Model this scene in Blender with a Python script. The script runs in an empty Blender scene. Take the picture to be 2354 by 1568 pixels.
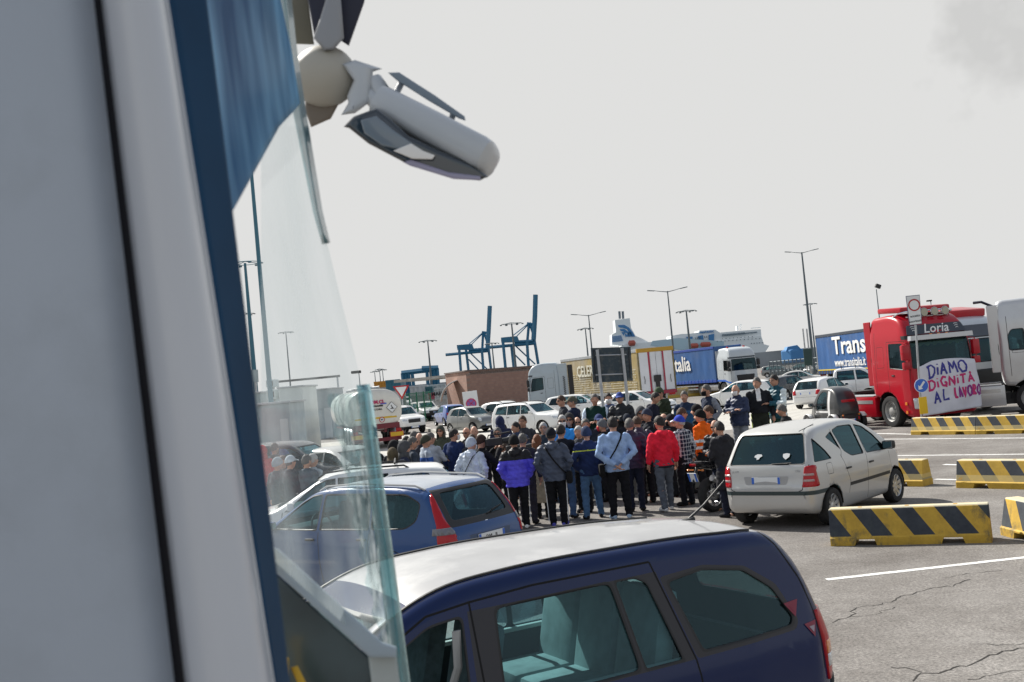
import bpy, bmesh, math, random
import numpy as np
from mathutils import Vector, Matrix, Quaternion
random.seed(7); rng = np.random.default_rng(11)
SC = bpy.context.scene
COL = SC.collection
R_ = math.radians

# ---------------------------------------------------------------- camera
F_PX, CX_, CY_, HC = 2500.0, 1177.0, 784.0, 2.70      # measured on the photograph at 2354 x 1568
PITCH, ROLL = R_(2.13), R_(-5.4)
cam_d = bpy.data.cameras.new('camera'); cam = bpy.data.objects.new('camera', cam_d); COL.objects.link(cam)
cam_d.sensor_width = 36.0; cam_d.lens = 36.0*F_PX/2354.0
cam_d.clip_start = 0.05; cam_d.clip_end = 6000
CROT = Matrix.Rotation(math.pi/2+PITCH, 3, 'X') @ Matrix.Rotation(ROLL, 3, 'Z')
cam.matrix_world = Matrix.Translation((0, 0, HC)) @ CROT.to_4x4()
cam_d.dof.use_dof = True; cam_d.dof.focus_distance = 18.0; cam_d.dof.aperture_fstop = 9.0
SC.camera = cam

def ray(px, py):
    return CROT @ Vector(((px-CX_)/F_PX, -(py-CY_)/F_PX, -1.0))
def G(px, py, z=0.0):
    v = ray(px, py); t = (z-HC)/v.z
    return Vector((0, 0, HC)) + v*t
def DP(px, py, Y):
    v = ray(px, py)
    return Vector((0, 0, HC)) + v*(Y/v.y)

# ---------------------------------------------------------------- sky, sun, exposure
SUN_EL, SUN_DIR = R_(42), Vector((-0.60, 0.80, 0)).normalized()
w = bpy.data.worlds.new('World'); SC.world = w; w.use_nodes = True
nt = w.node_tree; bg = nt.nodes['Background']
sky = nt.nodes.new('ShaderNodeTexSky'); sky.sky_type = 'NISHITA'; sky.sun_disc = False
sky.sun_elevation = SUN_EL; sky.sun_rotation = math.atan2(SUN_DIR.x, SUN_DIR.y)
sky.dust_density = 1.0; sky.air_density = 1.0; sky.altitude = 0
clampw = nt.nodes.new('ShaderNodeMix'); clampw.data_type = 'RGBA'; clampw.blend_type = 'DARKEN'; clampw.inputs['Factor'].default_value = 1.0
hsv = nt.nodes.new('ShaderNodeHueSaturation'); hsv.inputs['Saturation'].default_value = 0.42; nt.links.new(sky.outputs[0], hsv.inputs['Color'])
nt.links.new(hsv.outputs[0], clampw.inputs['A']); clampw.inputs['B'].default_value = (3.93, 3.93, 3.88, 1)   # white hazy ceiling of the exposure
tcw = nt.nodes.new('ShaderNodeTexCoord'); nzw = nt.nodes.new('ShaderNodeTexNoise'); nzw.noise_dimensions = '4D'   # thin grey cloud here and there
nzw.inputs['Scale'].default_value = 3.2; nzw.inputs['Detail'].default_value = 6; nzw.inputs['Roughness'].default_value = .6; nzw.inputs['W'].default_value = 121.37
nt.links.new(tcw.outputs['Generated'], nzw.inputs['Vector'])
mrw = nt.nodes.new('ShaderNodeMapRange'); mrw.inputs[1].default_value = .60; mrw.inputs[2].default_value = .67; mrw.inputs[3].default_value = 1.0; mrw.inputs[4].default_value = .84; nt.links.new(nzw.outputs['Fac'], mrw.inputs[0])
cldw = nt.nodes.new('ShaderNodeMix'); cldw.data_type = 'RGBA'; cldw.blend_type = 'MULTIPLY'; cldw.inputs['Factor'].default_value = 1.0
nt.links.new(clampw.outputs['Result'], cldw.inputs['A']); nt.links.new(mrw.outputs[0], cldw.inputs['B'])
nt.links.new(cldw.outputs['Result'], bg.inputs['Color']); bg.inputs['Strength'].default_value = 0.125
sun_d = bpy.data.lights.new('sun', 'SUN'); sun = bpy.data.objects.new('sun', sun_d); COL.objects.link(sun)
sun_d.energy = 5.0; sun_d.angle = R_(0.55); sun_d.color = (1.0, 0.955, 0.88)
sun.rotation_euler = (-(SUN_DIR*math.cos(SUN_EL)+Vector((0, 0, math.sin(SUN_EL))))).to_track_quat('-Z', 'Y').to_euler()
sun.location = (-20, 30, 40)
SC.view_settings.view_transform = 'Standard'; SC.view_settings.look = 'None'
SC.view_settings.exposure = 0.60; SC.view_settings.gamma = 1.0

# ---------------------------------------------------------------- object helpers
def link(o, parent=None):
    COL.objects.link(o)
    if parent is not None: o.parent = parent
    return o
def tag(o, label=None, cat=None, group=None, kind=None):
    if label: o['label'] = label
    if cat: o['category'] = cat
    if group: o['group'] = group
    if kind: o['kind'] = kind
    return o
def thing(name, label, cat, loc=(0, 0, 0), rz=0.0, group=None):
    o = bpy.data.objects.new(name, None); o.empty_display_size = 0.2; link(o)
    o.location = loc; o.rotation_euler = (0, 0, rz)
    return tag(o, label, cat, group)
def me_obj(name, me, parent=None):
    return link(bpy.data.objects.new(name, me), parent)
def new_mesh(name, v, f, mats, fm=None, smooth=False):
    me = bpy.data.meshes.new(name); me.from_pydata([tuple(p) for p in v], [], [tuple(p) for p in f])
    for m in (mats if isinstance(mats, (list, tuple)) else [mats]): me.materials.append(m)
    if fm is not None: me.polygons.foreach_set('material_index', list(fm))
    if smooth: me.polygons.foreach_set('use_smooth', [True]*len(me.polygons))
    me.update(); return me
def copy_tree(o, parent=None):
    c = o.copy(); COL.objects.link(c); c.parent = parent
    for ch in o.children: copy_tree(ch, c)
    return c

class MB:
    """collects shapes, builds ONE mesh object"""
    def __init__(s): s.v = []; s.f = []; s.m = []; s.mi = 0
    def add(s, v, f):
        b = len(s.v); s.v += [tuple(p) for p in v]; s.f += [tuple(b+i for i in q) for q in f]; s.m += [s.mi]*len(f); return s
    def box(s, c, d, rot=None, bev=0.0):
        hx, hy, hz = d[0]/2, d[1]/2, d[2]/2
        if bev > 0:
            b = min(bev, hx*.9, hy*.9, hz*.9); v = []; 
            bm = bmesh.new(); bmesh.ops.create_cube(bm, size=1)
            for q in bm.verts: q.co = (q.co.x*d[0], q.co.y*d[1], q.co.z*d[2])
            bmesh.ops.bevel(bm, geom=bm.edges[:], offset=b, segments=2, affect='EDGES', profile=.6)
            bm.verts.index_update()
            v = [q.co.copy() for q in bm.verts]; f = [[x.index for x in q.verts] for q in bm.faces]; bm.free()
        else:
            v = [Vector((x, y, z)) for x in (-hx, hx) for y in (-hy, hy) for z in (-hz, hz)]
            f = [(0, 1, 3, 2), (4, 6, 7, 5), (0, 4, 5, 1), (2, 3, 7, 6), (0, 2, 6, 4), (1, 5, 7, 3)]
        if rot is not None: v = [rot @ p for p in v]
        c = Vector(c); return s.add([p+c for p in v], f)
    def box2(s, a, b, bev=0.0):
        return s.box([(a[i]+b[i])/2 for i in range(3)], [abs(b[i]-a[i]) for i in range(3)], None, bev)
    def tube(s, pts, r, n=8, caps=True, sq=1.0):
        pts = [Vector(p) for p in pts]; rs = r if isinstance(r, (list, tuple)) else [r]*len(pts)
        v = []; f = []; up = None
        for i, p in enumerate(pts):
            t = (pts[min(i+1, len(pts)-1)]-pts[max(i-1, 0)])
            if t.length < 1e-9: t = Vector((0, 0, 1))
            t.normalize()
            if up is None: up = Vector((0, 0, 1)) if abs(t.z) < .9 else Vector((0, 1, 0))
            a = t.cross(up); 
            if a.length < 1e-6: a = t.cross(Vector((1, 0, 0)))
            a.normalize(); b = a.cross(t).normalized(); up = b
            for k in range(n):
                an = 2*math.pi*k/n; v.append(p+(a*math.cos(an)+b*math.sin(an)*sq)*rs[i])
        m = len(pts)
        for i in range(m-1):
            for k in range(n):
                k2 = (k+1) % n; f.append((i*n+k, i*n+k2, (i+1)*n+k2, (i+1)*n+k))
        if caps: f.append(tuple(range(n-1, -1, -1))); f.append(tuple((m-1)*n+k for k in range(n)))
        return s.add(v, f)
    def cyl(s, c, r, h, n=16, ax='z', r2=None):
        c = Vector(c); d = {'x': Vector((1, 0, 0)), 'y': Vector((0, 1, 0)), 'z': Vector((0, 0, 1))}[ax]*(h/2)
        return s.tube([c-d, c+d], [r, r if r2 is None else r2], n)
    def lathe(s, prof, n=24, ax='y', c=(0, 0, 0), close=False):
        """prof: (radius, along axis)"""
        v = []; f = []; m = len(prof)
        for r, h in prof:
            for k in range(n):
                a = 2*math.pi*k/n; x, y = r*math.cos(a), r*math.sin(a)
                p = (x, h, y) if ax == 'y' else ((x, y, h) if ax == 'z' else (h, x, y))
                v.append((p[0]+c[0], p[1]+c[1], p[2]+c[2]))
        for i in range(m-1 if not close else m):
            j = (i+1) % m
            for k in range(n):
                k2 = (k+1) % n; f.append((i*n+k, i*n+k2, j*n+k2, j*n+k))
        return s.add(v, f)
    def prism(s, poly, a, b, ax='y'):
        """poly 2-D, extruded from a to b along axis. y: (x,z)  x: (y,z)  z: (x,y)"""
        def P(p, h):
            return (p[0], h, p[1]) if ax == 'y' else ((h, p[0], p[1]) if ax == 'x' else (p[0], p[1], h))
        n = len(poly); v = [P(p, a) for p in poly]+[P(p, b) for p in poly]
        f = [tuple(range(n)), tuple(range(2*n-1, n-1, -1))]+[(i, (i+1) % n, n+(i+1) % n, n+i) for i in range(n)]
        return s.add(v, f)
    def sphere(s, c, r, n=12, m=8):
        c = Vector(c); rr = r if isinstance(r, (tuple, list)) else (r, r, r); v = []; f = []
        for i in range(m+1):
            th = math.pi*i/m
            for k in range(n):
                a = 2*math.pi*k/n
                v.append(c+Vector((rr[0]*math.sin(th)*math.cos(a), rr[1]*math.sin(th)*math.sin(a), rr[2]*math.cos(th))))
        for i in range(m):
            for k in range(n):
                k2 = (k+1) % n; f.append((i*n+k, (i+1)*n+k, (i+1)*n+k2, i*n+k2))
        return s.add(v, f)
    def grid(s, P):
        """P[i][j] points"""
        n, m = len(P), len(P[0]); v = [q for r in P for q in r]
        return s.add(v, [(i*m+j, (i+1)*m+j, (i+1)*m+j+1, i*m+j+1) for i in range(n-1) for j in range(m-1)])
    def mesh(s, name, mats, smooth=False):
        me = new_mesh(name, s.v, s.f, mats, s.m, smooth)
        bm = bmesh.new(); bm.from_mesh(me); bmesh.ops.remove_doubles(bm, verts=bm.verts, dist=1e-6)
        bmesh.ops.recalc_face_normals(bm, faces=bm.faces); bm.to_mesh(me); bm.free()
        if smooth:
            try: me.set_sharp_from_angle(angle=R_(40))
            except Exception: pass
        return me
    def build(s, name, mats, parent=None, smooth=False):
        return me_obj(name, s.mesh(name, mats, smooth), parent)

def rpoly(pts, r, n=4):
    """round the corners of a polygon; r may be a list"""
    out = []; m = len(pts)
    for i in range(m):
        p = Vector(pts[i]).to_2d(); a = Vector(pts[i-1]).to_2d(); b = Vector(pts[(i+1) % m]).to_2d()
        rr = r[i] if isinstance(r, (list, tuple)) else r
        if rr <= 0: out.append((p.x, p.y)); continue
        da, db = (a-p), (b-p); ra = min(rr, da.length*.48, db.length*.48)
        s, e = p+da.normalized()*ra, p+db.normalized()*ra
        for k in range(n+1):
            t = k/n; q = s*(1-t)**2+p*2*t*(1-t)+e*t*t; out.append((q.x, q.y))
    return out
def circ(cx, cy, r, n=16, r2=None, ph=0.0):
    return [(cx+r*math.cos(2*math.pi*k/n+ph), cy+(r2 or r)*math.sin(2*math.pi*k/n+ph)) for k in range(n)]

# ---------------------------------------------------------------- materials
def hexc(h):
    h = h.lstrip('#'); c = [int(h[i:i+2], 16)/255 for i in (0, 2, 4)]
    return tuple((x/12.92 if x <= .04045 else ((x+.055)/1.055)**2.4) for x in c)
MATS = {}
def mat(name, col=(.5, .5, .5), rough=.6, metal=0.0, coat=0.0, spec=.5, emit=None, estr=0, trans=0.0, var=0.0, vscale=3.0, bump=0.0, bscale=40.0, dirt=None, dscale=1.5, damt=.5):
    if name in MATS: return MATS[name]
    if isinstance(col, str): col = hexc(col)
    m = bpy.data.materials.new(name); m.use_nodes = True; MATS[name] = m
    n = m.node_tree; b = n.nodes['Principled BSDF']; L = n.links.new
    b.inputs['Base Color'].default_value = (*col[:3], 1); b.inputs['Roughness'].default_value = rough
    b.inputs['Metallic'].default_value = metal; b.inputs['Coat Weight'].default_value = coat
    b.inputs['Coat Roughness'].default_value = .06; b.inputs['Specular IOR Level'].default_value = spec
    if emit: b.inputs['Emission Color'].default_value = (*emit, 1); b.inputs['Emission Strength'].default_value = estr
    tc = None
    def coord():
        nonlocal tc
        if tc is None: tc = n.nodes.new('ShaderNodeTexCoord')
        return tc.outputs['Object']
    src = None
    if var > 0:
        t = n.nodes.new('ShaderNodeTexNoise'); t.inputs['Scale'].default_value = vscale; t.inputs['Detail'].default_value = 5
        L(coord(), t.inputs['Vector'])
        mr = n.nodes.new('ShaderNodeMapRange'); mr.inputs[1].default_value = .3; mr.inputs[2].default_value = .7
        mr.inputs[3].default_value = 1-var; mr.inputs[4].default_value = 1+var; L(t.outputs['Fac'], mr.inputs[0])
        mx = n.nodes.new('ShaderNodeMix'); mx.data_type = 'RGBA'; mx.blend_type = 'MULTIPLY'; mx.inputs['Factor'].default_value = 1
        mx.inputs['A'].default_value = (*col[:3], 1); L(mr.outputs[0], mx.inputs['B']); src = mx.outputs['Result']
    if dirt is not None:
        t = n.nodes.new('ShaderNodeTexNoise'); t.inputs['Scale'].default_value = dscale; t.inputs['Detail'].default_value = 8; t.inputs['Roughness'].default_value = .65
        L(coord(), t.inputs['Vector'])
        mr = n.nodes.new('ShaderNodeMapRange'); mr.inputs[1].default_value = .48; mr.inputs[2].default_value = .72
        mr.inputs[3].default_value = 0; mr.inputs[4].default_value = damt; L(t.outputs['Fac'], mr.inputs[0])
        mx = n.nodes.new('ShaderNodeMix'); mx.data_type = 'RGBA'
        if src is None: mx.inputs['A'].default_value = (*col[:3], 1)
        else: L(src, mx.inputs['A'])
        mx.inputs['B'].default_value = (*dirt, 1); L(mr.outputs[0], mx.inputs['Factor']); src = mx.outputs['Result']
    if src is not None: L(src, b.inputs['Base Color'])
    if bump > 0:
        t = n.nodes.new('ShaderNodeTexNoise'); t.inputs['Scale'].default_value = bscale; t.inputs['Detail'].default_value = 4
        L(coord(), t.inputs['Vector']); bp = n.nodes.new('ShaderNodeBump'); bp.inputs['Strength'].default_value = bump; bp.inputs['Distance'].default_value = .02
        L(t.outputs['Fac'], bp.inputs['Height']); L(bp.outputs[0], b.inputs['Normal'])
    return m
def glass_mat(name, tint=(.35, .5, .52), gl=.12, dust=.03, dcol=(.5, .55, .55), gcol=(.50, .82, .98)):  # default gcol is sky blue, putting the sky's reflection into the colour
    """thin pane: tinted see-through + mirror-like skin + a film of dust"""
    if name in MATS: return MATS[name]
    m = bpy.data.materials.new(name); m.use_nodes = True; MATS[name] = m
    n = m.node_tree; n.nodes.clear(); L = n.links.new
    out = n.nodes.new('ShaderNodeOutputMaterial'); tr = n.nodes.new('ShaderNodeBsdfTransparent'); tr.inputs[0].default_value = (*tint, 1)
    g = n.nodes.new('ShaderNodeBsdfGlossy'); g.inputs['Roughness'].default_value = .03; g.inputs[0].default_value = (*gcol, 1)
    d = n.nodes.new('ShaderNodeBsdfDiffuse'); d.inputs[0].default_value = (*dcol, 1)
    fr = n.nodes.new('ShaderNodeFresnel'); fr.inputs[0].default_value = 1.45
    ma = n.nodes.new('ShaderNodeMath'); ma.operation = 'MULTIPLY_ADD'; ma.inputs[1].default_value = .8; ma.inputs[2].default_value = gl*.35; ma.use_clamp = True
    L(fr.outputs[0], ma.inputs[0])
    a = n.nodes.new('ShaderNodeMixShader'); a.inputs[0].default_value = dust; L(tr.outputs[0], a.inputs[1]); L(d.outputs[0], a.inputs[2])
    b = n.nodes.new('ShaderNodeMixShader'); L(ma.outputs[0], b.inputs[0]); L(a.outputs[0], b.inputs[1]); L(g.outputs[0], b.inputs[2])
    L(b.outputs[0], out.inputs[0]); return m
def paint(name, col, rough=.28, metal=0.0, coat=.8, dirt=(.25, .22, .19), damt=.18):
    return mat('paint_'+name, col, rough, metal, coat, dirt=dirt, dscale=1.2, damt=damt)

M_black = mat('black_plastic', (.012, .013, .015), .55)
M_trim = mat('interior_trim', (.035, .042, .045), .8)
M_rubber = mat('tyre_rubber', (.018, .018, .019), .85, var=.3, vscale=12)
M_gap = mat('panel_gap', (.004, .004, .005), .9)
M_glass = glass_mat('car_glass', (.50, .70, .73), .04, .012, (.3, .4, .42))
M_glassd = glass_mat('tinted_glass', (.16, .34, .36), .08, .02, (.15, .28, .30))
M_alloy = mat('alloy', (.55, .56, .57), .35, .85)
M_chrome = mat('chrome', (.75, .76, .78), .15, 1.0)
M_redlamp = mat('red_lamp', (.40, .006, .012), .2, coat=.3, spec=.3)
M_lamp = mat('clear_lamp', (.6, .63, .65), .1, .4, coat=1)
M_amber = mat('amber_lamp', (.7, .2, .02), .2, coat=1)
M_plate = mat('plate_white', (.72, .74, .75), .4)
M_blue = mat('plate_blue', (.03, .13, .55), .4)
M_seat = mat('seat_fabric', (.12, .16, .17), .9, var=.25, vscale=20)
M_white = mat('white_paint', (.78, .78, .76), .5)
M_ink = mat('black_ink', (.015, .015, .02), .6)
M_steel = mat('galvanised_steel', (.42, .44, .46), .45, .6, var=.15, vscale=6)

TSC = bpy.data.scenes.new('text_workbench')
def text_mesh(txt, size, mat_, extr=0.002, bold=0.0, shear=0.0, align='CENTER', space=1.0):
    c = bpy.data.curves.new('t', 'FONT'); c.body = txt; c.size = size; c.extrude = extr; c.offset = bold
    c.align_x = align; c.align_y = 'CENTER'; c.shear = shear; c.resolution_u = 2; c.space_character = space
    o = bpy.data.objects.new('t', c); TSC.collection.objects.link(o)
    TSC.view_layers[0].update(); dg = TSC.view_layers[0].depsgraph; me = bpy.data.meshes.new_from_object(o.evaluated_get(dg))
    bpy.data.objects.remove(o); bpy.data.curves.remove(c); me.materials.clear(); me.materials.append(mat_); return me
def put_text(txt, size, mat_, parent, loc, xdir, ydir=(0, 0, 1), name='lettering', **k):
    me = text_mesh(txt, size, mat_, **k); o = me_obj(name, me, parent)
    X = Vector(xdir).normalized(); Y = Vector(ydir).normalized(); Z = X.cross(Y).normalized(); Y = Z.cross(X)
    o.matrix_local = Matrix.Translation(loc) @ Matrix((X, Y, Z)).transposed().to_4x4(); return o
# ================================================================ ground
def asphalt():
    m = bpy.data.materials.new('asphalt'); m.use_nodes = True; n = m.node_tree; L = n.links.new; b = n.nodes['Principled BSDF']
    tc = n.nodes.new('ShaderNodeTexCoord')
    def noise(sc, det=6, rough=.6):
        t = n.nodes.new('ShaderNodeTexNoise'); t.inputs['Scale'].default_value = sc; t.inputs['Detail'].default_value = det; t.inputs['Roughness'].default_value = rough
        L(tc.outputs['Object'], t.inputs['Vector']); return t.outputs['Fac']
    def ramp(f, a, b2, ca, cb):
        r = n.nodes.new('ShaderNodeValToRGB'); r.color_ramp.elements[0].position = a; r.color_ramp.elements[1].position = b2
        r.color_ramp.elements[0].color = (*ca, 1); r.color_ramp.elements[1].color = (*cb, 1); L(f, r.inputs[0]); return r.outputs[0]
    def mix(f, a, b2, bl='MIX', fv=1.0):
        x = n.nodes.new('ShaderNodeMix'); x.data_type = 'RGBA'; x.blend_type = bl
        if f is None: x.inputs['Factor'].default_value = fv
        else: L(f, x.inputs['Factor'])
        L(a, x.inputs['A']); L(b2, x.inputs['B']); return x.outputs['Result']
    base = ramp(noise(.35, 8, .68), .34, .66, (.115, .105, .098), (.235, .225, .215))
    grain = ramp(noise(34, 3, .8), .32, .68, (.45, .45, .45), (1.5, 1.48, 1.45))
    grain2 = ramp(noise(9, 5, .7), .35, .65, (.86, .86, .86), (1.12, 1.12, 1.12))
    c = mix(None, base, grain, 'MULTIPLY'); c = mix(None, c, grain2, 'MULTIPLY')
    # worn pale film, darker stains
    c = mix(ramp(noise(.55, 9, .7), .56, .70, (0, 0, 0), (.55, .55, .55)), c, ramp(noise(60), .2, .8, (.30, .29, .275), (.44, .43, .41)))
    c = mix(ramp(noise(1.1, 8, .68), .57, .70, (0, 0, 0), (.6, .6, .6)), c, ramp(noise(20), .2, .8, (.06, .055, .05), (.13, .11, .10)))
    L(c, b.inputs['Base Color']); b.inputs['Roughness'].default_value = .85; b.inputs['Specular IOR Level'].default_value = .25
    bp = n.nodes.new('ShaderNodeBump'); bp.inputs['Strength'].default_value = .5; bp.inputs['Distance'].default_value = .01
    L(noise(60, 3, .8), bp.inputs['Height']); L(bp.outputs[0], b.inputs['Normal']); return m
M_asphalt = asphalt()
M_conc = mat('pale_concrete', (.40, .39, .36), .85, var=.2, vscale=2.5, bump=.3, bscale=60, dirt=(.2, .18, .16), dscale=.8, damt=.4)
M_kerb = mat('kerb_stone', (.33, .32, .29), .85, var=.2, vscale=4, bump=.3)

mb = MB(); xs = np.linspace(-220, 260, 25); ys = np.concatenate([[-60, -10], np.linspace(0, 300, 16)])
mb.grid([[(x, y, 0) for y in ys] for x in xs])
ground = tag(mb.build('ground', M_asphalt), kind='structure')
M_water = mat('sea_water', (.03, .06, .075), .12, bump=.4, bscale=.6)
mb = MB(); mb.grid([[(x, y, -2.4) for y in (300, 900, 3500)] for x in (-3000, 0, 3000)])
tag(mb.build('water', M_water), kind='structure')
mb = MB(); mb.box2((-220, 299.6, -6), (260, 300.4, .15)); tag(mb.build('quay_edge', M_conc), kind='structure')

# painted lines
def line_mat():
    m = mat('road_paint', (.74, .74, .72), .7, dirt=(.24, .23, .22), dscale=9, damt=.9); return m
M_line = line_mat()
def road_line(p, q, wd, name='road_marking', m=None, z=.004):
    a, b = G(*p), G(*q); d = (b-a).normalized(); s = Vector((-d.y, d.x, 0))*wd/2; mb = MB(); N = max(2, int((b-a).length/.6)); P = []
    for i in range(N+1):
        c = a.lerp(b, i/N); P.append([c-s*(1+random.uniform(-.06, .06))+Vector((0, 0, z)), c+s*(1+random.uniform(-.06, .06))+Vector((0, 0, z))])
    mb.grid(P); o = mb.build(name, m or M_line, ground); return o
random.seed(3)
road_line((1900, 1333), (2480, 1268), .115)
road_line((2030, 1010), (2480, 1006), .14)
road_line((2040, 1048), (2480, 1043), .13)
road_line((2170, 1068), (2290, 1072), .14)
road_line((2150, 1102), (2240, 1104), .12)
road_line((2000, 996), (2110, 999), .14)
# cracks
M_crack = mat('crack', (.02, .018, .016), .95)
def crack(pts, wd=.012):
    P = [G(*p) for p in pts]; Q = []
    for i in range(len(P)-1):
        n = max(3, int((P[i+1]-P[i]).length/.07))
        for k in range(n):
            c = P[i].lerp(P[i+1], k/n); Q.append(c+Vector((random.gauss(0, .012), random.gauss(0, .02), 0)))
    Q.append(P[-1]); mb = MB(); R = []
    for i, c in enumerate(Q):
        t = (Q[min(i+1, len(Q)-1)]-Q[max(0, i-1)]).normalized(); s = Vector((-t.y, t.x, 0))*wd*random.uniform(.15, .6)
        R.append([c-s+Vector((0, 0, .003)), c+s+Vector((0, 0, .003))])
    mb.grid(R); mb.build('crack', M_crack, ground)
def dz(x, y): return ((2900+x/2.319)/1.6631, (2000+y/2.319)/1.6631)
crack([dz(640, 890), dz(810, 830), dz(870, 750), dz(1080, 725), dz(1210, 690), dz(1240, 655), dz(1350, 635), dz(1550, 570), dz(1720, 555), dz(1880, 500)], .016)
crack([dz(820, 832), dz(960, 825), dz(1060, 795), dz(1210, 745)], .011)
crack([dz(1640, 482), dz(1860, 450), dz(2160, 420)], .010)
crack([dz(1350, 1405), dz(1450, 1330), dz(1600, 1335), dz(1740, 1280), dz(1900, 1255), dz(2050, 1175), dz(2260, 1125), dz(2500, 1080)], .018)
crack([dz(1170, 1290), dz(1330, 1290), dz(1450, 1325)], .012)
crack([dz(1850, 1385), dz(2080, 1345), dz(2354, 1305)], .012)
crack([dz(1900, 1080), dz(2100, 1078), dz(2354, 1070)], .010)
# raised island behind the crowd, on which the back row stands
ISL = .42
a, b, c, d = Vector((.3, 24.1, 0)), Vector((6.9, 23.9, 0)), Vector((7.3, 28.4, 0)), Vector((.1, 28.6, 0))
mb = MB(); mb.prism([(a.x, a.y), (b.x, b.y), (c.x, c.y), (d.x, d.y)], -.05, ISL, 'z'); isl = mb.build('traffic_island', M_conc); tag(isl, kind='structure')
mb = MB()
for p, q in ((a, b), (b, c), (c, d), (d, a)):
    t = (q-p).normalized(); nrm = Vector((t.y, -t.x, 0)); L_ = (q-p).length; k = int(L_/1.0)
    for i in range(k):
        m0 = p+t*(L_*(i+.01)/k); m1 = p+t*(L_*(i+.99)/k); mid = (m0+m1)/2
        mb.box((mid.x+nrm.x*.065, mid.y+nrm.y*.065, (ISL+.012)/2), ((m1-m0).length, .14, ISL+.012), Matrix.Rotation(math.atan2(t.y, t.x), 3, 'Z'), .015)
mb.build('kerb', M_kerb, isl)
# far pale concrete apron seen between people and the trucks
a, b, c, d = G(1000, 960), G(1900, 930), G(1900, 890), G(1000, 925)
mb = MB(); mb.add([(-14, 43, .004), (14, 43, .004), (24, 68, .004), (-16, 68, .004)], [(0, 1, 2, 3)])
tag(mb.build('concrete_apron', M_conc), kind='structure')

# ================================================================ striped concrete barriers
def stripe_mat(name, worn):
    m = bpy.data.materials.new(name); m.use_nodes = True; n = m.node_tree; L = n.links.new; b = n.nodes['Principled BSDF']
    tc = n.nodes.new('ShaderNodeTexCoord'); sx = n.nodes.new('ShaderNodeSeparateXYZ'); L(tc.outputs['Object'], sx.inputs[0])
    def mth(op, a, c):
        x = n.nodes.new('ShaderNodeMath'); x.operation = op
        for i, q in enumerate((a, c)):
            if isinstance(q, (int, float)): x.inputs[i].default_value = q
            else: L(q, x.inputs[i])
        return x.outputs[0]
    # slanted stripes 0.26 m apart, painted only on the sloping faces
    t = mth('ADD', sx.outputs['X'], mth('MULTIPLY', sx.outputs['Z'], .72)); t = mth('FRACT', mth('DIVIDE', mth('ADD', t, 20.33), .545), 0)
    st = mth('GREATER_THAN', t, .5)
    st = mth('MULTIPLY', st, mth('GREATER_THAN', sx.outputs['Z'], .125))
    nz = n.nodes.new('ShaderNodeTexNoise'); nz.inputs['Scale'].default_value = 7; nz.inputs['Detail'].default_value = 9; nz.inputs['Roughness'].default_value = .7; L(tc.outputs['Object'], nz.inputs['Vector'])
    ye = n.nodes.new('ShaderNodeValToRGB'); L(nz.outputs['Fac'], ye.inputs[0])
    ye.color_ramp.elements[0].position = .3; ye.color_ramp.elements[0].color = (.40, .25, .03, 1); ye.color_ramp.elements[1].position = .7; ye.color_ramp.elements[1].color = (.58, .37, .045, 1)
    bk = n.nodes.new('ShaderNodeValToRGB'); L(nz.outputs['Fac'], bk.inputs[0])
    bk.color_ramp.elements[0].position = .3; bk.color_ramp.elements[0].color = (.018, .024, .035, 1); bk.color_ramp.elements[1].position = .8; bk.color_ramp.elements[1].color = (.05, .06, .075, 1)
    mx = n.nodes.new('ShaderNodeMix'); mx.data_type = 'RGBA'; L(st, mx.inputs['Factor']); L(ye.outputs[0], mx.inputs['A']); L(bk.outputs[0], mx.inputs['B'])
    res = mx.outputs['Result']
    if worn:   # rubbed black tyre scuffs and bare concrete chips
        n2 = n.nodes.new('ShaderNodeTexNoise'); n2.inputs['Scale'].default_value = 3.2; n2.inputs['Detail'].default_value = 10; n2.inputs['Roughness'].default_value = .75
        mp = n.nodes.new('ShaderNodeMapping'); mp.inputs['Scale'].default_value = (1.3, 1, .8); L(tc.outputs['Object'], mp.inputs[0]); L(mp.outputs[0], n2.inputs['Vector'])
        r = n.nodes.new('ShaderNodeMapRange'); r.inputs[1].default_value = .53; r.inputs[2].default_value = .68; r.inputs[4].default_value = .85; L(n2.outputs['Fac'], r.inputs[0])
        m2 = n.nodes.new('ShaderNodeMix'); m2.data_type = 'RGBA'; L(r.outputs[0], m2.inputs['Factor']); L(res, m2.inputs['A']); m2.inputs['B'].default_value = (.05, .065, .06, 1); res = m2.outputs['Result']
    else:      # faded band near the foot where the coat is new / thin
        g = mth('MULTIPLY', mth('GREATER_THAN', sx.outputs['Z'], .125), mth('LESS_THAN', sx.outputs['Z'], .235))
        m2 = n.nodes.new('ShaderNodeMix'); m2.data_type = 'RGBA'; L(mth('MULTIPLY', g, .55), m2.inputs['Factor']); L(res, m2.inputs['A']); m2.inputs['B'].default_value = (.62, .50, .22, 1); res = m2.outputs['Result']
    # paler top
    g = mth('GREATER_THAN', sx.outputs['Z'], .487); m3 = n.nodes.new('ShaderNodeMix'); m3.data_type = 'RGBA'; L(mth('MULTIPLY', g, .8), m3.inputs['Factor']); L(res, m3.inputs['A']); m3.inputs['B'].default_value = (.62, .56, .40, 1); res = m3.outputs['Result']
    L(res, b.inputs['Base Color']); b.inputs['Roughness'].default_value = .75
    bp = n.nodes.new('ShaderNodeBump'); bp.inputs['Strength'].default_value = .35; bp.inputs['Distance'].default_value = .01; L(nz.outputs['Fac'], bp.inputs['Height']); L(bp.outputs[0], b.inputs['Normal'])
    return m
M_str_w, M_str_n = stripe_mat('stripes_worn', True), stripe_mat('stripes_clean', False)
M_hole = mat('lifting_socket', (.5, .28, .03), .8)
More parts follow.
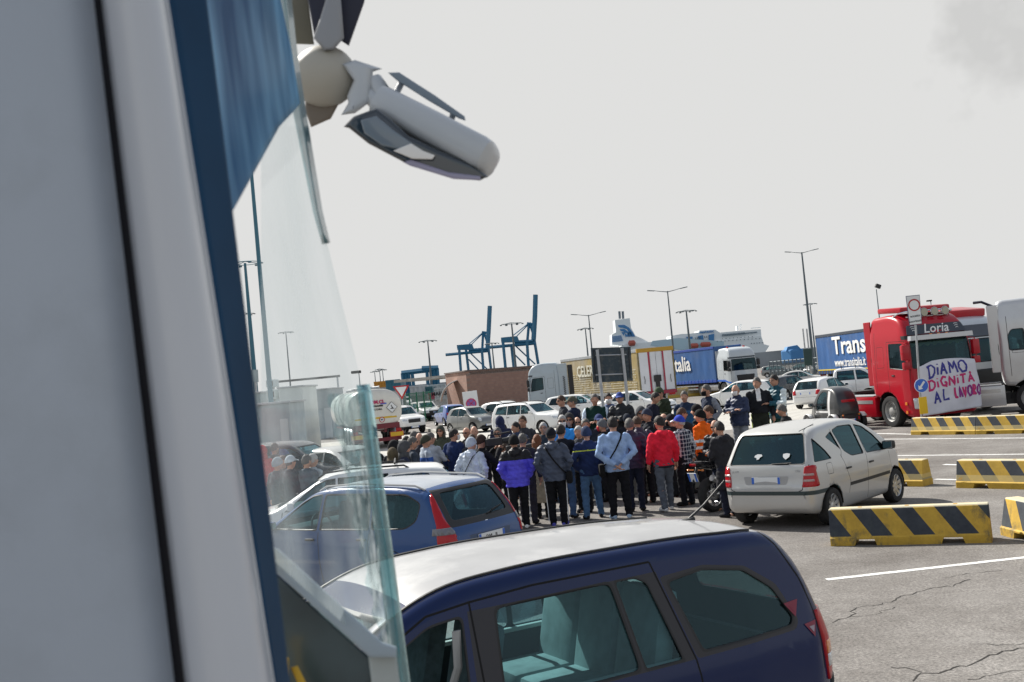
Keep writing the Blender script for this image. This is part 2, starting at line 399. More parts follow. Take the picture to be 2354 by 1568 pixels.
def barrier(p0, p1, m, label, L_=None, W=.42, H=.50):
    a, b = G(*p0), G(*p1); d = (b-a); L0 = L_ or d.length; d.normalize(); nrm = Vector((-d.y, d.x, 0))
    if nrm.y < 0: nrm = -nrm
    o = a+nrm*W/2; root = thing('striped_barrier', label, 'barrier', o, math.atan2(d.y, d.x), 'striped concrete barriers')
    # profile with a foot, chamfered; two fork openings through the foot
    prof = [(-W/2, 0), (-W/2, .105), (-W/2+.025, .125), (-.105, H-.02), (-.085, H), (.085, H), (.105, H-.02), (W/2-.025, .125), (W/2, .105), (W/2, 0)]
    bm = bmesh.new()
    sl = [0, .012]+[.33*L0/2.1-.0, .36*L0/2.1, .63*L0/2.1-.03, .63*L0/2.1]+[L0-.63*L0/2.1, L0-.63*L0/2.1+.03, L0-.36*L0/2.1, L0-.33*L0/2.1]+[L0-.012, L0]
    rows = []
    for i, x in enumerate(sl):
        k = .985 if i in (0, len(sl)-1) else 1
        up = {3: .085, 4: .085, 7: .085, 8: .085}.get(i, 0)
        rows.append([bm.verts.new((x, y*k, max(z*k if z > .2 else z, up))) for y, z in prof])
    n = len(prof)
    for i in range(len(rows)-1):
        for j in range(n): 
            q = (rows[i][j], rows[i][(j+1) % n], rows[i+1][(j+1) % n], rows[i+1][j])
            try: bm.faces.new(q)
            except ValueError: pass
    bm.faces.new(rows[0]); bm.faces.new(rows[-1][::-1]); bmesh.ops.recalc_face_normals(bm, faces=bm.faces)
    me = bpy.data.meshes.new('barrier'); bm.to_mesh(me); bm.free(); me.materials.append(m); me_obj('barrier_block', me, root)
    for fx in (.2, .5, .8):
        mb = MB(); mb.cyl((fx*L0, 0, H+.002), .03, .004, 10); mb.build('lifting_socket', M_hole, root)
    return root
barrier((1910, 1256), (2281, 1248), M_str_w, 'worn and scuffed black and yellow barrier nearest the camera, behind the dark blue car')
barrier((2300, 1230), (2520, 1290), M_str_w, 'scuffed yellow barrier cut off by the right edge, end face turned to the camera')
b = barrier((2010, 1117), (2143, 1118), M_str_n, 'black and yellow barrier half hidden by the front of the silver hatchback', 1.9)
b.location = G(2143, 1118)+Vector((0, .2, 0))-Vector((math.cos(b.rotation_euler.z), math.sin(b.rotation_euler.z), 0))*1.9
b4 = barrier((2198, 1122), (2420, 1127), M_str_n, 'black and yellow barrier in the middle row, running out of the right edge', 2.1)
put_text('AF', .07, M_hole, b4, (.1, -.203, .17), (1, 0, 0), (0, .3, 1))
barrier((2094, 1000), (2242, 999), M_str_n, 'black and yellow barrier in front of the red truck under the blue arrow sign')
b6 = barrier((2243.5, 999), (2395, 996), M_str_n, 'black and yellow barrier right of the red truck, joined to its twin on the left')
put_text('AF', .07, M_hole, b6, (.1, -.203, .17), (1, 0, 0), (0, .3, 1))
# ================================================================ vehicle bodies
def cr(pts, n, closed=False):
    """Catmull-Rom through 2-D points, resampled to n by arc length; third value 1 = sharp corner"""
    P = [np.array(p[:2], float) for p in pts]; out = []
    for i in range(len(P)-1):
        p0 = P[i-1] if i > 0 and not (len(pts[i]) > 2 and pts[i][2]) else P[i]-(P[i+1]-P[i])*.5
        p3 = P[i+2] if i+2 < len(P) and not (len(pts[i+1]) > 2 and pts[i+1][2]) else P[i+1]+(P[i+1]-P[i])*.5
        p1, p2 = P[i], P[i+1]; L = [max(np.linalg.norm(b-a), 1e-6)**.5 for a, b in ((p0, p1), (p1, p2), (p2, p3))]
        t0, t1 = 0, L[0]; t2 = t1+L[1]; t3 = t2+L[2]
        for t in np.linspace(t1, t2, 13)[:-1]:
            a1 = (t1-t)/(t1-t0)*p0+(t-t0)/(t1-t0)*p1; a2 = (t2-t)/(t2-t1)*p1+(t-t1)/(t2-t1)*p2; a3 = (t3-t)/(t3-t2)*p2+(t-t2)/(t3-t2)*p3
            b1 = (t2-t)/(t2-t0)*a1+(t-t0)/(t2-t0)*a2; b2 = (t3-t)/(t3-t1)*a2+(t-t1)/(t3-t1)*a3
            out.append((t2-t)/(t2-t1)*b1+(t-t1)/(t2-t1)*b2)
    out.append(P[-1]); A = np.array(out); s = np.concatenate([[0], np.cumsum(np.linalg.norm(np.diff(A, axis=0), axis=1))])
    q = np.linspace(0, s[-1], n); return np.stack([np.interp(q, s, A[:, 0]), np.interp(q, s, A[:, 1])], 1)

class Shell:
    """closed body shell from a side silhouette (x forward, z up) and a half-width law; patches can be cut out of it"""
    def __init__(s, top, bot, P, S, R=.08, crown=.03, nu=64, nv=20, nt=8):
        s.T, s.B = cr(top, nu), cr(bot, nu); s.P, s.S, s.R = P, S, R
        bd = np.concatenate([s.T, s.B[::-1]]); v = (1-np.cos(np.linspace(0, math.pi, nv)))/2
        X = s.B[:, None, :]*(1-v)[None, :, None]+s.T[:, None, :]*v[None, :, None]
        a, b = bd, np.roll(bd, -1, 0); ab = b-a; l2 = (ab**2).sum(1)+1e-12
        q = X.reshape(-1, 1, 2); t = np.clip(((q-a)*ab).sum(2)/l2, 0, 1); d = np.sqrt((((a+t[..., None]*ab)-q)**2).sum(2)).min(1).reshape(X.shape[:2])
        d[:, 0] = 0; d[:, -1] = 0; d[0] = 0; d[-1] = 0
        dd = np.minimum(d, R); Y = s.hw(X[..., 0], X[..., 1]); y = Y-R+np.sqrt(np.maximum(R*R-(R-dd)**2, 0))
        V = []; F = []
        for sg in (1, -1):
            base = len(V)
            for i in range(nu):
                for j in range(nv): V.append((X[i, j, 0], sg*y[i, j], X[i, j, 1]))
            for i in range(nu-1):
                for j in range(nv-1):
                    q = (base+i*nv+j, base+(i+1)*nv+j, base+(i+1)*nv+j+1, base+i*nv+j+1); F.append(q if sg < 0 else q[::-1])
        for jj, chain, sgn in ((nv-1, s.T, 1), (0, s.B, 0)):
            tn = np.gradient(chain, axis=0); nn = np.stack([-tn[:, 1], tn[:, 0]], 1); nn /= np.linalg.norm(nn, axis=1)[:, None]+1e-9
            if nn[:, 1].mean() < 0: nn = -nn
            base = len(V)
            env = np.minimum(1, np.minimum(np.arange(nu), np.arange(nu)[::-1])/4.0)
            for i in range(nu):
                w_ = y[i, jj]
                for k in range(nt+1):
                    t = -1+2*k/nt; o = crown*(1-t*t)*sgn*env[i]
                    V.append((chain[i, 0]+nn[i, 0]*o, w_*t, chain[i, 1]+nn[i, 1]*o))
            for i in range(nu-1):
                for k in range(nt):
                    q = (base+i*(nt+1)+k, base+(i+1)*(nt+1)+k, base+(i+1)*(nt+1)+k+1, base+i*(nt+1)+k+1); F.append(q if sgn == 0 else q[::-1])
        bm = bmesh.new(); vs = [bm.verts.new(p) for p in V]
        for f in F:
            try: bm.faces.new([vs[i] for i in f])
            except ValueError: pass
        bmesh.ops.remove_doubles(bm, verts=bm.verts, dist=1e-4); bmesh.ops.dissolve_degenerate(bm, dist=1e-5, edges=bm.edges)
        bmesh.ops.recalc_face_normals(bm, faces=bm.faces)
        for f in bm.faces: f.smooth = True
        bm.normal_update(); s.bm = bm; s.mats = []; s.cut_n = 0
    def hw(s, x, z):
        return np.interp(x, [p[0] for p in s.P], [p[1] for p in s.P])*np.interp(z, [p[0] for p in s.S], [p[1] for p in s.S])
    def cut(s, poly, ax, sgn, minn=.3, lim=None):
        bm = s.bm; I = {'x': (1, 2, 0), 'y': (0, 2, 1), 'z': (0, 1, 2)}[ax]
        lo = [min(p[k] for p in poly)-.01 for k in (0, 1)]; hi = [max(p[k] for p in poly)+.01 for k in (0, 1)]
        def cand():
            r = []
            for f in bm.faces:
                if f.normal[I[2]]*sgn < minn: continue
                if lim is not None and not (lim[0] < f.calc_center_median()[I[2]] < lim[1]): continue
                a = [v.co[I[0]] for v in f.verts]; b = [v.co[I[1]] for v in f.verts]
                if max(a) < lo[0] or min(a) > hi[0] or max(b) < lo[1] or min(b) > hi[1]: continue
                r.append(f)
            return r
        fs = cand(); m = len(poly)
        for i in range(m):
            p, q = poly[i], poly[(i+1) % m]; e = (q[0]-p[0], q[1]-p[1]); l = math.hypot(*e)
            if l < 1e-6: continue
            no = [0, 0, 0]; no[I[0]] = -e[1]/l; no[I[1]] = e[0]/l; co = [0, 0, 0]; co[I[0]] = p[0]; co[I[1]] = p[1]
            geom = set(fs)
            for f in fs: geom.update(f.edges); geom.update(f.verts)
            r = bmesh.ops.bisect_plane(bm, geom=list(geom), plane_co=co, plane_no=no, dist=1e-5)
            nf = [g for g in r['geom'] if isinstance(g, bmesh.types.BMFace) and g.is_valid]; fs = list(set(nf))
        for f in fs: f.normal_update(); f.smooth = True
        res = []
        for f in fs:
            c = f.calc_center_median(); u, v = c[I[0]], c[I[1]]; ins = False
            for i in range(m):
                (x1, y1), (x2, y2) = poly[i], poly[(i+1) % m]
                if (y1 > v) != (y2 > v) and u < (x2-x1)*(v-y1)/(y2-y1)+x1: ins = not ins
            if ins: res.append(f)
        return res
    def mi(s, m):
        if m not in s.mats: s.mats.append(m)
        return s.mats.index(m)
    def color(s, poly, ax, m, sgns=(1, -1), minn=.3):
        k = s.mi(m)
        for g in sgns:
            for f in s.cut(poly, ax, g, minn): f.material_index = k
    def take(s, name, poly, ax, sgn, m, parent, push=0.0, delete=True, minn=.3, label=None, lim=None):
        fs = s.cut(poly, ax, sgn, minn, lim)
        if not fs: return None
        vm = {}; V = []; F = []
        for f in fs:
            q = []
            for v in f.verts:
                if v not in vm: vm[v] = len(V); V.append(v.co+v.normal*push)
                q.append(vm[v])
            F.append(q)
        par_ = list(range(len(V)))
        def fd(i):
            while par_[i] != i: par_[i] = par_[par_[i]]; i = par_[i]
            return i
        for q in F:
            for i in q[1:]: par_[fd(i)] = fd(q[0])
        cnt_ = {}
        for q in F: cnt_[fd(q[0])] = cnt_.get(fd(q[0]), 0)+1
        if len(cnt_) > 1: big = max(cnt_, key=cnt_.get); F = [q for q in F if fd(q[0]) == big]
        if delete: bmesh.ops.delete(s.bm, geom=fs, context='FACES')
        else:      # give the raised patch a rim so that it has thickness
            cnt = {}
            for q in F:
                for i in range(len(q)):
                    e = (q[i], q[(i+1) % len(q)]); cnt[e] = 1
            inv = {v: k for k, v in vm.items()}; low = {}
            for (i, j) in list(cnt):
                if (j, i) not in cnt:
                    for k in (i, j):
                        if k not in low: low[k] = len(V); V.append(inv[k].co-inv[k].normal*.004)
                    F.append([j, i, low[i], low[j]])
        us = sorted({i for q in F for i in q}); ix = {u: n_ for n_, u in enumerate(us)}; V = [V[u] for u in us]; F = [[ix[i] for i in q] for q in F]
        o = me_obj(name, new_mesh(name, V, F, m, None, True), parent)
        if label: o['label'] = label
        return o
    def both(s, name, poly, m, parent, **k):
        return [s.take(name, poly, 'y', g, m, parent, **k) for g in (1, -1)]
    def line(s, pts, wd, ax='y', sgns=(1, -1), m=None):
        for a, b in zip(pts[:-1], pts[1:]):
            d = (b[0]-a[0], b[1]-a[1]); l = math.hypot(*d)+1e-9; nx, ny = -d[1]/l*wd/2, d[0]/l*wd/2
            s.color([(a[0]+nx, a[1]+ny), (b[0]+nx, b[1]+ny), (b[0]-nx, b[1]-ny), (a[0]-nx, a[1]-ny)], ax, m or M_gap, sgns)
    def arch(s, cx, cz, r, n=14):
        for g in (1, -1):
            fs = s.cut(circ(cx, cz, r, n, ph=.1), 'y', g, .2); bmesh.ops.delete(s.bm, geom=fs, context='FACES')
    def build(s, name, paint_, parent, thick=.012):
        k = s.mats; me = bpy.data.meshes.new(name); s.bm.to_mesh(me); s.bm.free()
        for m in k: me.materials.append(m)
        o = me_obj(name, me, parent)
        for _ in range(len(k)): me.materials.append(M_trim)
        if thick:
            md = o.modifiers.new('solid', 'SOLIDIFY'); md.thickness = thick; md.offset = -1; md.material_offset = len(k); md.material_offset_rim = 0
        return o

WHEELS = {}
def wheel_meshes(r, wd, spokes, rimc='alloy'):
    key = (r, wd, spokes, rimc)
    if key in WHEELS: return WHEELS[key]
    mb = MB(); h = wd/2
    mb.lathe([(r*.66, -h*.8), (r*.68, -h*.95), (r*.80, -h), (r*.95, -h*.93), (r*.995, -h*.7), (r, -h*.3), (r, h*.3), (r*.995, h*.7), (r*.95, h*.93), (r*.8, h), (r*.68, h*.95), (r*.66, h*.8)], 32, close=True)
    ty = mb.mesh('tyre', M_rubber, True)
    mb = MB(); mb.lathe([(r*.67, h*.82), (r*.64, h*.86), (r*.60, h*.7), (r*.58, h*.1), (r*.58, -h*.6)], 32)
    if spokes == 0:   # truck steel wheel
        mb.lathe([(r*.6, h*.3), (r*.46, h*.45), (r*.42, h*.2), (r*.26, h*.15), (r*.25, h*.7), (r*.16, h*.8), (.001, h*.82)], 28)
        for k in range(10):
            a = 2*math.pi*k/10; mb.cyl((r*.33*math.cos(a), h*.22, r*.33*math.sin(a)), r*.03, h*.3, 6, 'y')
    else:
        mb.lathe([(r*.2, h*.35), (r*.19, h*.62), (r*.12, h*.68), (.001, h*.68)], 20)
        for k in range(spokes):
            a = 2*math.pi*k/spokes; ca, sa = math.cos(a), math.sin(a); w0, w1 = (.11*r*5/spokes+.02*r, .15*r*5/spokes+.02*r)
            pts = []
            for rr, ww, hh in ((r*.14, w0, h*.62), (r*.4, (w0+w1)/2, h*.6), (r*.62, w1, h*.78)):
                pts.append([(rr*ca-ww*sa*t, hh-(.03 if abs(t) == 1 else 0)*0, rr*sa+ww*ca*t) for t in (-1, 1)])
            mb.grid(pts); q = [[(x, y-.03, z) for x, y, z in e] for e in pts]; mb.grid(q)
            mb.grid([[e[0] for e in pts], [e[0] for e in q]]); mb.grid([[e[1] for e in pts], [e[1] for e in q]])
        mb.mi = 1; mb.lathe([(r*.57, -h*.3), (r*.1, -h*.28)], 20)
    ri = mb.mesh('rim', [MATS[rimc], M_gap], True); WHEELS[key] = (ty, ri); return ty, ri
def add_wheels(root, xs, ty, r, wd=.2, spokes=5, rimc='alloy', z=None, steer=0):
    t, ri = wheel_meshes(r, wd, spokes, rimc)
    for x in xs:
        for sg in (1, -1):
            o = me_obj('wheel', t, root); o.location = (x, sg*ty, z or r); o.rotation_euler = (0, 0, 0 if sg > 0 else math.pi)
            if steer and x == xs[0]: o.rotation_euler.z += steer
            me_obj('rim', ri, o)
def wheel_well(root, x, r, hw_, z):
    for sg in (1, -1):
        mb = MB(); P = []
        for k in range(13):
            a = math.pi*k/12-.0; P.append([(x+r*math.cos(a), sg*y, z+r*math.sin(a)) for y in (hw_, hw_-.34)])
        mb.grid(P); mb.add([(x-r, sg*(hw_-.34), z-.1), (x+r, sg*(hw_-.34), z-.1), (x+r, sg*(hw_-.34), z+r), (x-r, sg*(hw_-.34), z+r)], [(0, 1, 2, 3)])
        mb.build('wheel_well', M_gap, root)

SEAT = []
def seat_mesh():
    if not SEAT:
        mb = MB(); mb.box((.0, 0, .32), (.5, .48, .16), Matrix.Rotation(R_(-6), 3, 'Y'), .05)
        mb.box((-.28, 0, .66), (.14, .46, .62), Matrix.Rotation(R_(-14), 3, 'Y'), .06); mb.box((-.385, 0, 1.04), (.09, .27, .2), Matrix.Rotation(R_(-10), 3, 'Y'), .04)
        mb.cyl((-.36, .06, .95), .008, .12, 6); mb.cyl((-.36, -.06, .95), .008, .12, 6); SEAT.append(mb.mesh('seat', M_seat, True))
    return SEAT[0]
def interior(root, x_front, x_rear, hw_, floor, belt, seats, scale=1.0, dash=True):
    mb = MB(); mb.box2((x_rear, -hw_, floor-.02), (x_front+.55, hw_, floor), 0); mb.box2((x_rear, -hw_+.02, floor), (x_rear+.05, hw_-.02, belt-.12)); mb.build('cabin_floor', M_trim, root)
    for x, y in seats:
        o = me_obj('seat', seat_mesh(), root); o.location = (x, y, floor); o.scale = (scale,)*3
    if dash:
        mb = MB(); mb.prism(rpoly([(x_front+.05, belt-.22), (x_front+.05, belt-.02), (x_front+.22, belt+.03), (x_front+.6, belt-.02), (x_front+.6, belt-.3)], .05), -hw_+.03, hw_-.03); mb.build('dashboard', M_trim, root)
        mb = MB(); c = Vector((x_front-.08, .34, belt-.02)); P = []
        for k in range(20):
            a = 2*math.pi*k/20; P.append(c+Vector((.055*math.sin(a), .18*math.cos(a), .17*math.sin(a))))
        P.append(P[0]); mb.tube(P, .014, 6, False); mb.tube([c, c+Vector((.15, 0, -.08))], .03, 6); mb.build('steering_wheel', M_black, root)

def plate(root, x, y, z, facing, w_=.52, h=.11, txt=None, tilt=0):
    """number plate: white with a blue band at each end"""
    sg = 1 if facing > 0 else -1; e = thing('number_plate', None, None); e.parent = root; e.location = (x, y, z); e.rotation_euler = (0, tilt, 0)
    mb = MB(); mb.box((0, 0, 0), (.012, w_, h), None, .004); mb.mi = 1
    for s_ in (1, -1): mb.box((sg*.0075, s_*(w_/2-.022), 0), (.004, .04, h*.94))
    mb.mi = 0; mb.build('plate_panel', [M_plate, M_blue], e)
    if txt: put_text(txt, h*.72, M_ink, e, (sg*.0085, 0, -.004), (0, sg, 0))
    return e
def mirror(root, x, y, z, m, s=1.0):
    for sg in (1, -1):
        mb = MB(); mb.box((x-.01, sg*(y+.1*s), z+.05*s), (.12*s, .2*s, .14*s), Matrix.Rotation(sg*R_(8), 3, 'Z'), .045*s); mb.box((x+.01, sg*(y+.01), z), (.08*s, .1*s, .05*s), None, .02)
        o = mb.build('wing_mirror', m, root, True); mb = MB(); mb.box((x-.073*s, sg*(y+.105*s), z+.05*s), (.004, .16*s, .105*s), Matrix.Rotation(sg*R_(8), 3, 'Z')); mb.build('mirror_glass', M_chrome, o)
def handle(root, x, y, z, m=None, l=.16):
    for sg in (1, -1):
        mb = MB(); mb.box((x, sg*(y+.012), z), (l, .03, .03), None, .012); mb.build('door_handle', m or M_black, root, True)
def wiper(root, a, b):
    mb = MB(); a, b = Vector(a), Vector(b); mb.tube([a, b], .009, 5); mb.tube([a.lerp(b, .35)+Vector((-.004, 0, .012)), b+(b-a)*.15], .006, 5); mb.build('wiper', M_black, root)

def finish(sh, root, paint_, glass_, windows, spec):
    """windows: list of (name, poly, ax, sgn or 0)"""
    for name, poly, ax, sg in windows:
        tr = spec.get('trimw', .022)
        c = (sum(p[0] for p in poly)/len(poly), sum(p[1] for p in poly)/len(poly))
        W = max(p[0] for p in poly)-min(p[0] for p in poly); H = max(p[1] for p in poly)-min(p[1] for p in poly)
        big = [(c[0]+(p[0]-c[0])*(1+2*tr/max(W, .2)), c[1]+(p[1]-c[1])*(1+2*tr/max(H, .15))) for p in poly]
        for g in ((1, -1) if sg == 0 else (sg,)):
            if tr: sh.color(big, ax, M_black, (g,), .22)
            o = sh.take(name, poly, ax, g, glass_, root, push=-.012, minn=.22)
            if o is not None and spec.get('open') == (name, g) and poly[0][0] > .3: o.location = (0, -.02*g, -.44); o['label'] = 'window wound down into the door'

def hatch_spec(kind):
    """templates in metres; x forward"""
    if kind == 'hatch':
        return dict(L=4.05, H=1.47, W=1.70,
            top=[(-2.0, .55), (-1.99, .72), (-1.94, .93), (-1.80, 1.15), (-1.62, 1.345), (-1.35, 1.42), (-.8, 1.465), (-.3, 1.47), (.1, 1.43), (.45, 1.25), (.95, .985), (1.35, .90), (1.72, .80), (1.93, .66), (2.02, .5)],
            bot=[(-2.0, .55), (-1.98, .38), (-1.86, .26), (-1.3, .20), (0, .18), (1.3, .2), (1.82, .22), (1.97, .33), (2.02, .5)],
            P=[(-2.02, .66), (-1.85, .78), (-1.2, .845), (0, .85), (1.2, .84), (1.7, .78), (2.03, .62)], S=[(.18, .92), (.35, .97), (.6, 1), (.82, .985), (.93, .95), (1.47, .735)], R=.085,
            win=[('side_window', [(-.03, .95), (.80, .955), (.30, 1.30), (.10, 1.37), (-.05, 1.385)], 'y', 0), ('side_window', [(-.10, .955), (-.12, 1.385), (-.75, 1.37), (-1.0, 1.32), (-1.08, .99)], 'y', 0),
                 ('windscreen', [(-.60, 1.015), (.60, 1.015), (.50, 1.375), (-.50, 1.375)], 'x', 1), ('rear_window', [(-.57, .985), (.57, .985), (.49, 1.345), (-.49, 1.345)], 'x', -1)],
            tail=[(.50, .72), (.70, .70), (.71, .93), (.55, .95)], head=[(.40, .63), (.70, .66), (.70, .80), (.44, .74)], grille=[(-.38, .40), (.38, .40), (.42, .55), (-.42, .55)], wheels=(1.27, -1.27), wr=.305, ww=.19, belt=.95,
            doors=[[(.86, .95), (.92, .6), (.80, .27)], [(-.07, .95), (-.10, .27)], [(-1.05, .95), (-.92, .65), (-.82, .30)]])
    if kind == 'estate':
        s = hatch_spec('hatch'); s.update(L=4.5, H=1.50, W=1.74,
            top=[(-2.25, .55), (-2.24, .75), (-2.18, .98), (-2.02, 1.22), (-1.86, 1.41), (-1.5, 1.465), (-.8, 1.50), (-.2, 1.495), (.15, 1.45), (.55, 1.25), (1.05, .99), (1.5, .90), (1.95, .80), (2.17, .66), (2.25, .5)],
            bot=[(-2.25, .55), (-2.22, .38), (-2.1, .26), (-1.4, .20), (0, .18), (1.4, .2), (2.0, .22), (2.2, .33), (2.25, .5)],
            P=[(-2.26, .68), (-2.05, .80), (-1.4, .86), (0, .87), (1.4, .855), (1.9, .79), (2.26, .62)], S=[(.18, .92), (.35, .97), (.6, 1), (.84, .985), (.95, .95), (1.5, .745)],
            win=[('side_window', [(.03, .97), (.86, .975), (.35, 1.33), (.15, 1.395), (.0, 1.405)], 'y', 0), ('side_window', [(-.05, .975), (-.07, 1.405), (-.90, 1.40), (-.92, .98)], 'y', 0), ('side_window', rpoly([(-1.0, .985), (-1.0, 1.39), (-1.60, 1.355), (-1.80, 1.02)], .06, 3), 'y', 0),
                 ('windscreen', [(-.62, 1.02), (.62, 1.02), (.52, 1.40), (-.52, 1.40)], 'x', 1), ('rear_window', [(-.58, 1.0), (.58, 1.0), (.50, 1.385), (-.50, 1.385)], 'x', -1)],
            wheels=(1.4, -1.28), wr=.315, belt=.97, doors=[[(.92, .95), (.98, .6), (.85, .27)], [(-.02, .95), (-.05, .27)], [(-.96, .95), (-.90, .65), (-.78, .30)]])
        return s
    if kind == 'suv':
        s = hatch_spec('hatch'); s.update(L=4.5, H=1.70, W=1.84,
            top=[(-2.25, .65), (-2.24, .85), (-2.20, 1.08), (-2.08, 1.36), (-1.93, 1.60), (-1.5, 1.67), (-.8, 1.70), (-.1, 1.69), (.28, 1.63), (.62, 1.40), (1.0, 1.15), (1.4, 1.08), (1.95, 1.0), (2.18, .86), (2.25, .65)],
            bot=[(-2.25, .65), (-2.22, .45), (-2.1, .34), (-1.4, .28), (0, .26), (1.4, .28), (2.0, .3), (2.2, .42), (2.25, .65)],
            P=[(-2.26, .74), (-2.05, .84), (-1.4, .91), (0, .92), (1.4, .91), (1.9, .86), (2.26, .72)], S=[(.26, .93), (.45, .98), (.7, 1), (.98, .985), (1.1, .95), (1.7, .76)], R=.09,
            win=[('side_window', [(.03, 1.12), (.84, 1.125), (.46, 1.46), (.26, 1.57), (.0, 1.585)], 'y', 0), ('side_window', [(-.05, 1.125), (-.07, 1.585), (-.92, 1.58), (-.94, 1.13)], 'y', 0), ('side_window', rpoly([(-1.02, 1.135), (-1.02, 1.575), (-1.70, 1.53), (-1.84, 1.18)], .06, 3), 'y', 0),
                 ('windscreen', [(-.66, 1.19), (.66, 1.19), (.56, 1.575), (-.56, 1.575)], 'x', 1), ('rear_window', [(-.62, 1.15), (.62, 1.15), (.54, 1.56), (-.54, 1.56)], 'x', -1)],
            tail=[(.60, .85), (.77, .83), (.77, 1.1), (.64, 1.1)], head=[(.46, .78), (.78, .80), (.78, .96), (.48, .92)], grille=[(-.40, .68), (.40, .68), (.42, .9), (-.42, .9)], wheels=(1.42, -1.38), wr=.365, ww=.23, belt=1.12,
            doors=[[(.94, 1.1), (1.0, .7), (.85, .36)], [(-.02, 1.1), (-.05, .36)], [(-.98, 1.1), (-.9, .7), (-.78, .4)]])
        return s
    if kind == 'sedan':
        s = hatch_spec('hatch'); s.update(L=4.5, H=1.43, W=1.74,
            top=[(-2.25, .6), (-2.24, .78), (-2.18, .93), (-1.9, .985), (-1.62, 1.02), (-1.25, 1.22), (-.85, 1.375), (-.4, 1.43), (.0, 1.42), (.3, 1.34), (.65, 1.15), (1.05, .96), (1.5, .88), (1.95, .78), (2.17, .65), (2.25, .5)],
            bot=[(-2.25, .6), (-2.22, .38), (-2.1, .26), (-1.4, .20), (0, .18), (1.4, .2), (2.0, .22), (2.2, .33), (2.25, .5)],
            P=[(-2.26, .68), (-2.05, .80), (-1.4, .86), (0, .87), (1.4, .855), (1.9, .79), (2.26, .62)],
            win=[('side_window', [(.0, .95), (.88, .955), (.45, 1.20), (.2, 1.31), (.02, 1.335)], 'y', 0), ('side_window', [(-.06, .955), (-.05, 1.335), (-.45, 1.33), (-.85, 1.25), (-1.1, 1.0)], 'y', 0),
                 ('windscreen', [(-.62, 1.0), (.62, 1.0), (.50, 1.335), (-.50, 1.335)], 'x', 1), ('rear_window', [(-.60, 1.07), (.60, 1.07), (.47, 1.32), (-.47, 1.32)], 'x', -1)],
            tail=[(.45, .74), (.72, .72), (.72, .90), (.48, .90)], wheels=(1.4, -1.3), wr=.315, belt=.95, doors=[[(.92, .93), (.98, .6), (.85, .27)], [(-.03, .95), (-.05, .27)], [(-1.12, .95), (-.96, .62), (-.82, .30)]])
        return s
    if kind == 'mini':
        s = hatch_spec('hatch'); s.update(L=3.55, H=1.49, W=1.63,
            top=[(-1.77, .6), (-1.75, .8), (-1.66, 1.0), (-1.50, 1.2), (-1.32, 1.38), (-.9, 1.46), (-.4, 1.49), (.05, 1.47), (.38, 1.38), (.68, 1.18), (.98, 1.0), (1.35, .93), (1.6, .82), (1.74, .66), (1.78, .5)],
            bot=[(-1.77, .6), (-1.75, .38), (-1.64, .26), (-1.1, .20), (0, .18), (1.1, .2), (1.6, .22), (1.74, .33), (1.78, .5)],
            P=[(-1.78, .58), (-1.6, .72), (-1.0, .81), (0, .815), (1.0, .80), (1.45, .72), (1.79, .54)],
            win=[('side_window', [(-.22, .98), (.80, .985), (.50, 1.25), (.25, 1.38), (-.22, 1.40)], 'y', 0), ('side_window', rpoly([(-.30, .985), (-.30, 1.395), (-.85, 1.36), (-1.15, 1.05)], .05, 3), 'y', 0),
                 ('windscreen', [(-.56, 1.04), (.56, 1.04), (.48, 1.40), (-.48, 1.40)], 'x', 1), ('rear_window', [(-.5, 1.02), (.5, 1.02), (.44, 1.36), (-.44, 1.36)], 'x', -1)],
            head=circ(.52, .76, .095, 10), tail=[(.48, .75), (.6, .74), (.6, .95), (.5, .95)], grille=[(-.5, .33), (.5, .33), (.48, .42), (-.48, .42)], wheels=(1.15, -1.15), wr=.30, belt=.98, doors=[[(.85, .97), (.88, .6), (.75, .27)], [(-.27, .98), (-.30, .27)]])
        return s

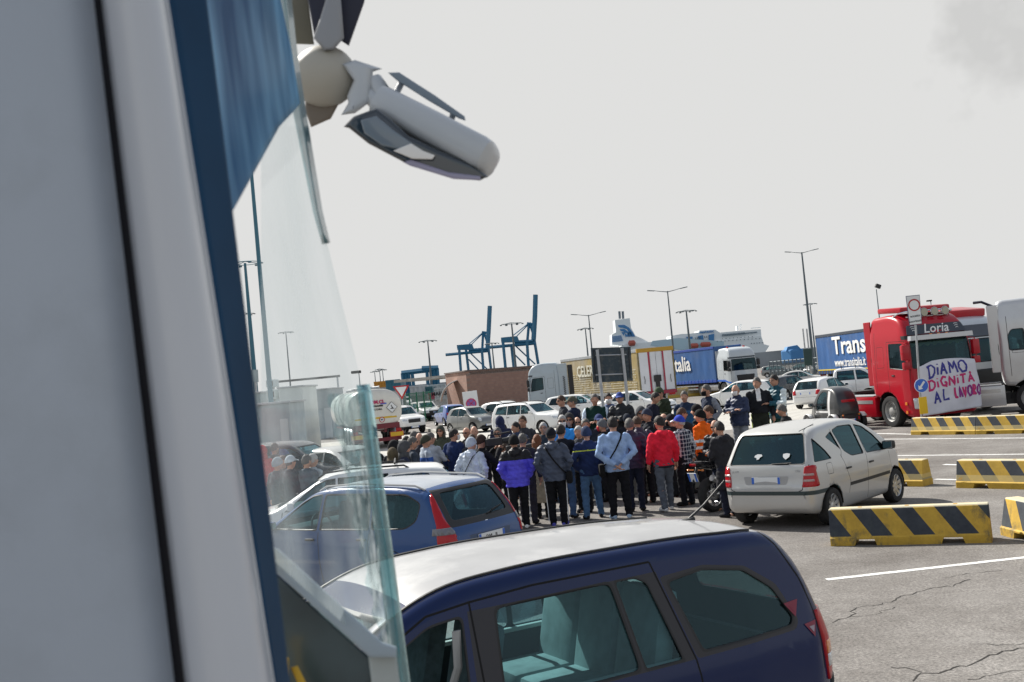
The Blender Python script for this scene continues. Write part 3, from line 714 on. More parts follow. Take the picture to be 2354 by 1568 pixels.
def make_car(kind, label, px, py, heading, paint_, L=None, H=None, W=None, glass=None, rack=False, plate_txt=None, lowtrim=None, spokes=5, group='parked cars', name='parked_car', rails=False, z=0, cat='car', roofp=None, steer=0, pos=None):
    s = hatch_spec(kind); gl = glass or M_glass
    p = pos or G(px, py, z); root = thing(name, label, cat, p, heading, group)
    sx, sy, sz = (L or s['L'])/s['L'], (W or s['W'])/s['W'], (H or s['H'])/s['H']
    def X(t): return [(a*sx, b*sz)+tuple(c) for a, b, *c in t]
    top, bot = X(s['top']), X(s['bot']); P = [(a*sx, b*sy) for a, b in s['P']]; S = [(a*sz, b) for a, b in s['S']]
    sh = Shell(top, bot, P, S, s['R'], nu=56, nv=18); sh.mi(paint_)
    wins = [(n, [(a*sx, b*sz) for a, b in q] if ax == 'y' else [(a*sy, b*sz) for a, b in q], ax, g) for n, q, ax, g in s['win']]
    if lowtrim: sh.color([(-4, 0), (4, 0), (4, lowtrim), (-4, lowtrim)], 'y', M_black); sh.color([(-4, 0), (4, 0), (4, lowtrim), (-4, lowtrim)], 'x', M_black, minn=.1)
    finish(sh, root, paint_, gl, wins, dict(trimw=.02))
    for d in s['doors']: sh.line(X(d), .012)
    for sg in (1, -1):
        sh.take('tail_lamp', [(sg*a*sy, b*sz) for a, b in s['tail']], 'x', -1, M_redlamp, root, push=.006, delete=False, minn=.15, lim=(-9, s['P'][1][0]*sx+.1))
        sh.take('headlamp', [(sg*a*sy, b*sz) for a, b in s['head']], 'x', 1, M_lamp, root, push=.006, delete=False, minn=.1)
    sh.take('grille', [(a*sy, b*sz) for a, b in s['grille']], 'x', 1, M_black, root, push=.003, delete=False, minn=.1)
    sh.color([(-.6*sy, .28*sz), (.6*sy, .28*sz), (.55*sy, .36*sz), (-.55*sy, .36*sz)], 'x', M_black, (1,), .1)
    # bumper seam
    zb = .60*sz if kind != 'suv' else .70*sz
    sh.line([(-1.2*sy, zb), (1.2*sy, zb)], .01, 'x', (-1,))
    r = s['wr']*sz
    for wx in s['wheels']: sh.arch(wx*sx, r, r*1.16)
    hwid = max(b for a, b in P)
    if roofp: sh.mi(roofp)
    xr, xf = top[0][0], top[-1][0]
    body = sh.build('body', paint_, root)
    for wx in s['wheels']: wheel_well(root, wx*sx, r*1.15, hwid-.03, r)
    add_wheels(root, [wx*sx for wx in s['wheels']], hwid-s['ww']/2-.02, r, s['ww'], spokes, steer=steer)
    belt = s['belt']*sz; fl = .3*sz
    interior(root, .45*sx, xr+.35, hwid*.86, fl, belt, [(.05*sx, .36*sy), (.05*sx, -.36*sy), (-.85*sx, .36*sy), (-.85*sx, -.36*sy)], .92*sz)
    mirror(root, .78*sx, hwid*.93, belt+.02, paint_); handle(root, .12*sx, hwid*.985, belt-.13); 
    if kind != 'mini': handle(root, -.85*sx, hwid*.985, belt-.12)
    pz = .52*sz if kind != 'suv' else .62*sz
    plate(root, xf+.028, 0, .42*sz, 1); plate(root, xr-.03, 0, (.78 if kind in ('hatch', 'estate', 'suv') else .7)*sz, -1)
    if rails:
        for sg in (1, -1):
            mb = MB(); yy = hwid*.66; zt = (H or s['H']); mb.tube([(-1.35*sx, sg*yy, zt-.07), (-1.2*sx, sg*yy, zt+.02), (-.3*sx, sg*yy, zt+.045), (.15*sx, sg*yy, zt+.02), (.3*sx, sg*yy, zt-.06)], .017, 6); mb.build('roof_rail', M_black, root, True)
    if rack:
        for xx in (-1.0, -.2):
            mb = MB(); mb.tube([(xx, -hwid*.72, (H or s['H'])+.07), (xx, hwid*.72, (H or s['H'])+.07)], .018, 6); mb.build('roof_bar', M_black, root)
    return root

# ---------------------------------------------------------------- silver hatchback (tall one-box car) nearest on the right
P_silver = paint('silver', (.50, .50, .49), .32, .3, .6, damt=.08)
P_navy = mat('paint_navy', (.004, .016, .075), .2, 0, .2, .25)
M_dustglare_navy = mat('dust_glare_navy_roof', (.30, .305, .315), .36, coat=.6, var=.12, vscale=3, dirt=(.55, .55, .54), dscale=1.6, damt=.8)  # roof dust plus the sun's glare, painted as one pale coat
M_dustglare_blue = mat('dust_glare_blue_roof', (.28, .32, .38), .35, coat=.5, var=.12, vscale=3, dirt=(.45, .46, .48), dscale=1.6, damt=.8)  # dusty roof with its white sun glint mixed into the colour
P_blue = mat('paint_mid_blue', (.008, .058, .20), .25, 0, .35, .35)
P_blue2 = paint('bright_blue', (.012, .08, .35), .25, .2, .9)
P_white = paint('car_white', (.72, .73, .73), .3, 0, .7)
P_grey = paint('warm_grey', (.20, .21, .21), .28, .5, .8)
P_dark = paint('dark_blue_grey', (.012, .018, .028), .25, .0, .5, damt=.05)
P_green = paint('dark_green', (.012, .05, .04), .3, .2, .8)
def silver_car():
    rl, rr, rf = G(1713, 1205), G(1920, 1201), G(2042, 1151)
    hd = math.atan2(rf.y-rr.y, rf.x-rr.x)-.06; mid = (rl+rr)/2
    root = thing('parked_car', 'silver tall hatchback with white stickers on its rear window, beside the barriers', 'car', (0, 0, 0), hd, 'parked cars')
    d = Vector((math.cos(hd), math.sin(hd), 0)); root.location = mid+d*1.19
    top = [(-1.80, .52), (-1.82, .62), (-1.78, .74), (-1.74, .98), (-1.66, 1.12), (-1.46, 1.44), (-1.34, 1.51), (-.9, 1.56), (-.3, 1.575), (.2, 1.54), (.6, 1.40), (1.0, 1.18), (1.35, .98), (1.6, .84), (1.75, .66), (1.80, .5)]
    bot = [(-1.80, .52), (-1.78, .34), (-1.70, .25), (-1.2, .2), (0, .19), (1.2, .2), (1.6, .22), (1.76, .33), (1.80, .5)]
    sh = Shell(top, bot, [(-1.83, .70), (-1.68, .80), (-1.3, .845), (0, .86), (1.0, .845), (1.5, .77), (1.8, .60)], [(.19, .93), (.35, .97), (.65, 1), (.9, .985), (1.0, .955), (1.575, .74)], .085, .025, nu=72, nv=24)
    sh.mi(P_silver)
    sw = [('side_window', rpoly([(.13, .985), (.92, .965), (.62, 1.24), (.34, 1.40), (.06, 1.455)], .04, 3), 'y', 0), ('side_window', rpoly([(.02, .99), (-.04, 1.46), (-.48, 1.475), (-.74, 1.43), (-.62, 1.10), (-.42, 1.0)], .05, 3), 'y', 0),
          ('quarter_window', rpoly([(-.80, 1.42), (-.70, 1.13), (-1.02, 1.35)], .03, 3), 'y', 0),
          ('quarter_window', rpoly([(-1.60, 1.03), (-1.10, 1.03), (-1.20, 1.16), (-1.44, 1.37)], .03, 3), 'y', 0),
          ('windscreen', [(-.60, 1.04), (.60, 1.04), (.50, 1.47), (-.50, 1.47)], 'x', 1), ('rear_window', rpoly([(-.66, 1.015), (.66, 1.015), (.55, 1.455), (-.55, 1.455)], .05, 3), 'x', -1)]
    finish(sh, root, P_silver, M_glassd, sw, dict(trimw=.014))
    for l in ([(.98, .93), (1.03, .6), (.92, .27)], [(.075, 1.48), (.09, .98), (.05, .6), (.02, .25)], [(-.78, 1.05), (-.70, .85), (-.60, .6), (-.66, .42)], [(-.80, 1.46), (-.70, 1.10), (-.78, 1.0)]): sh.line(l, .010)
    sh.line(rpoly([(-1.15, .80), (-1.32, .80), (-1.32, .97), (-1.15, .97), (-1.15, .80)], .03, 3), .007)
    sh.color([(-.62, .53), (.95, .53), (.95, .585), (-.62, .585)], 'y', M_black)                       # side strip
    for l in ([(-.72, 1.0), (-.66, .78), (-.62, .62), (-.5, .575), (.5, .575), (.62, .62), (.66, .78), (.72, 1.0)],): sh.line(l, .011, 'x', (-1,))
    sh.color([(-.88, .535), (.88, .535), (.88, .60), (-.88, .60)], 'x', mat('bumper_strip', (.03, .05, .055), .4), (-1,), .05)
    sh.color(rpoly([(-.36, .70), (.36, .70), (.40, .83), (-.40, .83)], .03, 3), 'x', mat('plate_recess', (.34, .34, .34), .4), (-1,))
    for sg in (1, -1):
        lamp = sh.take('tail_lamp', rpoly([(sg*.62, .66), (sg*.90, .66), (sg*.88, .80), (sg*.77, .99), (sg*.66, .97)], .02, 3), 'x', -1, M_redlamp, root, push=.010, delete=False, minn=.05, lim=(-3, -1.62))
        for z0 in (.74, .83):
            q = sh.take('lamp_lens', [(sg*.64, z0), (sg*.78, z0), (sg*.775, z0+.035), (sg*.64, z0+.035)], 'x', -1, mat('lamp_lens_grey', (.42, .30, .30), .2, coat=.4), root, push=.014, delete=False, minn=.05, lim=(-3, -1.64))
            if q is not None: q.parent = lamp
        sh.take('headlamp', [(sg*.42, .62), (sg*.72, .64), (sg*.72, .80), (sg*.45, .74)], 'x', 1, M_lamp, root, push=.006, delete=False, minn=.1)
    for wx in (1.21, -1.21): sh.arch(wx, .29, .345)
    sh.build('body', P_silver, root)
    for wx in (1.21, -1.21): wheel_well(root, wx, .34, .82, .29)
    add_wheels(root, [1.21, -1.21], .74, .29, .19, 9)
    interior(root, .55, -1.5, .74, .42, 1.0, [(.1, .36), (.1, -.36), (-.75, .36), (-.75, -.36)], .92)
    mirror(root, .86, .80, .98, M_black, 1.05); handle(root, .22, .842, .82); handle(root, -.62, .842, .82)
    pl = plate(root, -1.795, 0, .765, -1, .50, .11, tilt=R_(3))
    star = thing('badge', None, None); star.parent = root; star.location = (-1.768, 0, .905)
    mb = MB(); P = [(0, .045*math.cos(2*math.pi*k/20), .045*math.sin(2*math.pi*k/20)) for k in range(21)]; mb.tube(P, .005, 5, False)
    for k in range(3):
        a = math.pi/2+2*math.pi*k/3; mb.tube([(0, 0, 0), (0, .044*math.cos(a), .044*math.sin(a))], [.009, .003], 5)
    mb.build('emblem', M_chrome, star)
    put_text('A 170', .05, M_steel, root, (-1.768, .55, .905), (0, -1, 0)); put_text('CDI', .05, M_steel, root, (-1.768, -.55, .905), (0, -1, 0))
    mb = MB(); mb.cyl((-1.80, -.03, .65), .055, .012, 18, 'x'); mb.build('boot_handle', M_black, root, True); mb = MB(); mb.prism([(-.055, .65), (.0, .65), (.0, .66), (-.055, .66)], -1.80, -1.81, 'x')
    wiper(root, (-1.735, .05, 1.0), (-1.745, -.38, 1.03))
    # stickers on the glass
    ws = mat('sticker_white', (.5, .52, .54), .6)
    def stick(poly, x0, z0):
        mb = MB(); V = [( -1.70+(z-1.0)*.62-.075, y, z) for y, z in poly]; mb.add(V+[(x+.003, y, z) for x, y, z in V], [tuple(range(len(V))), tuple(range(2*len(V)-1, len(V)-1, -1))]); mb.build('sticker', ws, root)
    stick(rpoly([(-.40, 1.17), (-.34, 1.178), (-.28, 1.17), (-.285, 1.125), (-.34, 1.085), (-.395, 1.125)], .008, 2), 0, 0)
    stick([(.13, 1.10), (.17, 1.09), (.18, 1.12), (.22, 1.13), (.215, 1.155), (.17, 1.175), (.10, 1.17), (.08, 1.145), (.12, 1.125)], 0, 0)
    mb = MB(); mb.tube([(-1.5, -.5, 1.5), (-1.0, -.5, 1.57)], .006, 4); mb.build('roof_seal', M_black, root)
    return root
silver_car()

# ---------------------------------------------------------------- blue estate in front of the crowd
def blue_estate():
    root = thing('parked_car', 'blue estate car with tall red tail lamps, its back to the crowd', 'car', (-2.29, 15.2, 0), R_(143), 'parked cars')
    s = hatch_spec('estate')
    top = [(-2.24, .58), (-2.25, .72), (-2.20, .93), (-2.12, 1.03), (-1.98, 1.24), (-1.84, 1.41), (-1.72, 1.46), (-1.4, 1.495), (-.7, 1.52), (-.2, 1.51), (.2, 1.45), (.6, 1.25), (1.05, 1.02), (1.5, .92), (1.95, .80), (2.17, .66), (2.25, .5)]
    bot = [(-2.24, .58), (-2.22, .38), (-2.1, .26), (-1.4, .20), (0, .18), (1.4, .2), (2.0, .22), (2.2, .33), (2.25, .5)]
    sh = Shell(top, bot, [(-2.26, .70), (-2.05, .82), (-1.4, .895), (0, .91), (1.4, .89), (1.9, .82), (2.26, .62)], [(.18, .92), (.35, .97), (.6, 1), (.86, .985), (.97, .95), (1.52, .75)], .09, .03, nu=72, nv=24); sh.mi(P_blue)
    wins = [('side_window', rpoly([(.03, .99), (.88, .995), (.40, 1.32), (.18, 1.41), (.0, 1.42)], .03, 3), 'y', 0), ('side_window', rpoly([(-.05, .995), (-.07, 1.42), (-.90, 1.415), (-.92, 1.0)], .03, 3), 'y', 0), ('side_window', rpoly([(-.99, 1.0), (-.99, 1.41), (-1.50, 1.40), (-1.74, 1.29), (-1.70, 1.09), (-1.55, 1.01)], .06, 3), 'y', 0),
            ('windscreen', [(-.66, 1.05), (.66, 1.05), (.55, 1.41), (-.55, 1.41)], 'x', 1), ('rear_window', rpoly([(-.56, 1.06), (.56, 1.06), (.50, 1.40), (-.50, 1.40)], .07, 4), 'x', -1)]
    sh.color(rpoly([(-.66, .985), (.66, .985), (.60, 1.44), (-.60, 1.44)], .04, 3), 'x', M_black, (-1,), .2)
    finish(sh, root, P_blue, M_glass, wins, dict(trimw=.02))
    for d in s['doors']: sh.line(d, .012)
    sh.line([(-.68, 1.0), (-.66, .62), (.66, .62), (.68, 1.0)], .012, 'x', (-1,))
    sh.line(circ(-1.28, .315, .43, 20)[:11], .012)
    for sg in (1, -1):
        lamp = sh.take('tail_lamp', rpoly([(-1.83, 1.41), (-2.45, 1.41), (-2.45, .76), (-2.06, .76), (-2.03, 1.02)], .03, 2), 'y', sg, M_redlamp, root, push=.010, delete=False, minn=.22)
        q = sh.take('lamp_lens', [(-1.98, .91), (-2.45, .91), (-2.45, .99), (-1.98, .99)], 'y', sg, mat('smoke_lamp', (.16, .16, .18), .15, coat=.6), root, push=.014, delete=False, minn=.22)
        if q is not None and lamp is not None: q.parent = lamp
        sh.take('headlamp', [(sg*.42, .66), (sg*.74, .68), (sg*.74, .86), (sg*.45, .78)], 'x', 1, M_lamp, root, push=.006, delete=False, minn=.1)
    sh.color(rpoly([(-.36, .72), (.36, .72), (.42, .86), (-.42, .86)], .03, 3), 'x', mat('plate_recess_blue', (.03, .06, .13), .4), (-1,))
    sh.color(rpoly([(-1.72, -.60), (.12, -.60), (.12, .60), (-1.72, .60)], .1, 3), 'z', M_dustglare_blue, (1,), .5)
    for wx in (1.4, -1.28): sh.arch(wx, .315, .37)
    sh.build('body', P_blue, root)
    for wx in (1.4, -1.28): wheel_well(root, wx, .36, .86, .315)
    add_wheels(root, [1.4, -1.28], .78, .315, .2, 5)
    interior(root, .55, -2.0, .80, .38, .98, [(.1, .38), (.1, -.38), (-.8, .38), (-.8, -.38), (-.8, 0)], .98)
    mirror(root, .86, .86, .98, P_blue); handle(root, .12, .9, .86); handle(root, -.85, .9, .87)
    plate(root, -2.262, 0, .79, -1, .52, .11, 'DM   JL', tilt=R_(2))
    mb = MB(); mb.lathe([(.001, .0), (.05, .0), (.058, .004), (.05, .008), (.001, .008)], 20, 'x'); o = mb.build('badge', M_chrome, root, True); o.location = (-2.198, 0, .945); o.scale = (1, 1.5, .8)
    mb = MB(); mb.lathe([(.001, .0), (.044, .0), (.044, .004), (.001, .004)], 18, 'x'); o2 = mb.build('badge_face', M_blue, o); o2.location = (-.004, 0, 0)
    put_text('Ford', .045, M_plate, root, (-2.206, 0, .945), (0, -1, 0), shear=.3); put_text('FOCUS', .055, M_plate, root, (-2.222, .50, .85), (0, -1, 0), extr=.003)
    wiper(root, (-2.145, -.08, 1.06), (-2.10, -.42, 1.12))
    for sg in (1, -1):
        mb = MB(); mb.tube([(-1.75, sg*.60, 1.45), (-1.6, sg*.62, 1.51), (-.6, sg*.63, 1.555), (.0, sg*.62, 1.53), (.15, sg*.61, 1.47)], .014, 6); mb.build('roof_rail', P_silver, root, True)
    mb = MB(); mb.tube([(-1.72, 0, 1.49), (-1.80, 0, 1.62)], [.006, .003], 5)
    return root
blue_estate()
# ---------------------------------------------------------------- dark blue people carrier nearest the camera
def people_carrier():
    root = thing('parked_car', 'dark blue people carrier with pale sunlit roof, nearest car in front of the camera', 'car', (-.34, 6.75, 0), R_(208), 'parked cars')
    top = [(-2.12, .58), (-2.16, .78), (-2.12, 1.0), (-2.03, 1.24), (-1.91, 1.45), (-1.78, 1.575), (-1.35, 1.63), (-.6, 1.655), (.1, 1.65), (.55, 1.605), (.9, 1.47), (1.2, 1.27), (1.55, 1.03), (1.88, .92), (2.08, .72), (2.16, .5)]
    bot = [(-2.12, .58), (-2.12, .38), (-2.0, .27), (-1.4, .2), (0, .18), (1.4, .2), (1.95, .22), (2.12, .33), (2.16, .5)]
    sh = Shell(top, bot, [(-2.16, .70), (-1.95, .80), (-1.4, .855), (0, .87), (1.3, .86), (1.8, .80), (2.16, .62)], [(.18, .92), (.35, .97), (.65, 1), (.88, .99), (.98, .962), (1.65, .765)], .085, .03, nu=90, nv=30, nt=12); sh.mi(P_navy)
    W = lambda pts, r=.045: rpoly(pts, r, 4)
    wins = [('side_window', W([(.50, .985), (1.26, .975), (.86, 1.34), (.66, 1.44), (.46, 1.46)]), 'y', 0),
            ('side_window', W([(.29, .99), (.25, 1.47), (-.50, 1.48), (-.575, .99)]), 'y', 0), ('side_window', W([(-.615, .99), (-.54, 1.48), (-.68, 1.48), (-.75, 1.44), (-.88, .99)], .02), 'y', 0),
            ('quarter_window', W([(-1.04, 1.01), (-.90, 1.42), (-1.17, 1.45), (-1.47, 1.40), (-1.67, 1.26), (-1.79, 1.06), (-1.76, 1.02)], .03), 'y', 0),
            ('windscreen', [(-.64, 1.08), (.64, 1.08), (.54, 1.49), (-.54, 1.49)], 'x', 1), ('rear_window', W([(-.60, 1.05), (.60, 1.05), (.52, 1.47), (-.52, 1.47)]), 'x', -1)]
    # wide black surround of the side glass, one sheet from the front door to the rear quarter
    sur = mat('window_surround', (.022, .022, .028), .5)
    sh.color(W([(-.98, .972), (-.845, 1.46), (-1.18, 1.48), (-1.49, 1.425), (-1.71, 1.28), (-1.83, 1.04), (-1.79, .985)], .03), 'y', sur)
    sh.color([(.45, .965), (-.97, .972), (-.83, 1.495), (.42, 1.485)], 'y', sur)
    finish(sh, root, P_navy, M_glass, wins, dict(trimw=.016, open=('side_window', 1)))
    for l in ([(1.36, .97), (1.42, .6), (1.3, .26)], [(.40, 1.53), (.40, .97), (.36, .6), (.33, .25)], [(-.80, 1.555), (-.97, .97), (-.99, .75), (-.9, .5)], [(.40, 1.53), (0, 1.555), (-.80, 1.555)], [(1.34, 1.02), (.90, 1.38), (.66, 1.50), (.40, 1.53)]): sh.line(l, .012)
    sh.line([(-1.70, 1.62), (-1.80, 1.50), (-1.92, 1.28), (-1.985, 1.06), (-2.0, .7)], .014)
    for sg in (1, -1):
        lamp = sh.take('tail_lamp', [(-1.995, 1.06), (-2.3, 1.06), (-2.3, .62), (-2.03, .62)], 'y', sg, M_redlamp, root, push=.012, delete=False, minn=.02)
        q = sh.take('lamp_lens', [(-2.04, .78), (-2.3, .78), (-2.3, .86), (-2.04, .86)], 'y', sg, M_amber, root, push=.015, delete=False, minn=.02)
        q2 = sh.take('lamp_lens', [(-2.04, .70), (-2.3, .70), (-2.3, .775), (-2.04, .775)], 'y', sg, M_lamp, root, push=.015, delete=False, minn=.02)
        for z in (q, q2):
            if z is not None and lamp is not None: z.parent = lamp
        sh.take('headlamp', [(sg*.42, .66), (sg*.78, .68), (sg*.78, .88), (sg*.45, .80)], 'x', 1, M_lamp, root, push=.006, delete=False, minn=.1)
    for wx in (1.35, -1.33): sh.arch(wx, .31, .37)
    sh.color([(-1.74, -.585), (.72, -.60), (.72, .60), (-1.74, .585)], 'z', M_dustglare_navy, (1,), .5)
    Y = lambda x, z: float(sh.hw(x, z)); Tch = sh.T
    body = sh.build('body', P_navy, root)
    # roof channels: black rubber strip where the roof skin meets the side
    for sg in (1, -1):
        mb = MB(); pts = [(x, sg*(Y(x, z)-.075), z+.004) for x, z in Tch if -1.72 < x < .95]
        mb.tube(pts, .009, 5); mb.build('roof_channel', M_black, root)
    for wx in (1.35, -1.33): wheel_well(root, wx, .36, .82, .31)
    add_wheels(root, [1.35, -1.33], .75, .31, .2, 5)
    interior(root, .85, -1.9, .77, .40, 1.0, [(.55, .38), (.55, -.38)], 1.0)
    pale = mat('seat_light', (.26, .32, .32), .9, var=.2, vscale=8)
    for y in (.5, .02, -.46):
        mb = MB(); mb.box((-.55, y, .74), (.5, .44, .15), None, .05); mb.box((-.84, y, 1.06), (.15, .44, .66), Matrix.Rotation(R_(-13), 3, 'Y'), .06); mb.box((-.95, y, 1.46), (.08, .24, .15), None, .035); mb.build('seat', pale, root, True)
    # inner door sheets: dark lower part, pale cap along the sill
    for sg in (1, -1):
        mb = MB(); mb.box2((-1.0, sg*.775, .35), (1.2, sg*.80, .955), .01); o = mb.build('door_trim', M_trim, root)
        mb = MB(); mb.box2((-1.0, sg*.755, .955), (1.12, sg*.80, .985), .008); mb.build('door_cap', mat('door_cap', (.5, .55, .53), .6), o)
        mb = MB(); mb.tube([(.50, sg*.72, 1.40), (.50, sg*.70, 1.2), (.57, sg*.62, .95), (.72, sg*.5, .70)], .026, 6, True, .3); mb.build('seat_belt', mat('belt', (.35, .36, .36), .7), root)
    mirror(root, 1.12, .83, .99, P_navy, 1.2); handle(root, .22, .868, .86, P_navy); handle(root, -.72, .868, .86, P_navy)
    mb = MB(); b0 = Vector((-1.62, .0, 1.625)); mb.box(b0+Vector((.02, 0, .012)), (.13, .05, .03), Matrix.Rotation(R_(8), 3, 'Y'), .012); mb.tube([b0+Vector((.0, 0, .02)), b0+Vector((-.14, 0, .10)), b0+Vector((-.34, 0, .245))], [.011, .007, .004], 6); mb.build('roof_aerial', M_black, root)
    # faded red triangular stickers on the rear pillar (near side)
    rs = mat('sticker_red', (.22, .02, .05), .5); rw = mat('sticker_pale', (.35, .3, .35), .5)
    for x0, z0, s_, m2 in ((-1.80, 1.115, 1, rs), (-1.925, .965, .9, rw)):
        tri = [(-.055*s_, .03), (.045*s_, .035), (.005, -.045*s_)]
        for m_, k_, off in ((rs, 1.25, .005), (m2, .55, .0075)):
            mb = MB(); mb.add([(x0-a*k_, Y(x0-a*k_, z0+c*k_)+off+.002, z0+c*k_) for a, c in tri], [(0, 1, 2)]); mb.build('sticker', m_, root)
    return root
people_carrier()

# ---------------------------------------------------------------- the other parked cars
def gx(px, py, z=0): return G(px, py, z)
make_car('estate', 'white estate car with black roof bars between the blue estate and the crowd', 0, 0, R_(186), P_white, L=4.3, H=1.46, rack=True, rails=True, pos=Vector((-3.2, 18.7, 0)))
make_car('hatch', 'silver saloon facing right behind the hooded men, near the tanker', 0, 0, R_(-38), P_silver, L=4.4, H=1.5, pos=Vector((-4.25, 26.5, 0)))
make_car('suv', 'dark off-roader behind the glass pane, left of the white tanker', 0, 0, R_(-12), P_dark, pos=Vector((-5.6, 26.6, 0)), H=1.75)
make_car('hatch', 'small blue car behind the glass pane beside the grey cabins', 0, 0, R_(170), P_blue2, pos=Vector((-8.6, 33.5, 0)))
make_car('suv', 'white off-roader with dark grille partly behind the tanker', 0, 0, R_(-64), P_white, L=4.8, H=1.8, lowtrim=.5, pos=G(925, 1000)+Vector((-.2, 2.2, 0)))
make_car('suv', 'pale off-road car with dark lower body facing the camera, before the green fence', 0, 0, R_(-66), P_white, lowtrim=.72, pos=G(985, 968)+Vector((-.3, 1.0, 0)))
make_car('hatch', 'bright blue hatchback seen from behind, left of the round no-parking board', 0, 0, R_(108), P_blue2, pos=G(1033, 979)+Vector((0, 1.6, 0)))
make_car('mini', 'small grey rounded hatchback facing the camera in front of the brick building', 0, 0, R_(-54), P_grey, pos=G(1085, 996)+Vector((0, 1.2, 0)))
make_car('hatch', 'white boxy small car behind the hooded person, right of the grey hatchback', 0, 0, R_(-46), P_white, L=3.7, H=1.60, pos=G(1168, 988)+Vector((0, 1.2, 0)), rails=True)
make_car('suv', 'white car with open side window and roof rails behind the masked man in light blue', 0, 0, R_(-42), P_white, L=4.3, H=1.60, rails=True, pos=G(1228, 1000)+Vector((0, 1.0, 0)))
make_car('estate', 'white car under the gold trailer, behind the two men with their backs turned', 0, 0, R_(-20), P_white, pos=G(1345, 968)+Vector((0, 3, 0)), H=1.55)
make_car('sedan', 'white saloon behind the man in the green parka', 0, 0, R_(-35), P_white, L=4.6, H=1.52, pos=G(1475, 962)+Vector((0, 2.0, 0)))
make_car('hatch', 'white hatchback partly behind the uniformed man, red tail lamp showing', 0, 0, R_(150), P_white, pos=G(1722, 938)+Vector((0, 2, 0)), L=4.2, H=1.5)
make_car('hatch', 'white hatchback seen from behind, left of the tiny electric two-seater', 0, 0, R_(50), P_white, L=4.3, H=1.45, pos=G(1868, 938)+Vector((.9, .9, 0)), spokes=7)
make_car('hatch', 'dark blue car between the white hatchback and the silver saloon on the right', 0, 0, R_(40), P_dark, pos=G(1830, 918)+Vector((0, 1.6, 0)), L=4.3)
make_car('sedan', 'silver saloon in the row behind the white hatchback on the right', 0, 0, R_(-22), P_silver, pos=G(1850, 893)+Vector((0, 1, 0)), L=4.5)
make_car('hatch', 'dark green hatchback behind the far fence, under the lamp post', 0, 0, R_(165), P_green, pos=G(1838, 861), L=4.2)
make_car('hatch', 'white hatchback behind the far fence, right of the dark green one', 0, 0, R_(-150), P_white, pos=G(1880, 859), L=4.0)
make_car('suv', 'grey car behind the far fence, left of the dark green one', 0, 0, R_(-25), P_grey, pos=G(1790, 866), L=4.3, H=1.55)
make_car('hatch', 'white van-like car behind the green fence, left of the brick building', 0, 0, R_(-80), P_white, pos=G(930, 938)+Vector((0, 4, 0)), L=4.2, H=1.8)

# ---------------------------------------------------------------- white pick-up
def pickup():
    p = G(1985, 925)+Vector((0, 2.0, 0)); hd = R_(-18); root = thing('pickup_truck', 'white double-cab pick-up truck with roof bars beside the red truck', 'pickup', p, hd)
    top = [(-.75, .75), (-.76, 1.1), (-.74, 1.45), (-.62, 1.70), (-.2, 1.76), (.4, 1.76), (.75, 1.70), (1.15, 1.42), (1.5, 1.18), (1.9, 1.13), (2.35, 1.05), (2.56, .9), (2.6, .68)]
    bot = [(-.75, .75), (-.72, .42), (-.5, .36), (1.0, .36), (2.3, .38), (2.52, .46), (2.6, .68)]
    sh = Shell(top, bot, [(-.8, .88), (1.3, .89), (2.2, .85), (2.6, .74)], [(.36, .94), (.6, 1), (1.05, .985), (1.15, .95), (1.76, .78)], .08, nu=50, nv=18); sh.mi(P_white)
    finish(sh, root, P_white, M_glassd, [('side_window', [(.42, 1.17), (1.25, 1.17), (.85, 1.50), (.62, 1.62), (.38, 1.63)], 'y', 0), ('side_window', [(.30, 1.17), (.27, 1.63), (-.52, 1.62), (-.58, 1.17)], 'y', 0), ('windscreen', [(-.66, 1.22), (.66, 1.22), (.57, 1.63), (-.57, 1.63)], 'x', 1), ('rear_window', [(-.6, 1.2), (.6, 1.2), (.55, 1.6), (-.55, 1.6)], 'x', -1)], dict(trimw=.02))
    for l in ([(1.35, 1.13), (1.4, .8), (1.2, .42)], [(.34, 1.15), (.32, .42)]): sh.line(l, .014)
    for sg in (1, -1): sh.take('headlamp', [(sg*.5, .85), (sg*.85, .86), (sg*.85, 1.04), (sg*.52, 1.0)], 'x', 1, M_lamp, root, push=.006, delete=False, minn=.1)
    sh.take('grille', [(-.45, .72), (.45, .72), (.45, .96), (-.45, .96)], 'x', 1, M_black, root, push=.004, delete=False, minn=.1)
    sh.arch(1.75, .37, .43); sh.build('cab', P_white, root)
    mb = MB()
    for sg in (1, -1): mb.box2((-2.6, sg*.80, .48), (-.8, sg*.89, 1.18), .03)
    mb.box2((-2.66, -.85, .55), (-2.58, .85, 1.16), .03); mb.box2((-2.6, -.82, .55), (-.8, .82, .62)); mb.box2((-.85, -.85, .55), (-.80, .85, 1.15)); mb.build('load_bed', P_white, root)
    for sg in (1, -1):
        mb = MB(); mb.box2((-2.67, sg*.72, .75), (-2.60, sg*.895, 1.1), .02); mb.build('tail_lamp', M_redlamp, root)
    for xx in (-.3, .4):
        mb = MB(); mb.tube([(xx, -.7, 1.86), (xx, .7, 1.86)], .02, 6); mb.tube([(xx, -.62, 1.86), (xx, -.66, 1.72)], .015, 5); mb.tube([(xx, .62, 1.86), (xx, .66, 1.72)], .015, 5); mb.build('roof_bar', M_black, root)
    add_wheels(root, [1.75, -1.55], .80, .37, .24, 6); wheel_well(root, 1.75, .42, .86, .37); wheel_well(root, -1.55, .42, .86, .37); mirror(root, 1.25, .86, 1.18, P_white, 1.2)
pickup()

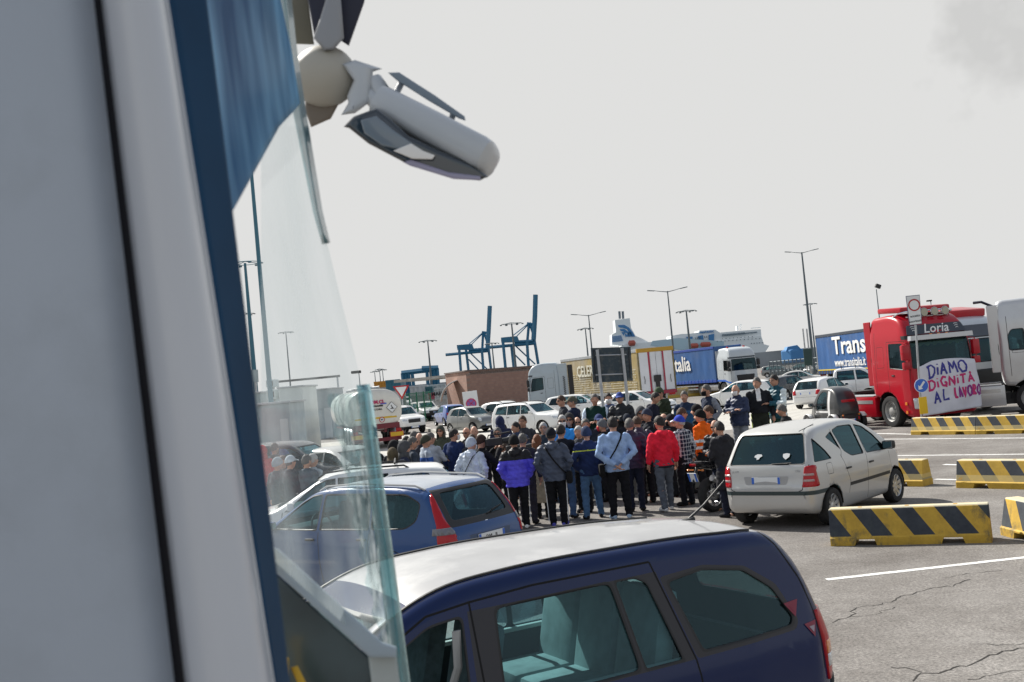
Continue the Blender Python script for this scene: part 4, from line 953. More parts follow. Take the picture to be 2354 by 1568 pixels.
# ---------------------------------------------------------------- tiny electric two-seater, seen from behind
def twizy():
    p = G(1925, 992)+Vector((.25, 1.05, 0)); hd = R_(103); root = thing('electric_microcar', 'tiny black electric two-seater with bubble doors seen from behind, parked before the red truck', 'microcar', p, hd)
    pk = mat('twizy_black', (.02, .022, .025), .4, coat=.6)
    top = [(-1.05, .45), (-1.08, .62), (-1.02, .95), (-.86, 1.25), (-.62, 1.41), (-.3, 1.46), (.1, 1.44), (.4, 1.25), (.7, .92), (1.0, .66), (1.12, .5)]
    bot = [(-1.05, .45), (-1.02, .28), (-.8, .22), (0, .2), (.8, .22), (1.05, .3), (1.12, .5)]
    sh = Shell(top, bot, [(-1.1, .36), (-.8, .43), (0, .46), (.6, .42), (1.12, .28)], [(.2, .9), (.5, 1), (.8, 1), (1.0, .96), (1.46, .76)], .08, .03, nu=50, nv=20); sh.mi(pk)
    finish(sh, root, pk, M_glass, [('windscreen', [(-.32, .82), (.32, .82), (.3, 1.36), (-.3, 1.36)], 'x', 1), ('side_window', rpoly([(-.35, .72), (.42, .72), (.28, 1.14), (.0, 1.33), (-.35, 1.33)], .14, 4), 'y', 0)], dict(trimw=.02))
    wp = mat('twizy_white', (.7, .7, .7), .35, coat=.6)
    sh.color([(-.52, .45), (-.40, .45), (-.42, 1.36), (-.56, 1.34)], 'y', wp); sh.color([(-.40, .62), (.45, .62), (.45, .68), (-.40, .68)], 'y', wp)
    sh.take('tail_lamp', rpoly([(-.25, .95), (.25, .95), (.25, 1.04), (-.25, 1.04)], .03, 3), 'x', -1, M_redlamp, root, push=.015, delete=False, minn=.1)
    sh.build('body', pk, root)
    mb = MB(); mb.box((-1.01, 0, 1.0), (.012, .12, .03), None, .004); mb.build('lamp_lens', M_lamp, root)
    put_text('E', .15, mat('green_logo', (.04, .5, .12), .5), root, (-.875, .04, 1.235), (0, -1, 0), (.62, 0, .78), bold=.006)
    put_text('TWIZY', .07, M_alloy, root, (-1.088, 0, .64), (0, -1, 0), (.15, 0, 1), extr=.004)
    mb = MB(); mb.tube([(-1.075, .0, .79), (-1.07, .035, .75), (-1.08, 0, .71), (-1.075, -.035, .75), (-1.075, 0, .79)], .007, 5); mb.build('badge', M_chrome, root)
    mb = MB(); mb.box((-1.03, 0, .40), (.2, .72, .26), None, .05); b = mb.build('rear_bumper', M_black, root, True)
    for sg in (1, -1):
        mb = MB(); mb.cyl((-1.12, sg*.30, .52), .03, .05, 10, 'x'); mb.build('indicator', M_amber, root)
        mb = MB(); mb.box((-1.13, sg*.28, .40), (.02, .05, .1)); mb.build('reflector', M_redlamp, root)
    plate(root, -1.14, 0, .33, -1, .3, .12)
    add_wheels(root, [.85, -.85], .52, .27, .15, 5)
    for x in (.85, -.85):
        for sg in (1, -1):
            mb = MB(); P = []
            for k in range(9):
                a = math.pi*(.05+.75*k/8); P.append([(x+.31*math.cos(a), sg*y, .27+.31*math.sin(a)) for y in (.44, .61)])
            mb.grid(P); o = mb.build('mudguard', wp if x > 0 else wp, root, True); md = o.modifiers.new('s', 'SOLIDIFY'); md.thickness = .02
            mb = MB(); mb.tube([(x, sg*.35, .35), (x, sg*.5, .27)], .03, 6); mb.build('axle_arm', M_black, root)
    interior(root, .3, -.6, .36, .3, .75, [(-.15, 0)], .9, dash=False)
    mirror(root, .55, .46, .85, M_black, .9)
twizy()

# ---------------------------------------------------------------- motorcycle
def motorcycle():
    rw = G(1640, 1176); root = thing('motorcycle', 'black motorcycle seen from behind with fat rear tyre, next to the silver hatchback', 'motorcycle', rw, R_(40))
    add = lambda name, mb, m, par=root, sm=True: mb.build(name, m, par, sm)
    t = MB(); r = .315; h = .095
    t.lathe([(r*.70, -h*.8), (r*.82, -h), (r*.93, -h*.85), (r*.985, -h*.45), (r, 0), (r*.985, h*.45), (r*.93, h*.85), (r*.82, h), (r*.70, h*.8)], 40, close=True); tm = t.mesh('tyre', M_rubber, True)
    q = MB(); q.lathe([(r*.71, -h*.7), (r*.66, -h*.6), (r*.64, 0), (r*.66, h*.6), (r*.71, h*.7)], 40); q.cyl((0, 0, 0), .045, .2, 14, 'y')
    for k in range(5):
        for dl in (-.13, .13):
            a = 2*math.pi*k/5; q.tube([(.04*math.cos(a), .03, .04*math.sin(a)), (r*.66*math.cos(a+dl), .03, r*.66*math.sin(a+dl))], [.016, .012], 6)
    q.lathe([(.12, -.07), (.11, -.075), (.06, -.07)], 24); rm = q.mesh('rim', mat('moto_rim', (.32, .33, .34), .3, .8), True)
    for x in (0, 1.42):
        o = me_obj('wheel', tm, root); o.location = (x, 0, r); me_obj('rim', rm, o)
        if x: o.scale = (.97, .62, .97)
    body = mat('moto_black', (.012, .012, .014), .25, coat=.9)
    mb = MB(); mb.tube([(-.42, 0, .93), (-.30, 0, .90), (0, 0, .84), (.3, 0, .80), (.55, 0, .82)], [.05, .085, .11, .13, .12], 10, True, .7); add('tail_and_seat', mb, body)
    mb = MB(); mb.tube([(.45, 0, .86), (.62, 0, .98), (.85, 0, 1.0), (1.02, 0, .92)], [.1, .17, .18, .12], 12, True, .9); add('fuel_tank', mb, body)
    mb = MB(); mb.box((.62, 0, .52), (.45, .38, .42), None, .08); mb.box((.6, 0, .3), (.5, .3, .14), None, .04); add('engine', mb, mat('engine_grey', (.08, .08, .085), .5, .5))
    mb = MB(); mb.tube([(-.1, -.16, .62), (.25, -.17, .46), (.55, -.12, .30)], [.055, .05, .025], 10); mb.tube([(-.1, -.16, .62), (-.13, -.16, .637)], [.062, .062], 14); add('exhaust', mb, M_alloy)
    for sg in (1, -1):
        mb = MB(); mb.tube([(0, sg*.11, r), (.5, sg*.13, .42)], .03, 8); add('swingarm', mb, M_alloy)
        mb = MB(); mb.tube([(1.42, sg*.09, r), (1.12, sg*.09, .95)], .025, 8); add('fork', mb, M_alloy)
        mb = MB(); mb.tube([(1.08, sg*.05, 1.04), (.98, sg*.28, 1.08), (.9, sg*.38, 1.06)], .014, 6); add('handlebar', mb, M_black)
        mb = MB(); mb.tube([(1.02, sg*.28, 1.1), (1.0, sg*.32, 1.24)], .008, 5); mb.sphere((1.0, sg*.34, 1.27), (.02, .085, .055), 12, 8); o = add('mirror', mb, mat('moto_mirror', (.35, .45, .52), .2, .7))
        mb = MB(); mb.tube([(-.36, sg*.05, .80), (-.38, sg*.15, .80)], .012, 6); mb.sphere((-.38, sg*.17, .80), (.02, .035, .02), 8, 6); add('indicator', mb, M_amber)
    mb = MB(); mb.tube([(-.30, 0, .86), (-.42, 0, .70), (-.46, 0, .58)], [.03, .025, .02], 8); add('plate_bracket', mb, M_black)
    plate(root, -.465, 0, .68, -1, .2, .17, tilt=R_(-18))
    mb = MB(); mb.box((-.44, 0, .90), (.03, .14, .045), None, .015); add('tail_lamp', mb, M_redlamp)
    mb = MB(); mb.box((1.1, 0, .98), (.16, .22, .2), None, .06); add('headlamp', mb, body)
    mb = MB(); mb.tube([(.45, .14, .3), (.3, .32, .02)], .013, 6); add('side_stand', mb, M_black)
motorcycle()
# ================================================================ trucks
P_red = mat('paint_truck_red', (.40, .006, .018), .28, 0, .3, .3)
P_twhite = paint('truck_white', (.50, .545, .575), .35, 0, .4)
P_tsilver = paint('truck_silver', (.55, .56, .57), .3, .4, .7)
M_tglass = glass_mat('truck_glass', (.22, .36, .38), .04, .015, (.2, .28, .3))
M_chassis = mat('chassis_black', (.02, .02, .022), .6)
M_visor = mat('visor_dark', (.02, .03, .045), .3, coat=.5)
M_rimg = mat('steel_rim', (.40, .40, .39), .5, .5, var=.2, vscale=10)
def tractor(label, pos, heading, p, style='volvo', H=3.75, visor=None, rear=True, skirts=None, group='lorries', name='truck_tractor', wb=3.7):
    root = thing(name, label, 'truck', pos, heading, group); k = H/3.75
    if style == 'iveco':
        top = [(-.85, 2.3), (-.86, 3.3), (-.74, 3.66), (-.3, 3.74), (.4, 3.74), (.9, 3.60), (1.18, 3.30), (1.28, 2.95), (1.36, 2.45), (1.41, 1.9), (1.44, 1.3), (1.44, .8)]
    elif style == 'scania':
        top = [(-.85, 2.3), (-.86, 3.45), (-.78, 3.70), (-.3, 3.75), (.4, 3.72), (.85, 3.55), (1.15, 3.2), (1.27, 2.9), (1.36, 2.4), (1.41, 1.9), (1.44, 1.3), (1.44, .8)]
    else:
        top = [(-.85, 2.3), (-.86, 3.45), (-.78, 3.66), (-.3, 3.72), (.3, 3.72), (.78, 3.56), (1.08, 3.22), (1.22, 2.92), (1.34, 2.42), (1.40, 1.9), (1.44, 1.3), (1.44, .8)]
    bot = [(-.85, 2.3), (-.85, 1.2), (-.78, 1.02), (-.5, .95), (.5, .62), (.9, .36), (1.36, .34), (1.43, .5), (1.44, .8)]
    top = [(x, z*k if z > 1.3 else z) for x, z in top]
    sh = Shell(top, bot, [(-.87, 1.23), (.9, 1.25), (1.25, 1.20), (1.45, 1.02)], [(.3, .97), (.8, 1), (2.0, 1), (3.0*k, .965), (3.75*k, .86)], .13, .03, nu=60, nv=24, nt=10); sh.mi(p)
    win = [('side_window', rpoly([(.28, 1.98*k), (1.12, 1.90*k), (1.08, 2.35*k), (.98, 2.74*k), (.28, 2.76*k)], .05, 3), 'y', 0), ('windscreen', rpoly([(-1.10, 1.93*k), (1.10, 1.93*k), (1.06, 2.80*k), (-1.06, 2.80*k)], .07, 3), 'x', 1)]
    if style == 'scania': win.append(('sleeper_window', rpoly([(-.52, 2.1*k), (-.06, 2.1*k), (-.06, 2.75*k), (-.42, 2.75*k), (-.54, 2.55*k)], .08, 3), 'y', 0))
    finish(sh, root, p, M_tglass, win, dict(trimw=.03))
    sh.color([(-1.2, 2.87*k), (1.2, 2.87*k), (1.2, 3.0*k), (-1.2, 3.0*k)], 'x', M_visor if style != 'volvo' else M_black, (1,), .1)
    for l in ([(.15, .95), (.15, 2.85*k), (1.10, 2.83*k), (1.27, 1.9*k), (1.22, 1.2)], [(-.55, 1.3), (-.55, 3.2*k)]): sh.line(l, .016)
    sh.line(rpoly([(-.45, 2.0*k), (-.05, 2.0*k), (-.05, 2.7*k), (-.45, 2.7*k), (-.45, 2.0*k)], .06, 3), .012)
    sh.take('grille', rpoly([(-.72, .95), (.72, .95), (.82, 1.55), (-.82, 1.55)], .06, 3), 'x', 1, M_black, root, push=.012, delete=False, minn=.1)
    for sg in (1, -1):
        sh.take('headlamp', rpoly([(sg*.80, .58), (sg*1.16, .60), (sg*1.18, .95), (sg*.88, .92)], .03, 2), 'x', 1, M_lamp, root, push=.012, delete=False, minn=.05, lim=(1.0, 2))
    for g in (1, -1):
        fs = sh.cut(circ(0, .52, .66, 18, ph=.1), 'y', g, .2); bmesh.ops.delete(sh.bm, geom=fs, context='FACES')
    sh.build('cab', p, root)
    wheel_well(root, 0, .64, 1.2, .52)
    add_wheels(root, [0], 1.06, .52, .31, 0, 'steel_rim')
    # chassis, fifth wheel, rear axle
    mb = MB()
    for sg in (1, -1): mb.box2((-wb-1.0, sg*.40, .72), (.9, sg*.48, 1.0))
    for x in (-1.1, -2.0, -3.0, -wb-.9): mb.box2((x-.05, -.42, .76), (x+.05, .42, .96))
    mb.box2((-.8, -.9, .35), (.9, .9, .75)); mb.build('chassis', M_chassis, root)
    if rear:
        mb = MB(); mb.prism(rpoly([(-wb-.2, -.45), (-wb+.55, -.45), (-wb+.55, .45), (-wb-.2, .45), (-wb-.6, .2), (-wb-.3, .0), (-wb-.6, -.2)], .08), 1.08, 1.16, 'z'); mb.box2((-wb-.3, -.4, 1.0), (-wb+.4, .4, 1.08)); mb.build('fifth_wheel', M_chassis, root)
        t, ri = wheel_meshes(.52, .31, 0, 'steel_rim')
        for sg in (1, -1):
            for y in (1.05, .73):
                o = me_obj('wheel', t, root); o.location = (-wb, sg*y, .52); o.rotation_euler = (0, 0, 0 if sg > 0 else math.pi); me_obj('rim', ri, o)
            mb = MB(); P = []
            for q in range(11):
                a = math.pi*(.02+.96*q/10); P.append([(-wb+.60*math.cos(a), sg*y, .52+.60*math.sin(a)) for y in (.56, 1.23)])
            mb.grid(P); o = mb.build('mudguard', M_chassis if not skirts else skirts, root, True); md = o.modifiers.new('s', 'SOLIDIFY'); md.thickness = .02
            mb = MB(); mb.box2((-wb-1.03, sg*.75, .62), (-wb-.99, sg*1.15, .78), .01); mb.build('tail_lamp', M_redlamp, root)
    # tanks / side skirts between the axles
    for sg in (1, -1):
        if skirts:
            mb = MB(); mb.box2((-wb+.68, sg*1.0, .32), (-.80, sg*1.22, 1.02), .05); o = mb.build('side_skirt', skirts, root, True)
            mb = MB(); mb.box2((-wb+.78, sg*1.222, .78), (-.95, sg*1.228, .90)); mb.build('skirt_stripe', M_alloy, o)
            mb = MB(); mb.box2((-wb+.68, sg*.62, 1.02), (-.9, sg*1.20, 1.06), .01); mb.build('catwalk', M_alloy, root)
        else:
            mb = MB(); mb.tube([(-wb+.75, sg*.86, .70), (-1.0, sg*.86, .70)], .33, 16); mb.build('fuel_tank', M_alloy, root, True)
        # step box under the door, mirrors
        mb = MB(); mb.box((1.30, sg*1.33, 2.45*k), (.16, .26, .5), None, .05); mb.box((1.30, sg*1.32, 2.02*k), (.14, .24, .24), None, .04); mb.tube([(1.2, sg*1.15, 2.78*k), (1.30, sg*1.33, 2.74*k), (1.30, sg*1.33, 1.9*k), (1.2, sg*1.18, 1.92*k)], .022, 6); mb.build('wing_mirror', p if style != 'iveco' else M_black, root, True)
        mb = MB(); mb.box((.42, sg*1.252, 1.72*k), (.16, .02, .05), None, .008); mb.build('door_handle', M_black, root)
        mb = MB(); mb.box((-.95, sg*1.14, 2.5*k), (.35, .05, 2.2*k), Matrix.Rotation(sg*R_(-4), 3, 'Z'), .02); mb.build('air_deflector', p, root)
    # cabin inside: seats, wheel, rear wall
    mb = MB(); mb.box2((-.78, -1.1, 1.2), (-.72, 1.1, 3.0*k)); mb.box2((-.78, -1.1, 1.16), (1.2, 1.1, 1.2)); mb.build('cabin_wall', M_trim, root)
    for y in (.6, -.6):
        o = me_obj('seat', seat_mesh(), root); o.location = (.25, y, 1.25); o.scale = (1.1,)*3
    mb = MB(); mb.box2((.9, -1.05, 1.6*k), (1.28, 1.05, 1.88*k), .06); mb.build('dashboard', M_trim, root)
    wiper(root, (1.455, -.2, 1.92*k), (1.44, .55, 2.02*k)); 
    return root, k

def pos_front(px, py, hd, sg):
    """front-axle centre from the ground pixel of the visible front wheel; sg: +1 left wheel, -1 right wheel"""
    g = G(px, py); l = Vector((-math.sin(hd), math.cos(hd), 0)); return g-l*(1.06*sg)

# ---- red tractor with the protest banner
hd = R_(-75); root, k = tractor('red truck tractor with roof lamps and a hand-painted white banner on its front', pos_front(2060, 981, hd, -1), hd, P_red, 'volvo', 3.72, skirts=P_red)
RED = root
mb = MB(); mb.prism(rpoly([(-1.12, 2.98), (1.12, 2.98), (1.02, 3.32), (-1.02, 3.32)], .05), 0, .02, 'x'); o = mb.build('name_panel', M_visor, root); o.location = (1.215, 0, 0); 
o.matrix_local = Matrix.Translation((1.20, 0, 2.98)) @ Matrix.Rotation(R_(-24), 4, 'Y') @ Matrix.Translation((0, 0, -2.98))
put_text('Loria', .46, M_white, root, (1.155, 0, 3.145), (0, 1, 0), (-.42, 0, 1), shear=.35, extr=.004, bold=.004)
for sg in (1, -1):
    for i in range(3):
        mb = MB(); P = [(1.16-.03*i+.0, sg*.82+(.05+.03*i)*math.cos(a)*1.1, 3.08+.05*i+(.05+.012*i)*math.sin(a)) for a in np.linspace(.2, math.pi-.2, 9)]; mb.tube(P, .011, 4); mb.build('emblem', M_white, root)
mb = MB(); mb.prism([(-1.18, 2.80), (1.18, 2.80), (1.16, 2.95), (-1.16, 2.95)], 1.30, 1.46, 'x'); mb.build('sun_visor', mat('visor_silver', (.55, .57, .6), .3, .5), root)
mb = MB(); mb.tube([(.2, -1.05, 3.55), (.72, -1.02, 3.72), (.80, -.8, 3.76), (.80, .8, 3.76), (.72, 1.02, 3.72), (.2, 1.05, 3.55)], .03, 8); mb.tube([(.80, -.8, 3.58), (.80, .8, 3.58)], .025, 8); lb = mb.build('lamp_bar', M_chrome, root, True)
for y in (-.60, -.20, .20, .60):
    mb = MB(); mb.lathe([(.001, -.06), (.10, -.06), (.145, .02), (.15, .05), (.14, .06), (.13, .04), (.001, .05)], 20, 'x', (.90, y, 3.70)); l = mb.build('roof_lamp', M_chrome, root, True); mb = MB(); mb.lathe([(.001, .062), (.13, .062), (.13, .068), (.001, .07)], 18, 'x', (.90, y, 3.70)); mb.build('lamp_glass', mat('lamp_glass', (.35, .33, .24), .2, coat=1), l)
mb = MB(); mb.box((.1, 0, 3.86), (1.3, 1.9, .18), Matrix.Rotation(R_(3), 3, 'Y'), .06); mb.build('roof_deflector', P_red, root, True)
for y in (-.3, 0, .3):
    mb = MB(); mb.box((1.30, y, 2.965), (.04, .09, .04), None, .01); mb.build('marker_lamp', M_amber, root)
mb = MB()                                                                     # fringed curtain behind the screen top
P = [[(1.17, y, 2.74), (1.16, y, 2.62+.03*math.sin(y*22))] for y in np.linspace(-1.0, 1.0, 60)]; mb.grid(P); mb.build('cab_fringe', mat('fringe_gold', (.45, .36, .12), .8), root)
for z, y0, y1 in ((.78, -1.25, -1.1), (.50, -1.25, -1.1)):
    mb = MB(); mb.box((1.0, -1.262, z), (.10, .02, .10), None, .01); mb.build('indicator', M_amber, root)
# the banner: a wavy sheet hung in front of the windscreen bottom, grille and bumper
def banner():
    r = thing('protest_banner', 'white cloth banner with hand-painted blue and red words on the red truck', 'banner'); r.location = RED.location; r.rotation_euler = RED.rotation_euler
    cl = mat('banner_cloth', (.66, .66, .72), .9, var=.06, vscale=3)
    def S(u, v):   # u across -1..1 (left to right in the picture), v 0 bottom..1 top
        y = -1.02+(u+1)/2*2.2; zt = 2.12-.10*(u*u)-.10*max(0, -u-.5)*2; zb = .36+.10*(u+1)/2; z = zb+(zt-zb)*v
        y += .05*math.sin(v*4)*(1 if u > 0 else .4)
        x = 1.51+.012*math.sin(u*9+v*3)+.012*math.sin(v*13-u*5)+(.02 if v < .3 else 0)
        if z > 1.9: x -= (z-1.9)*.22
        x -= max(0, abs(u)-.85)*.35
        return Vector((x, y, z))
    mb = MB(); mb.grid([[S(-1+2*i/40, j/30) for j in range(31)] for i in range(41)]); o = mb.build('cloth', cl, r, True); md = o.modifiers.new('s', 'SOLIDIFY'); md.thickness = .004; md.offset = 1
    # stroke letters on a unit cell
    A = {'D': [[(.1, 0), (.12, 1)], [(-.1, 1.0), (.5, 1.02), (.85, .7), (.8, .3), (.5, .02), (-.05, 0)]], 'I': [[(.3, 0), (.34, .65)], [(.36, .92), (.38, 1.0)]], 'A': [[(0, 0), (.35, 1), (.75, 0)], [(.1, .38), (.68, .38)]],
         'M': [[(0, 0), (.15, 1), (.45, .35), (.8, 1), (.95, 0)]], 'O': [[(.45, 1), (.1, .8), (.0, .4), (.3, 0), (.75, .1), (.9, .55), (.7, .95), (.4, 1)]], 'G': [[(.8, .9), (.4, 1), (.05, .6), (.2, .1), (.6, .0), (.8, .35), (.5, .42)], [(.78, .4), (.72, -.15)]],
         'N': [[(0, 0), (.08, 1), (.7, .05), (.78, 1)]], 'T': [[(.4, 0), (.42, .95)], [(0, .92), (.85, 1)]], 'À': [[(0, 0), (.35, .9), (.75, 0)], [(.1, .38), (.68, .38)], [(.25, 1.2), (.5, 1.02)]], 'L': [[(.1, 1), (.05, .02), (.7, .08)]], 'V': [[(0, 1), (.35, 0), (.8, 1)]], 'R': [[(.08, 0), (.1, 1), (.6, .95), (.65, .6), (.1, .5), (.75, 0)]]}
    ib, ir, ip = mat('paint_blue', (.05, .05, .28), .8), mat('paint_redink', (.55, .03, .16), .8), mat('paint_purple', (.25, .03, .22), .8)
    def write(txt, u0, u1, v0, v1, inks, dv=0.0):
        wds = [.42 if c == 'I' else (1.15 if c in 'MOD' else 1.0) for c in txt]; tot = sum(wds); cu = u0
        for i, ch in enumerate(txt):
            cw = (u1-u0)*wds[i]/tot; mb = MB()
            for st in A[ch]:
                pts = []
                for a, b in zip(st[:-1], st[1:]):
                    for q in range(4): t = q/4; pts.append((a[0]*(1-t)+b[0]*t, a[1]*(1-t)+b[1]*t))
                pts.append(st[-1]); sx = 1.0 if ch != 'I' else 1.6; jx, jy = random.uniform(-.05, .05), random.uniform(-.06, .06)
                ctr = [S(cu+cw*(.06+.86*(x*sx-(.25 if ch == 'I' else 0)))+jx*.05, v0+(v1-v0)*(y+jy)+dv*i)+Vector((.010, 0, 0)) for x, y in pts]; Q = []
                for j, c in enumerate(ctr):
                    t = ctr[min(j+1, len(ctr)-1)]-ctr[max(0, j-1)]; n_ = Vector((0, -t.z, t.y)).normalized()*.036*random.uniform(.8, 1.15); Q.append([c-n_, c+n_])
                mb.grid(Q)
            mb.build('lettering', inks[i % len(inks)], o); cu += cw
    write('DIAMO', -.74, .66, .71, .93, [ib], .006); write('DIGNITÀ', -.78, .86, .475, .65, [ir], .007); write('AL', -.64, .0, .21, .42, [ib], .01); write('LAVORO', .06, 1.0, .23, .43, [ir, ip], .006)
banner()

# ---- white and dark tractor right behind it, and the silver one at the right edge
hd = R_(-66); root, k = tractor('white truck tractor with dark upper cab standing right behind the red truck', G(2278, 958)+Vector((.9, 4.2, 0)), hd, P_twhite, 'volvo', 3.55)
mb = MB(); mb.prism(rpoly([(-1.16, 2.75), (1.16, 2.75), (1.0, 3.22), (-1.0, 3.22)], .05), 0, .02, 'x'); o = mb.build('sun_visor', M_visor, root); o.matrix_local = Matrix.Translation((1.25, 0, 2.75)) @ Matrix.Rotation(R_(-22), 4, 'Y') @ Matrix.Translation((0, 0, -2.75))
mb = MB(); mb.box((-.1, 0, 3.72), (1.2, 2.0, .3), Matrix.Rotation(R_(8), 3, 'Y'), .06); mb.build('roof_deflector', P_red, root, True)
hd = R_(-24); root, k = tractor('silver truck tractor cut off by the right edge, its bare chassis pointing left', G(2352, 955)+Vector((1.1, 1.6, 0)), hd, P_tsilver, 'scania', 3.9, skirts=P_tsilver)
mb = MB(); mb.tube([(-.9, -1.1, 3.7), (-1.25, -1.1, 3.9), (-1.5, -1.0, 3.9)], .05, 6); mb.build('air_horn', P_dark, root)

# ---------------------------------------------------------------- trailers
def curtain_mat(name, col):
    m = mat(name, col, .55, var=.12, vscale=.7, bump=.25, bscale=1.3, dirt=(.15, .15, .16), dscale=.6, damt=.25); return m
M_tblue = curtain_mat('curtain_blue', (.014, .085, .26))
M_tgold = mat('curtain_gold', (.33, .25, .10), .6, var=.2, vscale=.8, bump=.3, bscale=1.5, dirt=(.33, .31, .28), dscale=.35, damt=.8)
def trailer(label, rear_c, heading, m, L=13.6, W=2.55, H=4.0, zb=1.25, group='semi-trailers', rails=None, doors=None, wheels=True):
    """origin at ground under the rear centre; x forward"""
    root = thing('semi_trailer', label, 'trailer', rear_c, heading, group); w2 = W/2
    # side curtains: gently buckled between the posts
    for sg in (1, -1):
        mb = MB(); P = []
        for i in range(69):
            x = .1+(L-.2)*i/68; col = []
            for j in range(9):
                z = zb+.05+(H-zb-.25)*j/8; y = w2-.02+.014*math.sin(x*5.3)*math.sin(math.pi*j/8)+.010*math.sin(x*11+j); col.append((x, sg*y, z))
            P.append(col)
        mb.grid(P); mb.build('side_curtain', m, root, True)
        mb = MB(); mb.box2((0, sg*(w2-.10), H-.2), (L, sg*(w2+.012), H), .02); mb.build('roof_rail', rails or M_steel, root)
        mb = MB(); mb.box2((0, sg*(w2-.10), zb-.16), (L, sg*(w2+.01), zb+.06), .01); mb.build('floor_rail', rails or M_steel, root)
        for i in range(int(L/.6)):
            mb = MB(); mb.box((.35+.6*i, sg*(w2+.018), zb-.02), (.05, .02, .3), Matrix.Rotation(R_(12), 3, 'Y')); mb.build('curtain_strap', M_steel if rails is None else M_blue, root)
        mb = MB(); mb.box2((3.6, sg*(w2-.12), .55), (L-3.2, sg*(w2-.06), .66)); mb.box2((3.6, sg*(w2-.12), .82), (L-3.2, sg*(w2-.06), .93)); mb.build('side_guard', M_steel, root)
    mb = MB(); mb.box2((.05, -w2+.03, H-.07), (L-.05, w2-.03, H-.03)); mb.build('roof', M_white, root)
    mb = MB(); mb.box2((L-.06, -w2, zb-.1), (L, w2, H-.02), .02); mb.build('front_wall', m, root)
    mb = MB(); mb.box2((.05, -w2+.05, zb-.12), (L-.1, w2-.05, zb)); 
    for sg in (1, -1): mb.box2((.2, sg*.45, .9), (L-1.2, sg*.58, zb-.12))
    mb.build('chassis', M_chassis, root)
    # rear frame and doors
    for sg in (1, -1):
        mb = MB(); mb.box2((-.03, sg*(w2-.09), zb-.14), (.1, sg*(w2+.008), H-.01), .012); mb.build('corner_post', doors[0] if doors else M_steel, root)
        mb = MB(); mb.box2((-.01, sg*.012, zb+.02), (.04, sg*(w2-.10), H-.24), .01); d = mb.build('rear_door', doors[1] if doors else M_white, root)
        for y in (.42,):
            mb = MB(); mb.tube([(-.03, sg*y, zb+.03), (-.03, sg*y, H-.26)], .02, 6); mb.build('lock_rod', M_steel, d)
        if doors:
            mb = MB(); mb.box2((-.022, sg*.40, zb+.02), (-.012, sg*.56, H-.24)); mb.build('door_stripe', doors[2], d)
            mb = MB(); mb.tube([(-.04, sg*.93, zb+.5), (-.05, sg*.90, zb+.75), (-.04, sg*.94, zb+1.0)], .018, 5); mb.build('door_handle', M_chassis, d)
    mb = MB(); mb.box2((-.04, -w2-.02, H-.24), (.12, w2+.02, H+.02), .015); mb.build('rear_header', doors[0] if doors else M_steel, root)
    mb = MB(); mb.box2((-.03, -w2, zb-.22), (.08, w2, zb), .01); mb.build('rear_sill', doors[2] if doors else M_steel, root)
    mb = MB(); mb.box2((.0, -1.15, .48), (.1, 1.15, .62), .01); mb.box2((.05, -.6, .6), (.1, -.5, 1.1)); mb.box2((.05, .5, .6), (.1, .6, 1.1)); mb.build('rear_bar', M_steel, root)
    for sg in (1, -1):
        mb = MB(); mb.box2((-.035, sg*.7, .92), (.0, sg*1.15, 1.06), .01); mb.build('tail_lamp', M_redlamp, root)
        mb = MB(); mb.tube([(L-3.0, sg*.6, 1.0), (L-3.0, sg*.6, .25)], .06, 8); mb.box2((L-3.15, sg*.5, .2), (L-2.85, sg*.72, .25)); mb.build('landing_leg', M_chassis, root)
    if wheels:
        t, ri = wheel_meshes(.50, .34, 0, 'steel_rim')
        for x in (1.9, 3.2, 4.5):
            for sg in (1, -1):
                o = me_obj('wheel', t, root); o.location = (x, sg*1.02, .5); o.rotation_euler = (0, 0, 0 if sg > 0 else math.pi); me_obj('rim', ri, o)
    return root

def trailer_from(label, rp, rY, fp, fY, m, **kw):
    a, b = DP(*rp, rY), DP(*fp, fY); a.z = b.z = 0; d = b-a; return trailer(label, a, math.atan2(d.y, d.x), m, **kw), math.atan2(d.y, d.x)
# gold trailer, doors turned to us
M_olive = mat('post_rusty_olive', (.16, .13, .06), .7, var=.3, vscale=3); M_dred = mat('door_red', (.33, .02, .05), .5); M_dwhite = mat('door_white', (.66, .68, .72), .5, var=.06, vscale=2, dirt=(.35, .35, .36), dscale=1, damt=.4)
hd = R_(108.5); gold = trailer('gold curtain-sided trailer with white and red rear doors, behind the crowd', G(1519, 943)+Vector((0, 0, 0)), hd, M_tgold, doors=(M_olive, M_dwhite, M_dred))
for o in [c for c in gold.children if c.name.startswith('rear_header')]: o.data.materials.clear(); o.data.materials.append(mat('header_gold', (.42, .24, .02), .6))
mpale = mat('gold_print', (.62, .60, .50), .7)
put_text('CELERE', 1.1, mpale, gold, (8.6, 1.31, 2.9), (-1, 0, 0), extr=.012, bold=.02)
for j in range(9):
    mb = MB()
    for i in range(56):
        if random.random() < .9: mb.box((.5+.228*i, 1.292, 1.45+.16*j), (.13, .02, .045))
    tag(mb.build('dot_print', mpale, gold), kind='stuff')
mb = MB(); mb.box((-.12, .05, 2.05), (.1, .5, .42), None, .04); mb.box((-.10, .05, 1.55), (.08, .28, .7), None, .02); mb.build('spare_box', M_chassis, gold)
hdx = Vector((math.cos(hd), math.sin(hd), 0))
P_tblue = paint('truck_bluish_white', (.40, .47, .52), .35, 0, .4); pt = DP(1219, 900, 76); tr_, k_ = tractor('white truck tractor with tall plain side in front of the gold trailer', Vector((pt.x+1.35, 76, 0)), R_(172), P_tblue, 'iveco', 3.75)
mb = MB(); mb.box2((-1.45, 1.0, 1.15), (-.84, 1.245, 3.62), .03); mb.build('side_fairing', P_tblue, tr_)
